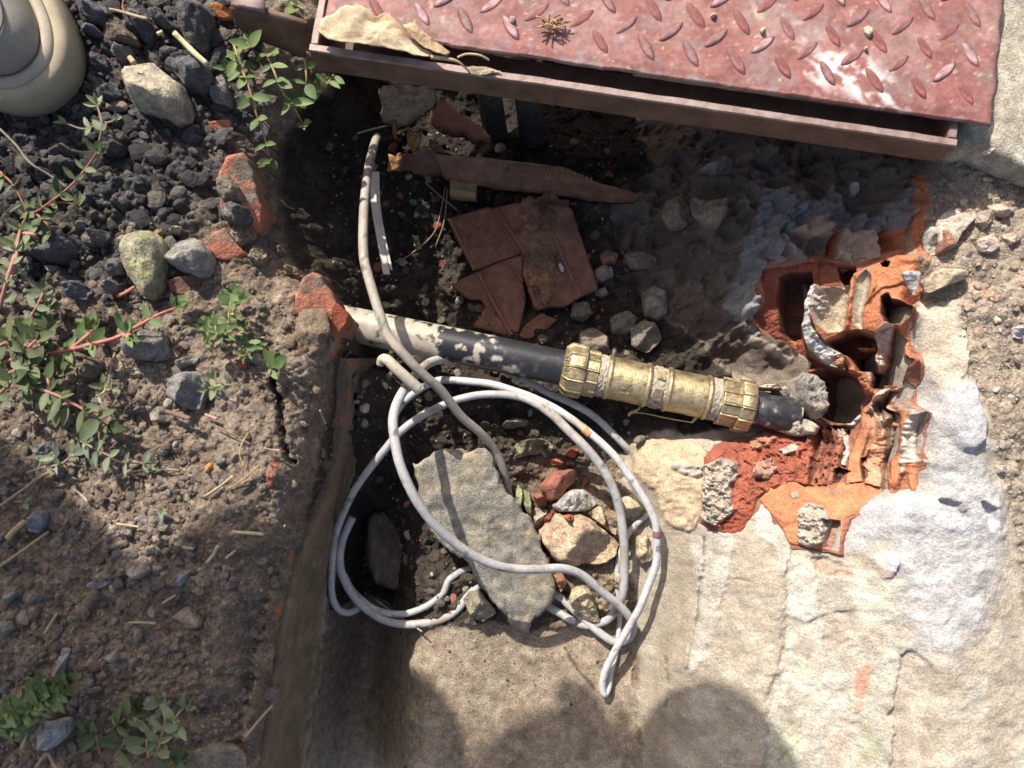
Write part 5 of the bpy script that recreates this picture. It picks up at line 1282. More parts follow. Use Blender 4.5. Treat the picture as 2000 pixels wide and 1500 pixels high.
# grooved clay slab along the dark opening
gs = shard('hollow_brick', T([(-10, 70, -.125), (120, 82, -.125), (260, 92, -.125), (600, 125, -.125), (930, 165, -.125), (1060, 215, -.128), (1190, 285, -.130), (1500, 372, -.136), (1500, 400, -.146), (1290, 410, -.156), (1100, 385, -.158), (940, 352, -.156), (720, 335, -.154), (500, 308, -.152), (250, 275, -.150), (60, 235, -.150)]), 0.016, (0.25, 0.135, 0.085), 'long broken hollow brick with grooved face below the dark opening', 'brick', jag=0.0012, lump=0.0012, col2=(0.19, 0.11, 0.075), n=110)
for k in range(20):
    x0 = 500 + k * 29 + (24 if k > 11 else 0)
    yt = np.interp(x0 + 60, [400, 930, 1190, 1500], [150, 185, 270, 360]); yb = np.interp(x0 - 20, [400, 940, 1300], [285, 330, 380])
    if x0 > 1080: continue
    rib(gs, [(x0 + 70, yt + 8, -.1285), (x0 + 30, (yt + yb) / 2 - 4, -.139), (x0 - 14, yb - 14, -.150)], .0018, .0030, (0.26, 0.14, 0.088))
yb_ = shard('clay_spacer', T([(105, 262, -.158), (200, 266, -.158), (305, 268, -.158), (298, 400, -.164), (200, 392, -.164), (104, 374, -.164)]), 0.016, (0.30, 0.215, 0.105), 'small yellowish grooved clay block beside the rootlets', 'clay block', jag=0.0006, lump=0.0005)
rib(yb_, [(110, 350, -.163), (200, 362, -.163), (296, 376, -.163)], .003, .003, (0.42, 0.30, 0.15))
# pieces around the opening under the hatch
def Q(pts): return [(640 + p[0] * 0.18, 140 + p[1] * 0.18, p[2]) for p in pts]
shard('rubble_block', Q([(600, 130, -.05), (900, 130, -.05), (1160, 190, -.055), (1060, 280, -.075), (930, 380, -.09), (780, 480, -.105), (650, 510, -.11), (560, 470, -.11), (600, 330, -.09), (540, 220, -.07)]), 0.03, (0.30, 0.235, 0.165), 'rough tan rubble block wedged under the hatch frame', 'rubble', mat='stone', jag=0.003, lump=0.004, col2=(0.24, 0.155, 0.11))
shard('hollow_brick', Q([(1240, 270, -.09), (1420, 430, -.10), (1560, 530, -.105), (1700, 640, -.11), (1790, 720, -.115), (1600, 740, -.13), (1460, 650, -.135), (1200, 610, -.14), (1100, 500, -.13), (1150, 380, -.11)]), 0.014, (0.29, 0.125, 0.08), 'jagged broken brick face above the rust-coloured debris', 'brick', jag=0.004, lump=0.001, n=80)
shard('hollow_brick', Q([(830, 880, -.135), (1050, 830, -.130), (1300, 870, -.130), (1480, 900, -.13), (1500, 1020, -.15), (1250, 1080, -.165), (1000, 1090, -.17), (800, 1080, -.17), (760, 960, -.155)]), 0.02, (0.22, 0.12, 0.08), 'muddy brick ledge above the small yellowish clay block', 'brick', jag=0.003, lump=0.003, n=80)
shard('brick_chip', Q([(700, 510, -.115), (745, 510, -.115), (745, 640, -.125), (730, 710, -.13), (705, 690, -.13)]), 0.008, (0.28, 0.13, 0.08), 'thin brown clay sliver below the rubble block', 'brick chip', n=24, jag=0.0008)
for (pts, lb) in (([(860, 640), (960, 690), (1030, 620), (1010, 760), (960, 820), (890, 820)], 'orange rust flake between the rubble block and brick ledge'),
                  ([(1100, 720), (1200, 770), (1250, 860), (1150, 860), (1100, 800)], 'brown-orange flake left of the dark opening'),
                  ([(650, 890), (740, 920), (800, 870), (820, 940), (780, 1060), (640, 1080), (660, 980)], 'orange-yellow flake beside the top of the hanging cable')):
    rock('rust_flake', [(640 + a * 0.18, 140 + b * 0.18) for a, b in pts], 0.008, (0.42, 0.20, 0.08), lb, 'flake', z0=-.135, col2=(0.22, 0.10, 0.05), rough=0.9)
for k, (xa, xb, lb) in enumerate(((958, 975, 'left grey post in the dark opening under the hatch'), (1032, 1042, 'right dim grey post in the dark opening under the hatch'))):
    tube('post', [(xa - 12, 120, -.10), (xa, 200, -.16), (xb, 300, -.255)], 0.0125 if k == 0 else 0.013, (0.11, 0.095, 0.08), lb, 'post', mat='stone', dirt=(0.08, 0.065, 0.05), sides=16)

# ------------------------------------------------------------------ broken concrete slab and rubble in the pit
shard('concrete_chunk', [(806, 905, -.118), (852, 884, -.112), (901, 880, -.112), (953, 876, -.118), (964, 913, -.124), (971, 941, -.128), (1006, 980, -.136), (1034, 1007, -.142), (1046, 1038, -.147), (1066, 1076, -.153), (1073, 1108, -.158), (1087, 1157, -.166), (1083, 1178, -.169), (1040, 1214, -.176), (1024, 1246, -.182), (1010, 1236, -.180), (975, 1190, -.172), (940, 1148, -.164), (912, 1097, -.152), (868, 1068, -.142), (822, 1010, -.132)], 0.024, (0.245, 0.22, 0.178), 'large flat slab of broken grey concrete leaning in the pit', 'concrete slab', mat='concrete', n=180, jag=0.005, lump=0.0035, bevel=0.0028, col2=(0.28, 0.235, 0.165), side=(0.33, 0.285, 0.225))
PZ = {}
def K(pts): return [(950 + p[0] * 0.19, 820 + p[1] * 0.19) for p in pts]
rock('tan_block', K([(530, 1170), (640, 1060), (700, 960), (780, 970), (900, 940), (1050, 1000), (1170, 1100), (1340, 1240), (1370, 1330), (1300, 1440), (1150, 1500), (880, 1500), (700, 1440), (620, 1290)]), 0.036, (0.44, 0.335, 0.22), 'biggest tan rubble block beside the leaning concrete slab', 'rubble', boxy=5, facets=2, n=60, col2=(0.42, 0.28, 0.19), rough=0.7)
rock('brick_chip', K([(770, 985), (830, 960), (900, 975), (890, 1020), (810, 1035)]), 0.040, (0.45, 0.15, 0.09), 'red brick spot on top of the biggest tan block', 'brick chip', mat='brick', facets=1, n=24)
rock('stone', K([(670, 880), (780, 780), (870, 715), (1000, 715), (1080, 770), (1145, 850), (1060, 930), (900, 950), (730, 945)]), 0.034, (0.40, 0.37, 0.335), 'grey-white stone beside the red brick piece in the pit', boxy=4, n=48, col2=(0.33, 0.30, 0.25))
rock('brick_piece', K([(535, 680), (620, 600), (700, 520), (900, 500), (950, 600), (830, 700), (790, 790), (650, 845)]), 0.026, (0.29, 0.115, 0.08), 'red brick piece lying between the slab and grey-white stone', 'brick', mat='brick', boxy=7, facets=1, n=44)
rock('brick_piece', K([(465, 770), (560, 745), (630, 830), (610, 880), (545, 890)]), 0.026, (0.34, 0.13, 0.09), 'small red brick cube left of the red brick piece', 'brick', mat='brick', boxy=6, facets=1)
rock('brick_chip', K([(655, 440), (680, 400), (760, 385), (810, 440), (770, 470), (680, 465)]), 0.020, (0.38, 0.14, 0.085), 'orange-red brick chip above the red brick piece', 'brick chip', mat='brick')
rock('brick_chip', K([(810, 440), (860, 420), (905, 440), (900, 462), (820, 462)]), 0.018, (0.45, 0.22, 0.15), 'pink brick chip beside the orange-red chip', 'brick chip', mat='brick', n=22)
rock('brick_chip', K([(815, 350), (850, 300), (940, 300), (930, 370), (890, 395), (840, 370)]), 0.026, (0.42, 0.13, 0.07), 'orange-red chip highest up below the cable arch', 'brick chip', mat='brick')
rock('stone_chip', K([(905, 410), (945, 370), (1020, 430), (960, 440)]), 0.016, (0.5, 0.46, 0.4), 'white chip between the brick chips and cable arch', n=20)
rock('stone_chip', K([(910, 465), (940, 455), (1020, 480), (930, 490)]), 0.012, (0.52, 0.48, 0.42), 'narrow white chip under the other white chip', n=20)
rock('mossy_stone', K([(290, 860), (305, 680), (330, 665), (370, 720), (375, 800), (360, 920), (310, 900)]), 0.024, (0.28, 0.29, 0.16), 'pale mossy stone touching the edge of the leaning slab')
rock('mossy_stone', K([(370, 720), (440, 740), (470, 880), (460, 1000), (400, 940), (365, 830)]), 0.022, (0.22, 0.22, 0.13), 'darker mossy stone right of the pale mossy one')
rock('stone', K([(470, 960), (500, 900), (560, 920), (640, 930), (600, 1000), (560, 1090), (510, 1110), (490, 1040)]), 0.024, (0.38, 0.31, 0.26), 'small pinkish-grey stone at the slab edge above the tan block')
rock('brick_chip', K([(600, 990), (660, 920), (690, 950), (640, 1060), (560, 1120), (570, 1080)]), 0.022, (0.24, 0.07, 0.055), 'dark red sliver between pinkish stone and tan block', 'brick chip', mat='brick')
rock('stone', K([(380, 200), (480, 180), (640, 200), (700, 280), (640, 350), (470, 360), (290, 400), (270, 320), (290, 240)]), 0.030, (0.21, 0.18, 0.12), 'dark olive stone with pale spots under the cable arch', col2=(0.30, 0.27, 0.17), n=44)
rock('stone', K([(150, 60), (190, 0), (300, -20), (460, 10), (420, 60), (260, 90), (170, 90)]), 0.028, (0.24, 0.22, 0.16), 'olive stone with a light edge above the dark olive stone')
rock('tan_block', K([(1375, 820), (1420, 790), (1530, 765), (1590, 860), (1610, 960), (1530, 1040), (1440, 1010), (1400, 900)]), 0.030, (0.43, 0.335, 0.22), 'tan rubble lump between the two right cables', 'rubble', col2=(0.48, 0.40, 0.29))
rock('tan_block', K([(1040, 960), (1180, 880), (1200, 1000), (1250, 1080), (1340, 1120), (1340, 1200), (1180, 1080)]), 0.030, (0.40, 0.31, 0.20), 'tan rubble lump behind the biggest tan block', 'rubble')
rock('tan_block', K([(1540, 1220), (1640, 1160), (1720, 1290), (1700, 1440), (1600, 1490), (1530, 1400)]), 0.020, (0.41, 0.33, 0.22), 'lowest tan rubble lump beside the taped cable joint', 'rubble')
rock('tan_block', Z(8, [(1480, 490), (1540, 475), (1580, 510), (1610, 580), (1640, 690), (1560, 680), (1490, 640), (1460, 570)]), 0.034, (0.42, 0.34, 0.22), 'tan stone enclosed by the lower cable loops', 'rubble')
rock('stone', Z(8, [(330, 80), (440, 40), (560, 60), (640, 180), (690, 320), (600, 470), (480, 520), (380, 480), (330, 330)]), 0.045, (0.15, 0.12, 0.09), 'large dark brown stone in the shade inside the cable ring', n=50, boxy=5)
rock('stone', Z(8, [(865, 560), (900, 510), (970, 520), (1040, 610), (1055, 640), (975, 690), (910, 650)]), 0.026, (0.24, 0.21, 0.15), 'greenish stone under the lower left edge of the slab')
rock('brick_piece', Z(8, [(640, 500), (760, 420), (830, 440), (800, 580), (700, 650), (620, 600)]), 0.012, (0.17, 0.085, 0.06), 'brown brick piece in the shade left of the slab', 'brick', mat='brick', z0=-.204)
leaf_b = rock('dry_leaf', Z(8, [(1372, 420), (1430, 418), (1450, 470), (1415, 520), (1398, 480)]), 0.012, (0.42, 0.2, 0.1), 'crumpled orange-brown leaf under the thick grey cable', 'dry leaf', z0=-.178, rough=0.9)
for (pts, h, c, lb) in (
    (Z(5, [(1870, 210), (1930, 165), (2000, 195), (2010, 330), (1950, 365), (1885, 330)]), .03, (0.26, 0.225, 0.185), 'grey stone in the shade above the brass coupling'),
    (Z(5, [(1600, 80), (1640, 55), (1700, 60), (1712, 115), (1650, 140), (1610, 125)]), .02, (0.27, 0.235, 0.20), 'small grey stone right of the roof tile'),
    (Z(5, [(1600, 190), (1660, 180), (1690, 210), (1650, 235), (1590, 215)]), .014, (0.30, 0.27, 0.22), 'pale chip below the small grey stone near the tile'),
    (Z(5, [(1520, 430), (1600, 390), (1680, 450), (1690, 540), (1620, 560), (1520, 500)]), .024, (0.24, 0.18, 0.145), 'brown stone hard against the left brass nut'),
    (Z(5, [(1800, 400), (1870, 360), (1950, 380), (1980, 470), (1900, 540), (1820, 500)]), .028, (0.21, 0.185, 0.155), 'dark stone just above the middle of the coupling'),
    (Z(5, [(1690, 340), (1780, 300), (1850, 350), (1790, 440), (1700, 430)]), .024, (0.20, 0.175, 0.15), 'dark stone between the roof tile and the coupling'),
    (Z(5, [(1480, 260), (1560, 250), (1600, 320), (1540, 370), (1470, 340)]), .02, (0.20, 0.17, 0.14), 'dark stone at the lower right tip of the tile'),
    (Z(2, [(1630, 1420), (1680, 1390), (1740, 1420), (1720, 1470), (1650, 1480)]), .016, (0.26, 0.14, 0.1), 'brownish chip beyond the right edge of the tile'),
    (Z(2, [(1760, 1420), (1850, 1400), (1960, 1440), (1940, 1500), (1800, 1500)]), .02, (0.24, 0.165, 0.13), 'brown stone farther right of the tile edge'),
    (Z(3, [(0, 1120), (80, 1090), (140, 1150), (120, 1260), (40, 1280), (-20, 1220)]), .024, (0.28, 0.21, 0.145), 'tan lump in the shade right of the grooved brick'),
    (Z(3, [(150, 1100), (240, 1120), (340, 1110), (350, 1190), (290, 1280), (210, 1240), (160, 1180)]), .028, (0.29, 0.225, 0.16), 'crumbly tan lump below the middle of the frame'),
    (Z(3, [(180, 950), (320, 870), (370, 880), (380, 940), (280, 970)]), .02, (0.25, 0.19, 0.155), 'dark flat stone just under the frame bar'),
    (Z(2, [(655, 970), (685, 965), (695, 1015), (660, 1022)]), .008, (0.42, 0.35, 0.26), 'tiny pale chip left of the yellowish clay block')):
    rock('stone', pts, h, c, lb)
# chips and crumbs of the pit bed that nobody could count
def scatter(name, spots, label, mat='gravel', parent=None):
    base = []
    for k in range(12):
        bm = bmesh.new(); bmesh.ops.create_icosphere(bm, subdivisions=1 if k < 6 else 2, radius=1.0)
        v = np.array([q.co[:] for q in bm.verts]); f = np.array([[q.index for q in fc.verts] for fc in bm.faces]); bm.free()
        rg = np.random.default_rng(900 + k); v = v * (rg.uniform(0.72, 1.18, (len(v), 1)) if k < 6 else 0.95 + 0.42 * fbm(v[:, 0] * 1.1, v[:, 1] * 1.1, v[:, 2] * 1.1 + k, octv=3, seed=k)[:, None]) * np.array((1.0, rg.uniform(.65, 1), rg.uniform(.45, .75)))
        base.append((v, f))
    V, F, Cc = [], [], []; off = 0
    for (p, r, c) in spots:
        v, f = base[random.randrange(6) + (6 if r > .0028 else 0)]; a = random.uniform(0, 6.28); ca, sa = math.cos(a), math.sin(a); t = random.uniform(-.4, .4)
        R = np.array(((ca, -sa, 0), (sa, ca, 0), (0, 0, 1))) @ np.array(((1, 0, 0), (0, math.cos(t), -math.sin(t)), (0, math.sin(t), math.cos(t))))
        V.append(v @ R.T * r + p); F.append(f + off); off += len(v); Cc.append(np.tile(np.asarray(c) * random.uniform(.75, 1.25), (len(v), 1)))
    V = np.vstack(V); F = np.vstack(F)
    return tag(mesh_obj(name, V, F.tolist(), M[mat], parent, np.vstack(Cc), smooth=False), label, kind='stuff')
spots = []
while len(spots) < 1500:
    px, py = random.uniform(640, 1260), random.uniform(250, 1220)
    p = hit(px, py)
    if gsample(REG.astype(float), p[0], p[1]) != 1: continue
    r = random.uniform(.0008, .0022) if random.random() < 0.85 else random.uniform(.003, .006)
    spots.append((p + (0, 0, r * .2), r, random.choice([(0.12, 0.095, 0.07), (0.2, 0.17, 0.13), (0.28, 0.11, 0.07), (0.33, 0.29, 0.23), (0.08, 0.065, 0.05), (0.10, 0.08, 0.06), (0.15, 0.12, 0.09)])))
scatter('rubble_crumbs', spots, 'loose crumbs of brick and stone on the pit bed')
# mortar that closes round the pipe where it enters the wall
rock('mortar_lump', Z(6, [(690, 700), (760, 650), (810, 690), (830, 800), (850, 900), (800, 920), (720, 850), (690, 780)]), 0.054, (0.23, 0.21, 0.19), None, parent=right_wall, z0=-.140, boxy=5, n=60, rough=0.9, facets=0, col2=(0.33, 0.27, 0.22))
rock('mortar_lump', Z(6, [(600, 900), (700, 880), (800, 920), (870, 960), (820, 1010), (700, 1000), (620, 970), (560, 940)]), 0.030, (0.42, 0.35, 0.28), None, parent=right_wall, z0=-.128, boxy=4, n=40, rough=0.9, col2=(0.40, 0.17, 0.11))
rock('mortar_lump', Z(6, [(510, 725), (560, 715), (680, 725), (690, 745), (600, 748), (530, 742)]), 0.030, (0.45, 0.36, 0.28), None, parent=right_wall, z0=-.125, boxy=4, n=30, rough=0.9, col2=(0.42, 0.16, 0.09))
# chips of brick on the wall's break
for pts in ([(790, 110), (830, 80), (860, 110), (810, 130)], [(820, 150), (850, 140), (855, 190), (825, 180)], [(850, 140), (880, 130), (910, 165), (890, 190), (865, 180)], [(880, 90), (900, 80), (925, 130), (905, 160), (885, 130)], [(785, 190), (810, 185), (815, 205), (790, 210)], [(900, 170), (918, 175), (905, 195)]):
    rock('brick_chip', Z(9, pts), 0.006, (0.50, 0.20, 0.10), None, parent=right_wall, facets=1, n=18, mat='brick')
# rubble on the ground right of the wall
for (pts, h, c, lb) in (
    (Z(3, [(1520, 1230), (1560, 1180), (1620, 1160), (1650, 1200), (1700, 1180), (1760, 1190), (1690, 1260), (1640, 1310), (1610, 1380), (1560, 1400), (1530, 1330)]), .016, (0.47, 0.37, 0.30), 'largest pinkish white flake beside the slab shadow'),
    (Z(3, [(1530, 1270), (1560, 1250), (1600, 1340), (1570, 1410), (1530, 1410)]), .020, (0.36, 0.19, 0.13), 'reddish brown sliver under the largest pinkish flake'),
    (Z(3, [(1800, 1140), (1900, 1140), (1960, 1170), (1900, 1210), (1840, 1200)]), .014, (0.50, 0.37, 0.28), 'flat peach-coloured flake near the right slab shadow'),
    (Z(3, [(1740, 1180), (1800, 1170), (1830, 1230), (1780, 1280), (1730, 1240)]), .016, (0.38, 0.30, 0.24), 'brownish lump left of the peach-coloured flake'),
    (Z(3, [(1740, 1340), (1830, 1300), (1880, 1350), (1830, 1410), (1760, 1400)]), .014, (0.47, 0.38, 0.31), 'pale round flake below the brownish lump'),
    (Z(3, [(1880, 1310), (1960, 1290), (1990, 1340), (1920, 1370)]), .012, (0.46, 0.33, 0.25), 'pinkish flake nearest the right picture edge'),
    (Z(3, [(1450, 1300), (1490, 1240), (1520, 1230), (1530, 1420), (1470, 1420)]), .016, (0.36, 0.33, 0.28), 'grey crumbly lump beside the orange brick strip'),
    (Z(6, [(1440, 130), (1520, 70), (1680, 80), (1690, 120), (1560, 170), (1470, 205)]), .018, (0.43, 0.34, 0.24), 'long tan stone above the pale concrete strip'),
    (Z(6, [(1940, 400), (1975, 385), (1995, 420), (1985, 460), (1950, 455)]), .010, (0.50, 0.47, 0.47), 'round whitish pebble near the right picture edge'),
    (Z(6, [(1830, 1170), (1920, 1165), (1920, 1200), (1850, 1215)]), .008, (0.44, 0.38, 0.32), 'small tan flake below the right concrete patch')):
    rock('stone_flake', pts, h, c, lb)
spots = []
while len(spots) < 1500:
    px, py = random.uniform(1800, 2030), random.uniform(330, 1150)
    p = hit(px, py)
    if gsample(REG.astype(float), p[0], p[1]) != 0: continue
    r = random.uniform(.0006, .0014) if random.random() < .95 else random.uniform(.0016, .004)
    spots.append((p, r, random.choice([(0.30, 0.24, 0.18), (0.42, 0.34, 0.27), (0.22, 0.17, 0.13), (0.45, 0.30, 0.22), (0.36, 0.33, 0.29)])))
scatter('rubble_grit', spots, 'fine pale rubble grit right of the wall')
spots = []
while len(spots) < 420:
    px, py = random.uniform(610, 1260), 1205 + abs(random.gauss(0, 1)) * 110
    if py > 1520: continue
    p = hit(px, py)
    if gsample(REG.astype(float), p[0], p[1]) != 2: continue
    r = random.uniform(.0004, .0010) if random.random() < .93 else random.uniform(.001, .0024)
    spots.append((p + (0, 0, r * .3), r, random.choice([(0.12, 0.09, 0.065), (0.2, 0.16, 0.11), (0.32, 0.27, 0.2), (0.08, 0.06, 0.045), (0.30, 0.13, 0.08)])))
scatter('floor_crumbs', spots, 'crumbs of soil and mortar on the concrete floor')

# ------------------------------------------------------------------ stones on the left bank
BK = (0.052, 0.051, 0.055); GR = (0.20, 0.185, 0.165); BR = (0.17, 0.13, 0.10)
S_ = [
 (1, [(690, 370), (760, 340), (850, 335), (880, 380), (1000, 460), (1030, 490), (1060, 600), (1050, 650), (980, 690), (930, 650), (760, 600), (720, 520), (680, 450)], .042, (0.34, 0.295, 0.22), 'large angular tan stone below the straw, near the shoe', None),
 (1, [(930, 310), (1000, 290), (1090, 310), (1160, 360), (1180, 450), (1120, 490), (1030, 480), (990, 420), (930, 360)], .032, (0.10, 0.098, 0.10), 'dark grey stone touching the lower end of the straw', None),
 (1, [(1010, 60), (1090, 30), (1160, 40), (1190, 90), (1180, 200), (1130, 275), (1050, 250), (1000, 150)], .036, (0.085, 0.08, 0.08), 'largest black stone beside the rusty strap', (0.15, 0.13, 0.11)),
 (1, [(1200, 420), (1240, 415), (1290, 550), (1280, 590), (1200, 575), (1170, 540)], .022, (0.19, 0.18, 0.175), 'light grey wedge-shaped stone left of the leafy stem', None),
 (1, [(620, 250), (720, 240), (745, 285), (700, 330), (660, 340), (625, 300)], .022, (0.13, 0.125, 0.12), 'grey stone just above the large tan stone', None),
 (1, [(430, 0), (560, 0), (600, 60), (580, 130), (500, 110), (440, 60)], .028, (0.10, 0.10, 0.105), 'dark angular stone at the top next to the shoe', None),
 (1, [(450, 130), (500, 125), (590, 200), (580, 215), (460, 180)], .020, (0.13, 0.13, 0.14), 'thin bluish grey splinter touching the shoe sole', None),
 (1, [(790, 120), (840, 120), (860, 170), (830, 230), (780, 210), (775, 150)], .020, (0.07, 0.07, 0.075), 'small black stone left of the straw top', None),
 (1, [(820, 40), (880, 35), (920, 80), (960, 150), (900, 140), (840, 100)], .022, (0.09, 0.09, 0.095), 'black stone above the straw at the top edge', None),
 (1, [(600, 150), (680, 140), (740, 180), (770, 230), (680, 235), (600, 215)], .018, (0.15, 0.11, 0.08), 'brown earth lump between the shoe and straw', None),
 (1, [(690, 100), (740, 110), (780, 150), (750, 200), (690, 170)], .020, (0.08, 0.075, 0.075), 'black stone above the brown earth lump', None),
 (1, [(590, 570), (650, 545), (715, 580), (710, 615), (640, 625), (590, 605)], .006, (0.20, 0.16, 0.12), 'flat oval tan flake below the shoe', None),
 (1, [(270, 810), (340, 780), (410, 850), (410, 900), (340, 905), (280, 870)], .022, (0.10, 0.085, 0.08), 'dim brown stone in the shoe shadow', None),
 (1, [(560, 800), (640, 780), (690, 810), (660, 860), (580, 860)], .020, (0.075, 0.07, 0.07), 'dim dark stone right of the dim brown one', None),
 (1, [(540, 480), (640, 470), (680, 530), (620, 560), (540, 540)], .020, (0.065, 0.063, 0.066), 'black stone left of the large tan stone', None),
 (1, [(520, 300), (580, 310), (620, 400), (560, 420), (520, 380)], .020, (0.06, 0.06, 0.062), 'black stone against the lower shoe sole', None),
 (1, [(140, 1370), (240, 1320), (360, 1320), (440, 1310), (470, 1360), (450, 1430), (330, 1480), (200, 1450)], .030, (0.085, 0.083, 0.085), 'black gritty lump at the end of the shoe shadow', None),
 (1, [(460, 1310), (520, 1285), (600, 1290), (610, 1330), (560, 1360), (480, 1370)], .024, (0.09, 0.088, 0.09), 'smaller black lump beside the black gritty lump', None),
 (1, [(710, 1300), (820, 1285), (890, 1320), (922, 1400), (920, 1510), (885, 1600), (845, 1680), (800, 1670), (750, 1590), (685, 1460), (675, 1380)], .034, (0.27, 0.245, 0.17), 'tall mossy yellow-grey stone left of the rounded one', (0.26, 0.245, 0.135)),
 (1, [(985, 1345), (1070, 1322), (1155, 1365), (1192, 1440), (1178, 1530), (1130, 1555), (985, 1500), (928, 1455), (943, 1385)], .036, (0.24, 0.225, 0.20), 'rounded grey stone right of the tall mossy stone', None),
 (1, [(575, 1450), (620, 1430), (700, 1460), (690, 1530), (600, 1540)], .020, (0.14, 0.13, 0.12), 'small grey stone left of the tall mossy stone', None),
 (1, [(860, 1290), (880, 1265), (915, 1280), (920, 1330), (890, 1345)], .012, (0.34, 0.20, 0.09), 'small orange-brown pebble at the top of the mossy stone', None),
 (1, [(940, 1275), (980, 1258), (1030, 1275), (1010, 1305), (950, 1305)], .014, (0.30, 0.25, 0.18), 'tan crumb above the rounded grey stone', None),
 (4, [(700, 450), (740, 410), (900, 420), (930, 540), (900, 585), (760, 580), (700, 550)], .030, GR, 'grey stone under the tip of the red stem', None),
 (4, [(970, 590), (1060, 550), (1110, 560), (1100, 590), (1000, 630)], .014, (0.24, 0.215, 0.185), 'elongated pale pebble above the faceted grey stone', None),
 (4, [(930, 700), (1000, 650), (1110, 640), (1160, 740), (1110, 860), (1040, 860), (930, 780)], .036, (0.20, 0.185, 0.175), 'faceted grey stone with a pale seedling beside it', None),
 (4, [(430, 640), (480, 560), (570, 580), (580, 640), (500, 695)], .026, BR, 'brown stone under the middle of the red stem', None),
 (4, [(480, 310), (540, 285), (610, 330), (590, 370), (500, 370)], .022, (0.13, 0.10, 0.08), 'dark brown stone above the red stem', None),
 (4, [(1395, 560), (1440, 540), (1465, 580), (1440, 610), (1400, 595)], .012, (0.42, 0.37, 0.31), 'small white chip beside the bright green sprout', None),
 (4, [(840, 880), (900, 830), (990, 880), (960, 930), (850, 930)], .018, (0.24, 0.205, 0.165), 'tan stone above the brown stick', None),
 (4, [(760, 840), (800, 835), (815, 870), (790, 890), (760, 880)], .012, (0.19, 0.16, 0.14), 'small round pebble left of the tan stone', None),
 (4, [(690, 840), (740, 830), (750, 880), (710, 890)], .014, BR, 'small brown pebble near the seedling stem', None),
 (4, [(250, 60), (320, 50), (345, 80), (290, 105)], .012, (0.22, 0.20, 0.185), 'pale flat pebble left of the mossy stone', None),
 (4, [(370, 150), (440, 140), (510, 190), (480, 250), (390, 240)], .024, (0.11, 0.11, 0.12), 'shiny dark stone below the black lumps', None),
 (4, [(575, 150), (640, 135), (670, 170), (640, 210), (580, 200)], .018, (0.15, 0.145, 0.14), 'grey pebble left of the tall mossy stone foot', None),
 (4, [(1210, 1140), (1240, 1110), (1270, 1140), (1240, 1180), (1210, 1170)], .008, (0.13, 0.13, 0.13), 'small dark pebble on the bare soil', None),
 (4, [(1145, 1170), (1170, 1150), (1185, 1180), (1175, 1215), (1150, 1215)], .010, (0.48, 0.22, 0.08), 'small orange lump on the bare soil', None),
 (4, [(1330, 610), (1360, 590), (1382, 605), (1370, 630), (1330, 635)], .008, (0.36, 0.10, 0.05), 'tiny red brick crumb among the small sprouts', None),
 (4, [(190, 1060), (280, 1030), (350, 1090), (300, 1130), (210, 1110)], .020, (0.12, 0.115, 0.115), 'dark grey stone under the blue-green creeper', None),
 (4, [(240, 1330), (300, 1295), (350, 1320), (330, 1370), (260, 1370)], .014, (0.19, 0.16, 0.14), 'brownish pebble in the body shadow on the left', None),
 (7, [(705, 420), (720, 380), (805, 345), (830, 400), (770, 450)], .016, (0.34, 0.29, 0.25), 'pale triangular stone in the shaded soil', None),
 (7, [(490, 470), (560, 435), (600, 470), (560, 500), (500, 495)], .014, (0.29, 0.27, 0.26), 'pale grey stone left of the triangular one', None),
 (7, [(150, 130), (200, 60), (265, 60), (265, 130), (210, 195), (150, 180)], .018, (0.20, 0.20, 0.215), 'bluish grey stone near the dry grass blades', None),
 (7, [(970, 650), (1040, 600), (1130, 680), (1120, 720), (1040, 720)], .016, (0.29, 0.235, 0.175), 'tan stone in the middle of the shaded gravel', None),
 (7, [(580, 880), (640, 850), (655, 890), (640, 920), (600, 905)], .010, (0.33, 0.30, 0.28), 'small white stone below the tan shaded stone', None),
 (7, [(190, 1300), (230, 1250), (370, 1240), (380, 1310), (280, 1405), (210, 1360)], .026, (0.36, 0.35, 0.35), 'whitish stone at the bottom left among weeds', None),
 (7, [(665, 180), (730, 160), (735, 210), (690, 220)], .012, (0.28, 0.235, 0.19), 'tan pebble under the fallen leaf', None),
 (7, [(845, 195), (880, 195), (895, 240), (870, 265)], .006, (0.33, 0.22, 0.17), 'small reddish chip right of the tan pebble', None),
 (7, [(810, 270), (850, 262), (858, 300), (825, 308)], .010, (0.36, 0.31, 0.25), 'cream pebble below the reddish chip', None),
 (7, [(-20, 690), (35, 685), (55, 730), (0, 780)], .018, (0.33, 0.29, 0.25), 'cream stone cut by the left picture edge', None),
 (7, [(10, 530), (60, 500), (100, 530), (40, 595), (10, 575)], .014, (0.24, 0.22, 0.21), 'grey pebble near the left picture edge', None),
 (7, [(145, 560), (190, 520), (235, 545), (210, 580)], .012, (0.21, 0.175, 0.16), 'brown pebble right of that grey edge pebble', None),
 (7, [(960, 480), (990, 445), (1000, 400), (1060, 410), (1040, 460), (1000, 490)], .012, (0.25, 0.25, 0.265), 'bluish chip beside the pale triangular stone', None),
 (7, [(345, 830), (390, 830), (370, 900), (330, 1010), (305, 990), (320, 900)], .010, (0.28, 0.265, 0.26), 'long pale sliver above the feathery weed', None),
 (7, [(800, 1110), (840, 1090), (860, 1130), (820, 1150)], .012, (0.26, 0.25, 0.245), 'pale pebble above the pale-leaved weed', None),
 (7, [(1000, 1420), (1120, 1360), (1280, 1370), (1355, 1390), (1370, 1480), (1370, 1600), (1000, 1600)], .014, (0.22, 0.185, 0.145), 'broad tan earth clod at the bottom edge', None),
 (7, [(1440, 1080), (1500, 1040), (1560, 1060), (1540, 1120), (1460, 1120)], .014, (0.20, 0.165, 0.145), 'brown clod on the pit rim', None),
]
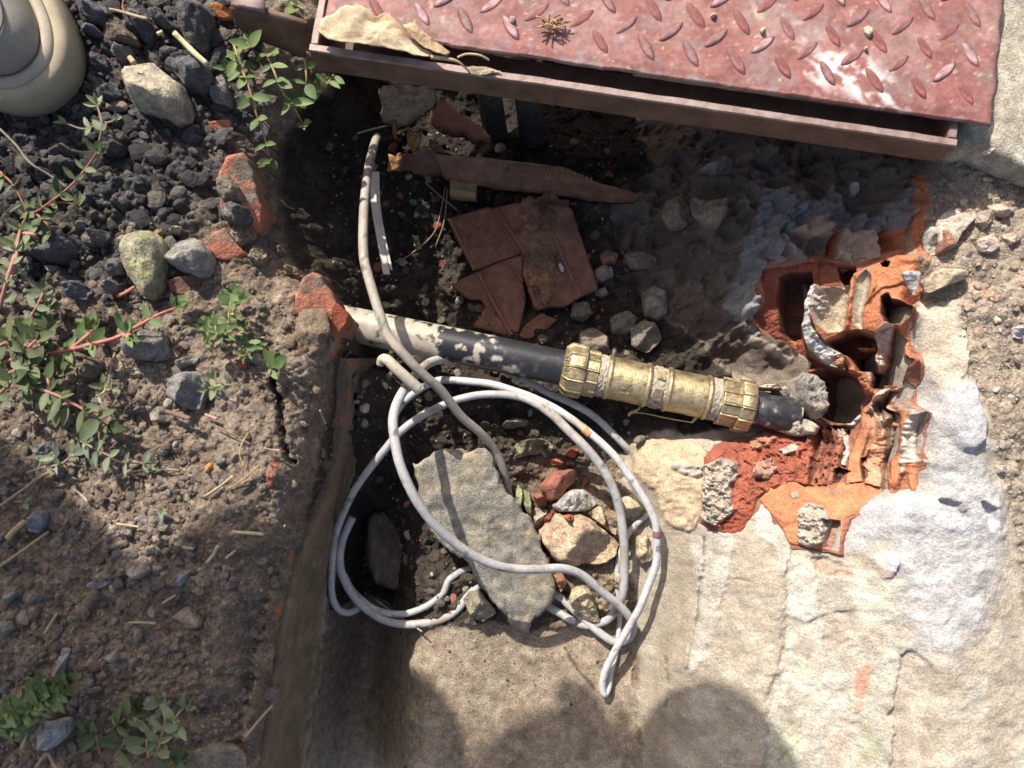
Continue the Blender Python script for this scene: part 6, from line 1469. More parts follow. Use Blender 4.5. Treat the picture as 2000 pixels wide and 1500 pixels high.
for reg, pts, h, c, lb, c2 in S_:
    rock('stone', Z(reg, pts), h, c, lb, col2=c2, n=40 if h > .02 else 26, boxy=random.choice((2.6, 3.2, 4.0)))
# bricks in the bank
RB = (0.42, 0.155, 0.10)
shard('brick', Z(1, [(1265, 870, .012), (1310, 858, .012), (1360, 850, .010), (1390, 890, .004), (1430, 1030, -.006), (1462, 1165, -.012), (1440, 1260, -.010), (1420, 1285, -.006), (1330, 1245, .002), (1232, 1205, .006), (1222, 1130, .008), (1208, 980, .012)]), 0.05, RB, 'tall broken red brick with mud, set in the bank edge', 'brick', col2=(0.20, 0.16, 0.115), jag=0.003, lump=0.003, bevel=0.003, n=90)
rock('mud_clump', Z(1, [(1225, 1150), (1300, 1130), (1380, 1160), (1400, 1210), (1330, 1250), (1240, 1210)]), .020, (0.12, 0.11, 0.10), 'grey mud lump on the lower half of the tall brick', 'mud', z0=.004, mat='soil', rough=.9)
rock('mud_clump', Z(1, [(1210, 1000), (1270, 970), (1330, 1040), (1340, 1120), (1250, 1130), (1215, 1080)]), .016, (0.19, 0.165, 0.12), 'olive mud lump on the middle of the tall brick', 'mud', z0=.006, mat='soil', rough=.9)
shard('brick', Z(1, [(1150, 670, -.002), (1220, 660, -.004), (1285, 665, -.006), (1335, 840, -.020), (1300, 852, -.018), (1240, 800, -.012), (1185, 755, -.008)]), 0.03, (0.36, 0.14, 0.085), 'orange-brown brick corner above the tall brick, mostly shaded', 'brick', jag=0.002, lump=0.001)
shard('brick', Z(1, [(1128, 1345, .008), (1190, 1298, .010), (1245, 1270, .010), (1295, 1330, .004), (1368, 1412, -.002), (1330, 1445, -.002), (1215, 1448, .004)]), 0.03, RB, 'small triangular red brick below the tall brick', 'brick', col2=(0.25, 0.16, 0.11), jag=0.002, lump=0.0015)
for (reg, pts, h, lb) in ((1, [(1290, 1270), (1350, 1255), (1420, 1290), (1400, 1330), (1340, 1380), (1290, 1320)], .022, 'crumbly tan clod between the two red bricks'), (1, [(1380, 1390), (1440, 1365), (1490, 1420), (1460, 1480), (1400, 1470)], .022, 'round tan clod at the tip of the triangular brick'), (1, [(1530, 1390), (1570, 1360), (1590, 1410), (1560, 1440)], .014, 'small tan clod on the bank slope'), (4, [(1590, 60), (1640, 55), (1690, 110), (1650, 140), (1600, 130)], .018, 'tan clod above the big muddy brick')):
    rock('clod', Z(reg, pts), h, (0.24, 0.19, 0.13), lb, 'clod', mat='soil', rough=1.0)
shard('brick', Z(4, [(920, 130, .006), (1010, 105, .006), (1200, 95, .004), (1185, 180, -.002), (1150, 250, -.006), (1130, 320, -.010), (1105, 280, -.006), (1085, 225, 0.), (950, 200, .004)]), 0.02, (0.20, 0.10, 0.075), 'brown pointed brick shard under the rounded grey stone', 'brick', jag=0.001, lump=0.001)
shard('brick', Z(4, [(1205, 60, -.004), (1290, 80, -.006), (1310, 90, -.008), (1290, 200, -.012), (1240, 230, -.010), (1210, 150, -.006)]), 0.02, (0.34, 0.145, 0.10), 'red brick shard on the slope below the triangular brick', 'brick', jag=0.002, lump=0.001)
mb = shard('brick', Z(4, [(1690, 105, -.014), (1740, 88, -.012), (1790, 100, -.014), (1830, 180, -.018), (1860, 250, -.020), (1930, 320, -.030), (1935, 350, -.030), (1900, 420, -.030), (1860, 500, -.030), (1820, 570, -.028), (1720, 560, -.018), (1640, 520, -.014), (1630, 400, -.012), (1650, 250, -.012)]), 0.045, (0.33, 0.135, 0.085), 'big muddy brick with a wet red edge where the pipe enters', 'brick', col2=(0.20, 0.15, 0.11), jag=0.003, lump=0.004, bevel=0.005, n=100)
rock('mud_clump', Z(4, [(1650, 330), (1740, 280), (1820, 300), (1845, 420), (1800, 530), (1700, 560), (1640, 480)]), .016, (0.19, 0.14, 0.10), 'brown mud covering the face of the big muddy brick', 'mud', z0=-.016, mat='soil', rough=1.0, n=50)
shard('wet_brick_edge', Z(4, [(1855, 255, -.016), (1890, 270, -.018), (1938, 330, -.024), (1925, 380, -.026), (1880, 450, -.030), (1845, 570, -.036), (1820, 580, -.034), (1835, 480, -.028), (1845, 380, -.022)]), 0.02, (0.36, 0.10, 0.05), None, None, parent=mb, jag=0.002, lump=0.002, n=60)

# ------------------------------------------------------------------ gravel and crumbs of the left bank
spots = []
cols_s = [(0.17, 0.13, 0.098), (0.20, 0.16, 0.125), (0.13, 0.10, 0.075), (0.26, 0.215, 0.16), (0.13, 0.12, 0.115), (0.16, 0.115, 0.085), (0.18, 0.135, 0.10)]
tries = 0
while len(spots) < 4600 and tries < 40000:
    tries += 1
    px, py = random.uniform(-40, 640), random.uniform(440, 1540)
    if px > 380 and py < 1080 and random.random() < 0.85: continue
    p0 = U(px, py, 0.0); z = gsample(ZT, p0[0], p0[1])
    if z < -0.07: continue
    p = np.array((p0[0], p0[1], z))
    dens = 0.45 + 0.8 * gsample(f_big, p0[0], p0[1])
    if random.random() > dens + 0.25: continue
    u = random.random()
    r = random.uniform(.0008, .0017) if u < .76 else (random.uniform(.002, .0036) if u < .96 else random.uniform(.0036, .0055))
    spots.append((p + (0, 0, r * .15), r, random.choice(cols_s)))
for _ in range(420):                                           # clods on the slope above the lining wall
    px, py = random.uniform(520, 690), random.uniform(520, 1120)
    p0 = U(px, py, -0.02); z = gsample(ZT, p0[0], p0[1])
    if z < -0.075: continue
    r = random.uniform(.001, .0024) if random.random() < .88 else random.uniform(.0025, .005)
    spots.append((np.array((p0[0], p0[1], z + r * .1)), r, random.choice([(0.20, 0.15, 0.105), (0.17, 0.125, 0.088), (0.23, 0.18, 0.13), (0.15, 0.11, 0.08)])))
scatter('gravel', spots, 'loose gravel and earth crumbs on the left bank')
spots = []
while len(spots) < 900:
    px, py = random.uniform(-40, 520), random.uniform(-40, 560)
    p0 = U(px, py, 0.0); z = gsample(ZT, p0[0], p0[1])
    if gsample(W_black, p0[0], p0[1]) < 0.4: continue
    r = random.uniform(.0015, .004) if random.random() < .8 else random.uniform(.004, .010)
    spots.append((np.array((p0[0], p0[1], z + r * .1)), r, random.choice([(0.042, 0.040, 0.041), (0.055, 0.052, 0.051), (0.075, 0.070, 0.067), (0.032, 0.030, 0.03), (0.11, 0.095, 0.08), (0.095, 0.09, 0.088)])))
scatter('black_slag', spots, 'black slag gravel around the shoe')

# ------------------------------------------------------------------ stalks and twigs
TW = [
 (1, [(972, 182), (1030, 240), (1090, 300), (1156, 358)], .0022, (0.50, 0.42, 0.25), 'thick pale straw between the black stones', .03),
 (1, [(610, 52), (680, 66), (760, 90), (822, 105)], .0012, (0.34, 0.25, 0.17), 'thin brown twig above the straw', .028),
 (1, [(725, 322), (748, 352)], .0022, (0.42, 0.30, 0.15), 'short yellow stalk end above the large tan stone', .03),
 (1, [(880, 190), (905, 178)], .0016, (0.5, 0.38, 0.24), 'tiny straw bit left of the straw top', .02),
 (1, [(0, 720), (90, 810), (170, 910), (280, 980), (380, 1050)], .0010, (0.17, 0.14, 0.12), 'long grey twig crossing the shoe shadow', .012),
 (1, [(690, 0), (685, 40), (695, 60)], .0009, (0.22, 0.10, 0.08), 'short reddish stalk at the top edge', .02),
 (4, [(655, 225), (700, 205), (752, 172)], .0014, (0.42, 0.16, 0.10), 'short red stalk left of the mossy stone', .01),
 (4, [(932, 868), (990, 885), (1062, 908)], .0018, (0.17, 0.11, 0.09), 'brown stick below the faceted grey stone', .012),
 (4, [(1145, 884), (1212, 909)], .0011, (0.42, 0.24, 0.20), 'short pink stalk right of the brown stick', .008),
 (4, [(1385, 985), (1350, 1050), (1338, 1110), (1365, 1180)], .0005, (0.40, 0.28, 0.15), 'hair-thin yellow root on the bare soil', .006),
 (4, [(1200, 945), (1280, 985), (1355, 1020)], .0006, (0.20, 0.15, 0.09), 'thin dark root above the yellow root', .006),
 (4, [(1145, 1340), (1220, 1290), (1302, 1228)], .0010, (0.42, 0.32, 0.21), 'straw lying slantwise on the sunlit soil', .006),
 (4, [(1475, 1072), (1520, 1082), (1562, 1086)], .0007, (0.38, 0.30, 0.22), 'short thin straw near the bank crack', .006),
 (4, [(1270, 1300), (1350, 1250), (1440, 1175)], .0007, (0.36, 0.22, 0.12), 'fine brown stalk beside the slanting straw', .006),
 (4, [(1390, 455), (1480, 455)], .0007, (0.42, 0.32, 0.25), 'pale straw right of the upright sprouts', .006),
 (4, [(1785, 860), (1815, 935)], .0008, (0.36, 0.30, 0.22), 'short straw on the brick face of the bank', .006),
 (4, [(640, 540), (620, 620), (605, 720)], .0007, (0.30, 0.22, 0.15), 'upright dry stalk left of the grey stone', .012),
 (4, [(640, 1230), (760, 1200), (900, 1190), (1000, 1195)], .0008, (0.30, 0.22, 0.15), 'long dry stem under the blue-green creeper', .006),
 (4, [(0, 1395), (120, 1310), (230, 1230), (330, 1180)], .0011, (0.30, 0.22, 0.17), 'long brown stem at the left edge in shade', .012),
 (4, [(410, 1300), (450, 1330), (490, 1370)], .0009, (0.30, 0.25, 0.20), 'short grey stalk in the shaded gravel', .006),
 (7, [(1295, 183), (1380, 188), (1475, 196)], .0012, (0.50, 0.40, 0.24), 'bright straw on the lower bank edge', .006),
 (7, [(0, 375), (120, 290), (270, 182)], .0011, (0.34, 0.25, 0.14), 'long dry grass blade at the left edge', .006),
 (7, [(40, 218), (90, 165), (142, 122)], .0022, (0.40, 0.30, 0.16), 'broad dry grass blade above the long one', .006),
 (7, [(650, 138), (720, 145), (778, 156)], .0008, (0.42, 0.32, 0.20), 'short straw above the tan pebble', .006),
 (7, [(1155, 352), (1190, 310), (1215, 262)], .0012, (0.44, 0.36, 0.25), 'pale straw bit with a white tip', .006),
 (7, [(1260, 330), (1315, 285)], .0010, (0.36, 0.29, 0.20), 'grey straw bit right of the pale one', .006),
 (7, [(1368, 1330), (1440, 1240), (1522, 1150)], .0010, (0.30, 0.24, 0.18), 'straight twig near the pit rim', .008),
 (7, [(250, 750), (285, 690), (318, 640)], .0010, (0.36, 0.27, 0.16), 'brown grass stalk in the left gravel', .006),
 (7, [(720, 690), (790, 688), (872, 694)], .0009, (0.34, 0.27, 0.17), 'level straw left of the tan shaded stone', .006),
 (7, [(905, 582), (980, 535)], .0009, (0.36, 0.28, 0.18), 'short straw above the tan shaded stone', .006),
 (7, [(1020, 270), (1080, 276)], .0010, (0.40, 0.34, 0.26), 'pale stub of straw left of the white-tipped straw', .006),
 (7, [(120, 1400), (150, 1290), (135, 1180), (180, 1060), (222, 970)], .0012, (0.33, 0.27, 0.20), 'tall dry stalk among the feathery weeds', .02),
 (7, [(200, 1500), (260, 1420), (300, 1480), (330, 1520)], .0012, (0.30, 0.20, 0.14), 'forked brown stalk at the bottom left corner', .02),
 (8, [(380, 560), (500, 645), (640, 738)], .0007, (0.38, 0.28, 0.17), 'straw lying over the lower cable arc', .02),
 (2, [(770, 1040), (745, 1180), (700, 1310), (560, 1430), (490, 1460)], .0006, (0.30, 0.22, 0.15), 'long pale rootlet left of the roof tile', .012),
 (2, [(782, 1050), (765, 1230), (715, 1380)], .0006, (0.30, 0.22, 0.15), 'second rootlet beside the yellowish clay block', .012),
 (2, [(660, 1020), (750, 1100), (840, 1175)], .0008, (0.24, 0.17, 0.12), 'dark rootlet crossing above the roof tile', .012),
 (2, [(280, 745), (360, 722), (455, 700)], .0009, (0.30, 0.26, 0.21), 'pale twig on the dark slope below the frame', .012),
]
for reg, pts, r, c, lb, up in TW:
    P = [world_pt(a, b, up) for a, b in Z(reg, pts)]
    if len(P) == 2: P = [P[0], (P[0] + P[1]) / 2, P[1]]
    zs = np.array([q[2] for q in P]); zs = np.maximum(zs, zs.mean() - .004)
    P = [np.array(U(a, b, z)) for (a, b), z in zip(Z(reg, pts) if len(pts) > 2 else [Z(reg, pts)[0], tuple(np.mean(Z(reg, pts), axis=0)), Z(reg, pts)[1]], zs)]
    tube('twig', P, r, c, lb, 'twig', mat='twig', per=5, sides=7, world_pts=True)
leaf_sheet_z = hit(310, 1000)[2]

# ------------------------------------------------------------------ weeds
def leaf_mesh(name, w, fold, bend, mat, n=7):
    V, F = [], []
    for i in range(n):
        t = i / (n - 1); wid = w * math.sin(math.pi * t ** 0.85) ** 0.8 if 0 < t < 1 else 0.0
        z = bend * t * t
        V += [(t, -wid / 2, z + fold * wid), (t, 0, z), (t, wid / 2, z + fold * wid)]
    for i in range(n - 1):
        a = i * 3; F += [(a, a + 3, a + 4, a + 1), (a + 1, a + 4, a + 5, a + 2)]
    me = bpy.data.meshes.new(name); me.from_pydata(V, [], F); me.polygons.foreach_set('use_smooth', [True] * len(F)); me.materials.append(mat); return me
def leaf_mat(name, col, back=0.25):
    m, nt, b = new_mat(name); N, L = nt.nodes, nt.links
    oi = N.new('ShaderNodeObjectInfo'); tc = N.new('ShaderNodeTexCoord'); n1 = N.new('ShaderNodeTexNoise'); n1.inputs['Scale'].default_value = 3.0
    L.new(tc.outputs['Object'], n1.inputs['Vector'])
    ad = N.new('ShaderNodeMath'); ad.operation = 'ADD'; L.new(oi.outputs['Random'], ad.inputs[0]); L.new(n1.outputs['Fac'], ad.inputs[1])
    cr = N.new('ShaderNodeValToRGB'); e = cr.color_ramp.elements
    e[0].position = 0.35; e[0].color = (col[0] * .62, col[1] * .68, col[2] * .62, 1); e[1].position = 1.25 / 1.6; e[1].color = (col[0] * 1.25, col[1] * 1.15, col[2] * 1.1, 1)
    mr = N.new('ShaderNodeMath'); mr.operation = 'DIVIDE'; L.new(ad.outputs[0], mr.inputs[0]); mr.inputs[1].default_value = 1.6
    L.new(mr.outputs[0], cr.inputs['Fac']); L.new(cr.outputs['Color'], b.inputs['Base Color'])
    b.inputs['Roughness'].default_value = 0.55; b.inputs['Specular IOR Level'].default_value = 0.3
    tr = N.new('ShaderNodeBsdfTranslucent'); L.new(cr.outputs['Color'], tr.inputs['Color'])
    mx = N.new('ShaderNodeMixShader'); mx.inputs['Fac'].default_value = back
    L.new(b.outputs[0], mx.inputs[1]); L.new(tr.outputs[0], mx.inputs[2]); L.new(mx.outputs[0], N['Material Output'].inputs['Surface'])
    return m
LM = {'g': leaf_mat('green_leaf', (0.130, 0.190, 0.072)), 'd': leaf_mat('dark_leaf', (0.105, 0.135, 0.062)), 'b': leaf_mat('bluish_leaf', (0.17, 0.21, 0.14)), 'p': leaf_mat('pale_leaf', (0.22, 0.26, 0.15)), 'y': leaf_mat('yellow_bud', (0.34, 0.30, 0.10))}
LMESH = {k: [leaf_mesh('leaf', w, f, b, m) for (w, f, b) in ((0.46, 0.18, 0.06), (0.52, 0.10, -0.08), (0.42, 0.22, 0.12), (0.58, 0.08, 0.02))] for k, m in LM.items()}
def add_leaf(plant, p, yaw, pitch, ln, kind):
    o = bpy.data.objects.new('leaf', random.choice(LMESH[kind])); link(o, plant)
    o.location = Vector(p) - Vector(plant.location); o.rotation_euler = (random.uniform(-.35, .35), -pitch, yaw)
    ln *= random.uniform(.82, 1.15); o.scale = (ln, ln * random.uniform(.7, 1.15), ln * random.uniform(.6, 2.2)); return o
def weed(label, stems, kind='g', ln=.012, gap=.011, red=(0.34, 0.13, 0.10), group=None, r=.0011, tip=5, name='spurge_weed', up=.012, lw=1.0, per_node=2):
    """stems: lists of pixels (from root to tip), each with leaf pairs along it and a tuft at its end"""
    p0 = world_pt(*stems[0][0])
    pl = empty(name, p0, label, 'weed', group)
    for stn in stems:
        base = np.array([world_pt(a, b) for a, b in stn])
        z0_ = np.median(base[:, 2]); n = len(stn)
        P = [np.array(U(a, b, max(z0_ - .004, min(base[i, 2], z0_ + .012)) + up * (0.25 + 0.75 * math.sin(math.pi * min(1, (i + .6) / n))))) for i, (a, b) in enumerate(stn)]
        path = catmull(P, 10)
        v, f = tube_geo(path, np.linspace(r, r * .55, len(path)), 7)
        mesh_obj('stem', v, f, M['twig'], pl, red)
        L = np.r_[0, np.cumsum(np.linalg.norm(np.diff(path, axis=0), axis=1))]
        s = gap * random.uniform(.3, .8); side = 1
        while s < L[-1]:
            q = np.array([np.interp(s, L, path[:, k]) for k in range(3)]); q2 = np.array([np.interp(min(s + .002, L[-1]), L, path[:, k]) for k in range(3)])
            d = q2 - q if s + .002 < L[-1] else path[-1] - path[-2]; yaw = math.atan2(d[1], d[0])
            for k in range(per_node):
                sg = 1 if k % 2 else -1
                add_leaf(pl, q + (0, 0, .0004), yaw + sg * random.uniform(.7, 1.35), random.uniform(-.1, .55), ln * random.uniform(.75, 1.15), kind)
            if random.random() < .45:
                for k in range(2): add_leaf(pl, q + (0, 0, .001), yaw + random.uniform(-2, 2), random.uniform(.4, 1.0), ln * random.uniform(.3, .5), random.choice((kind, kind, 'y')))
            s += gap * random.uniform(.75, 1.3)
        q = path[-1]; d = path[-1] - path[-4]; yaw = math.atan2(d[1], d[0])
        for k in range(tip):
            add_leaf(pl, q, yaw + (k - (tip - 1) / 2) * 2.4 / tip + random.uniform(-.2, .2), random.uniform(.15, .8), ln * random.uniform(.55, 1.0), kind)
    return pl
GP = 'small creeping weeds on the bank'
weed('bright green weed hanging over the pit beside the frame corner', [Z(1, [(1300, 235), (1345, 370), (1390, 490), (1425, 620), (1460, 710), (1490, 820), (1505, 890)]), Z(1, [(1345, 370), (1310, 340), (1290, 390)]), Z(1, [(1330, 300), (1380, 270), (1410, 265)])], 'g', .014, .016, (0.30, 0.20, 0.10), GP, up=.03)
weed('green weed partly shaded under the frame corner', [Z(1, [(1470, 260), (1530, 400), (1570, 500), (1640, 600), (1690, 690)]), Z(1, [(1700, 330), (1710, 450), (1690, 560)]), Z(1, [(1860, 420), (1820, 480), (1780, 530)])], 'g', .015, .016, (0.28, 0.22, 0.10), GP, up=.03)
weed('two green leaves sprouting between strap and frame', [Z(1, [(1690, 60), (1630, 20), (1600, -10)])], 'g', .018, .014, (0.3, 0.2, 0.12), GP, up=.03, tip=3)
weed('reddish-stemmed weed in the shoe shadow', [Z(1, [(80, 1460), (140, 1230), (230, 1165), (380, 1050), (470, 950), (540, 850)]), Z(1, [(230, 1165), (320, 1130), (420, 1140)]), Z(1, [(200, 1190), (270, 1260), (290, 1330)]), Z(1, [(0, 960), (80, 1040), (150, 1180)])], 'd', .013, .014, (0.30, 0.12, 0.09), GP, up=.022)
weed('thin dry weed just below the shoe', [Z(1, [(545, 830), (570, 700), (540, 580)]), Z(1, [(565, 690), (470, 720), (370, 690)]), Z(1, [(565, 690), (620, 680), (650, 660)])], 'p', .010, .020, (0.22, 0.16, 0.11), GP, up=.016, tip=2)
weed('pink-stemmed weed entering at the left edge', [Z(1, [(60, 1580), (90, 1450), (110, 1300), (150, 1200)]), Z(4, [(0, 290), (40, 130), (80, 0), (100, -60)]), Z(1, [(110, 1300), (190, 1310), (230, 1350)])], 'p', .012, .016, (0.42, 0.20, 0.16), GP, up=.02, r=.0016)
weed('small weed with yellow buds on the black gravel', [Z(4, [(150, 390), (190, 310), (230, 230), (240, 190)]), Z(4, [(230, 250), (280, 265)])], 'b', .012, .012, (0.33, 0.17, 0.12), GP, up=.02)
weed('long red-stemmed weed reaching right to the grey stone', [Z(4, [(270, 550), (400, 520), (520, 490), (650, 455), (760, 395), (880, 330), (980, 290)]), Z(4, [(400, 520), (480, 450), (520, 410)]), Z(4, [(650, 455), (720, 440), (750, 420)])], 'g', .015, .022, (0.46, 0.17, 0.13), GP, up=.03, r=.0018)
weed('dense leafy weed at the left edge', [Z(4, [(-40, 620), (100, 560), (200, 470), (290, 400)]), Z(4, [(-40, 520), (60, 470), (140, 430)]), Z(4, [(-20, 700), (80, 640), (180, 620), (330, 640)]), Z(4, [(-30, 800), (60, 700), (110, 600)]), Z(4, [(40, 560), (100, 510), (230, 520)])], 'd', .018, .013, (0.36, 0.16, 0.12), GP, up=.03, r=.0015)
weed('weed below the red-stemmed one pointing to the lower right', [Z(4, [(100, 700), (200, 735), (300, 770), (420, 830), (520, 890), (600, 945)]), Z(4, [(300, 770), (270, 700), (260, 640)]), Z(4, [(420, 830), (350, 830), (330, 850)])], 'd', .017, .014, (0.36, 0.17, 0.13), GP, up=.028, r=.0014)
weed('upright cluster of small sprouts right of the rounded stone', [Z(4, [(1180, 500), (1210, 430), (1180, 350)]), Z(4, [(1230, 480), (1270, 400), (1280, 290), (1300, 215)]), Z(4, [(1210, 450), (1290, 420), (1350, 400)]), Z(4, [(1150, 500), (1160, 450), (1150, 400)]), Z(4, [(1260, 400), (1310, 290), (1360, 250)])], 'g', .010, .008, (0.26, 0.2, 0.10), GP, up=.03, tip=6)
weed('small green sprouts beside the white chip', [Z(4, [(1330, 580), (1370, 510), (1400, 470)]), Z(4, [(1350, 570), (1400, 520), (1430, 500)])], 'g', .010, .008, (0.26, 0.2, 0.1), GP, up=.018, tip=5)
weed('single bright green sprout on the bare bank', [Z(4, [(1500, 640), (1530, 620), (1545, 600)])], 'g', .014, .006, (0.26, 0.2, 0.1), GP, up=.014, tip=8)
weed('pale round-leaved seedling beside the faceted stone', [Z(4, [(1290, 725), (1230, 720), (1170, 740)]), Z(4, [(1200, 725), (1190, 690)]), ], 'p', .010, .012, (0.34, 0.30, 0.17), GP, up=.016, tip=3)
weed('pale seedling with curved stem left of the stone', [Z(4, [(540, 780), (580, 760), (590, 720)]), Z(4, [(585, 755), (620, 740)])], 'p', .010, .014, (0.34, 0.30, 0.17), GP, up=.016, tip=2)
weed('blue-green creeper on the shaded soil', [Z(4, [(150, 1210), (240, 1180), (340, 1160), (400, 1110), (450, 1050)]), Z(4, [(400, 1000), (500, 1060), (600, 1110), (680, 1150), (850, 1160)]), Z(4, [(340, 1160), (300, 1110), (290, 1090)])], 'b', .012, .012, (0.26, 0.19, 0.14), GP, up=.014)
weed('pale-leaved weed at the bottom of the left bank', [Z(7, [(870, 1440), (900, 1330), (920, 1230), (890, 1140)]), Z(7, [(930, 1330), (970, 1230), (1030, 1160)]), Z(7, [(830, 1440), (820, 1350), (850, 1300)]), Z(7, [(960, 1300), (990, 1260), (1010, 1250)])], 'p', .014, .012, (0.30, 0.24, 0.14), GP, up=.025)
weed('broad dark green weed at the bottom edge', [Z(7, [(900, 1560), (960, 1470), (1010, 1440)]), Z(7, [(600, 1300), (690, 1230), (760, 1170)]), Z(7, [(560, 1420), (540, 1330), (520, 1290)]), Z(7, [(640, 1440), (690, 1360), (700, 1290)])], 'd', .016, .012, (0.22, 0.16, 0.1), GP, up=.016)
weed('feathery green weed in the bottom left corner', [Z(7, [(40, 1330), (130, 1220), (230, 1130), (320, 1060), (390, 1020)]), Z(7, [(200, 1150), (220, 1080), (230, 1030)]), Z(7, [(-30, 1260), (60, 1180), (140, 1150)]), Z(7, [(270, 1100), (330, 1090), (380, 1060)])], 'g', .013, .006, (0.2, 0.2, 0.08), GP, up=.03, per_node=4)
weed('fallen pale leaf pair on the shaded soil', [Z(4, [(840, 1410), (880, 1420), (900, 1425)])], 'b', .014, .02, (0.3, 0.25, 0.2), GP, up=.006, tip=2, r=.0005)
weed('small leaf on the soil near the top of the shaded patch', [Z(7, [(90, 15), (120, 12), (140, 14)])], 'b', .014, .02, (0.3, 0.25, 0.2), GP, up=.006, tip=2, r=.0005)
# ------------------------------------------------------------------ the person at the top left: a shoe toe is in view, the body casts its shadow
M['upper'] = mineral('shoe_leather', rough=0.7, scale=500, bump=0.25, dist=0.0005, vary=0.12, spec=0.3)
M['cloth'] = mineral('cloth', rough=0.9, scale=500, bump=0.4, dist=0.0008, vary=0.15, spec=0.1)
M['skin'] = mineral('skin', rough=0.55, scale=300, bump=0.1, dist=0.0004, vary=0.06, spec=0.35)
toe_c = U(-10, 62, 0.03); sdir = np.array((0.72, -0.69, 0.0)); sdir /= np.linalg.norm(sdir); sside = np.array((-sdir[1], sdir[0], 0.0))

J, E, R = [], [], []
def joint(p, r, parent=None):
    J.append(tuple(p)); R.append(r)
    if parent is not None: E.append((parent, len(J) - 1))
    return len(J) - 1
pel = joint((-.98, .60, .76), .15)
ch1 = joint((-.86, .61, .84), .145, pel)
ch2 = joint((-.74, .60, .93), .145, ch1)
nk = joint((-.60, .60, .93), .055, ch2)
hd = joint((-.51, .585, .90), .075, nk)
hd2 = joint((-.425, .572, .84), .088, hd)
hd3 = joint((-.375, .567, .79), .062, hd2)
sr = joint((-.70, .46, .92), .065, ch2)
er = joint((-.19, .415, .62), .056, sr); er = joint((-.13, .33, .615), .050, er)
wr = joint((-.06, .09, .625), .028, er)
pm = joint((-.035, .045, .630), .030, wr)
for k, (dx, dy) in enumerate(((-.030, -.030), (-.012, -.042), (.008, -.044), (.026, -.036))):
    a = joint((-.035 + dx * .6, .045 + dy * .5, .632), .009, pm); b = joint((-.035 + dx * 1.0, .045 + dy * 1.1, .638), .008, a); joint((-.035 + dx, .045 + dy * 1.2, .655), .007, b)
tb_ = joint((-.005, .055, .638), .010, pm); joint((.010, .045, .655), .008, tb_)
sl = joint((-.70, .67, .93), .060, ch2)
el = joint((-.545, .585, .745), .066, sl)
wl_ = joint((-.635, .545, .85), .034, el)
pl_ = joint((-.655, .52, .875), .034, wl_)
for k, (dx, dy) in enumerate(((-.03, -.03), (-.042, -.022), (-.05, -.01), (-.05, .004))):
    a = joint((-.655 + dx * .6, .52 + dy * .6, .893), .009, pl_); joint((-.655 + dx * 1.2, .52 + dy * 1.2, .905), .008, a)
tb2 = joint((-.632, .495, .885), .010, pl_); joint((-.635, .472, .895), .008, tb2)
ank = toe_c - sdir * 0.165
h1 = joint((-.97, .50, .70), .10, pel); k1 = joint((-.76, .44, .43), .066, h1); c1_ = joint((-.64, .435, .28), .060, k1); a1_ = joint((ank[0], ank[1], .105), .042, c1_); joint((ank[0] + .02, ank[1] - .02, .055), .036, a1_)
h2 = joint((-.99, .70, .70), .10, pel); k2 = joint((-.80, .68, .40), .066, h2); c2_ = joint((-.90, .74, .25), .058, k2); a2_ = joint((-.99, .79, .105), .042, c2_); joint((-.975, .775, .055), .036, a2_)
me = bpy.data.meshes.new('person'); me.from_pydata([Vector(j) - Vector((-.85, .6, 0)) for j in J], E, [])
person = bpy.data.objects.new('person', me); person.location = (-.85, .6, 0); link(person)
sk = person.modifiers.new('skin', 'SKIN'); sk.use_smooth_shade = True
for i, sv in enumerate(me.skin_vertices[0].data):
    sv.radius = (R[i], R[i]); sv.use_root = (i == 0)
ss = person.modifiers.new('sub', 'SUBSURF'); ss.levels = 2; ss.render_levels = 2
me.materials.append(M['cloth'])
tag(person, 'person bending over at the top left, only one grey shoe toe in view', 'person')
dg = bpy.context.evaluated_depsgraph_get(); dg.update()
ev = person.evaluated_get(dg); bme = bpy.data.meshes.new_from_object(ev)
person.modifiers.clear(); person.data = bme
bme.materials.clear(); bme.materials.append(M['cloth'])
vv_ = np.array([v.co[:] for v in bme.vertices]) + np.array((-.85, .6, 0))
pcol = np.tile((0.075, 0.085, 0.12), (len(vv_), 1))                      # blue-grey trousers
up_ = (vv_[:, 2] > .70) | (vv_[:, 0] > -.60) & (vv_[:, 2] > .5)
pcol[up_] = (0.20, 0.20, 0.21)
skinm = (np.linalg.norm(vv_ - np.array((-.425, .572, .84)), axis=1) < .145) | (np.linalg.norm(vv_ - np.array((-.035, .04, .63)), axis=1) < .075) | (np.linalg.norm(vv_ - np.array((-.665, .515, .885)), axis=1) < .06)
pcol[skinm] = (0.42, 0.26, 0.18)
set_col(bme, pcol)
bme.polygons.foreach_set('use_smooth', [True] * len(bme.polygons))
# hair and facial features
def blob(name, c, r, col, mat, parent, n=16, squash=(1, 1, 1)):
    V, F = [], []
    for i in range(n + 1):
        t = math.pi * i / n
        for k in range(2 * n):
            a = math.pi * k / n
            V.append((c[0] + r * squash[0] * math.sin(t) * math.cos(a), c[1] + r * squash[1] * math.sin(t) * math.sin(a), c[2] + r * squash[2] * math.cos(t)))
    for i in range(n):
        for k in range(2 * n):
            F.append((i * 2 * n + k, (i + 1) * 2 * n + k, (i + 1) * 2 * n + (k + 1) % (2 * n), i * 2 * n + (k + 1) % (2 * n)))
    V = np.array(V); V += np.stack([fbm(V[:, 0] * 60, V[:, 1] * 60, V[:, 2] * 60, octv=3, seed=nseed()) for _ in range(3)], -1) * r * .06
    return mesh_obj(name, V, F, M[mat], parent, col)
blob('hair', (-.45, .575, .872), .098, (0.03, 0.022, 0.018), 'cloth', person, squash=(1, 1.0, .85))
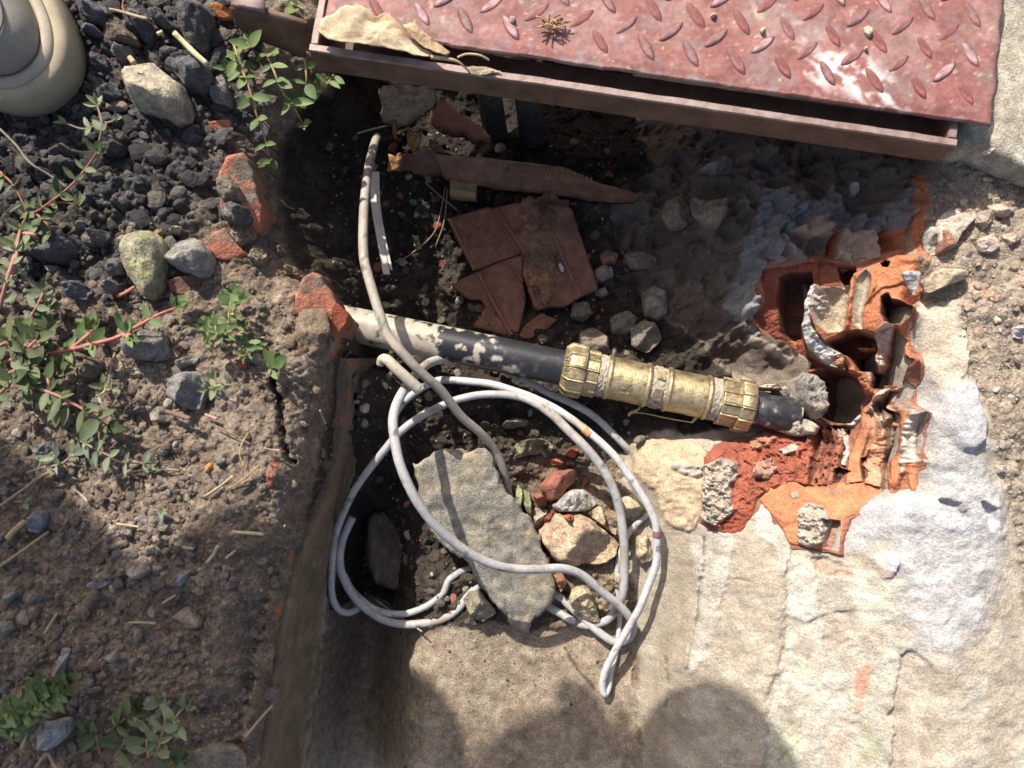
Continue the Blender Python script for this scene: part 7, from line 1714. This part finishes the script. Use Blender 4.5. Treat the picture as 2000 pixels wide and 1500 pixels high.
for s in (-1, 1):
    blob('ear', (-.43, .572 + s * .092, .83), .022, (0.40, 0.24, 0.17), 'skin', person, 8, (1, .5, 1.2))
    blob('eye', (-.347, .569 + s * .032, .815), .011, (0.6, 0.58, 0.55), 'skin', person, 8)
blob('nose', (-.327, .567, .785), .016, (0.42, 0.26, 0.18), 'skin', person, 8, (1, .8, 1.2))
blob('mouth', (-.350, .567, .748), .017, (0.36, 0.15, 0.12), 'skin', person, 8, (.6, 1.3, .5))

def shoe(toe, d, lab=None):
    sd_ = np.array((-d[1], d[0], 0.0)); Ln, W = 0.315, 0.128
    ctr = np.array((toe[0], toe[1], 0.0)) + d * (W / 2) - d * Ln / 2
    root = empty('shoe', Vector(ctr) - Vector(person.location), parent=person)
    n = 96
    def ring(inset, z, zk=0.0, narrow=0.0):
        out = []
        for k in range(n):
            a = 2 * math.pi * k / n; ca, sa = math.cos(a), math.sin(a)
            l = (Ln / 2 - inset) * math.copysign(abs(ca) ** 0.86, ca); w = (W / 2 - inset) * math.copysign(abs(sa) ** 0.86, sa)
            w *= 1 - 0.16 * sstep(0.3, -1.0, l / (Ln / 2)) - narrow
            out.append(ctr + d * l + sd_ * w + np.array((0, 0, z + zk * (1 - sstep(-0.2, 0.75, l / (Ln / 2))))))
        return np.array(out)
    def stack(name, rings, col, mat, ctop=True):
        V = np.vstack(rings); F = []
        for r in range(len(rings) - 1):
            for k in range(n):
                j = (k + 1) % n; F.append((r * n + k, r * n + j, (r + 1) * n + j, (r + 1) * n + k))
        if ctop: F.append(tuple((len(rings) - 1) * n + k for k in range(n)))
        F.append(tuple(range(n))[::-1])
        cc = mottled(V, col, nseed(), 0.12, 60)
        return mesh_obj(name, V, F, M[mat], root, cc)
    stack('sole', [ring(.004, .001), ring(.0, .005), ring(-.001, .018), ring(.0, .030), ring(.003, .034), ring(.008, .035)], (0.33, 0.275, 0.185), 'upper')
    stack('welt', [ring(.008, .034), ring(.0095, .037), ring(.013, .040), ring(.0165, .0395), ring(.018, .036)], (0.37, 0.32, 0.235), 'upper')
    stack('toe_cap', [ring(.017, .034), ring(.018, .044), ring(.021, .054, .006), ring(.027, .062, .016), ring(.036, .068, .026, .02), ring(.046, .071, .040, .05), ring(.054, .070, .055, .1)], (0.24, 0.22, 0.185), 'upper')
    # white tongue and stitched seam
    sm = [ring(.0295, .0655, .018, .0)[k] for k in range(n)]
    Vt, Ft = tube_geo(np.array(sm + [sm[0]]), .0009, 6); mesh_obj('seam', Vt, Ft, M['upper'], root, (0.13, 0.12, 0.12))
    tg = [ctr + d * (.055 - .05 * i) + sd_ * (j * .028) + np.array((0, 0, .079 + .018 * i - abs(j) * .006)) for i in range(4) for j in (-1, 0, 1)]
    mesh_obj('tongue', tg, [(i * 3 + j, i * 3 + j + 1, i * 3 + j + 4, i * 3 + j + 3) for i in range(3) for j in range(2)], M['upper'], root, (0.55, 0.55, 0.56))
    return root
shoe(toe_c, sdir)
shoe(np.array((-.86, .70, 0)), sdir)
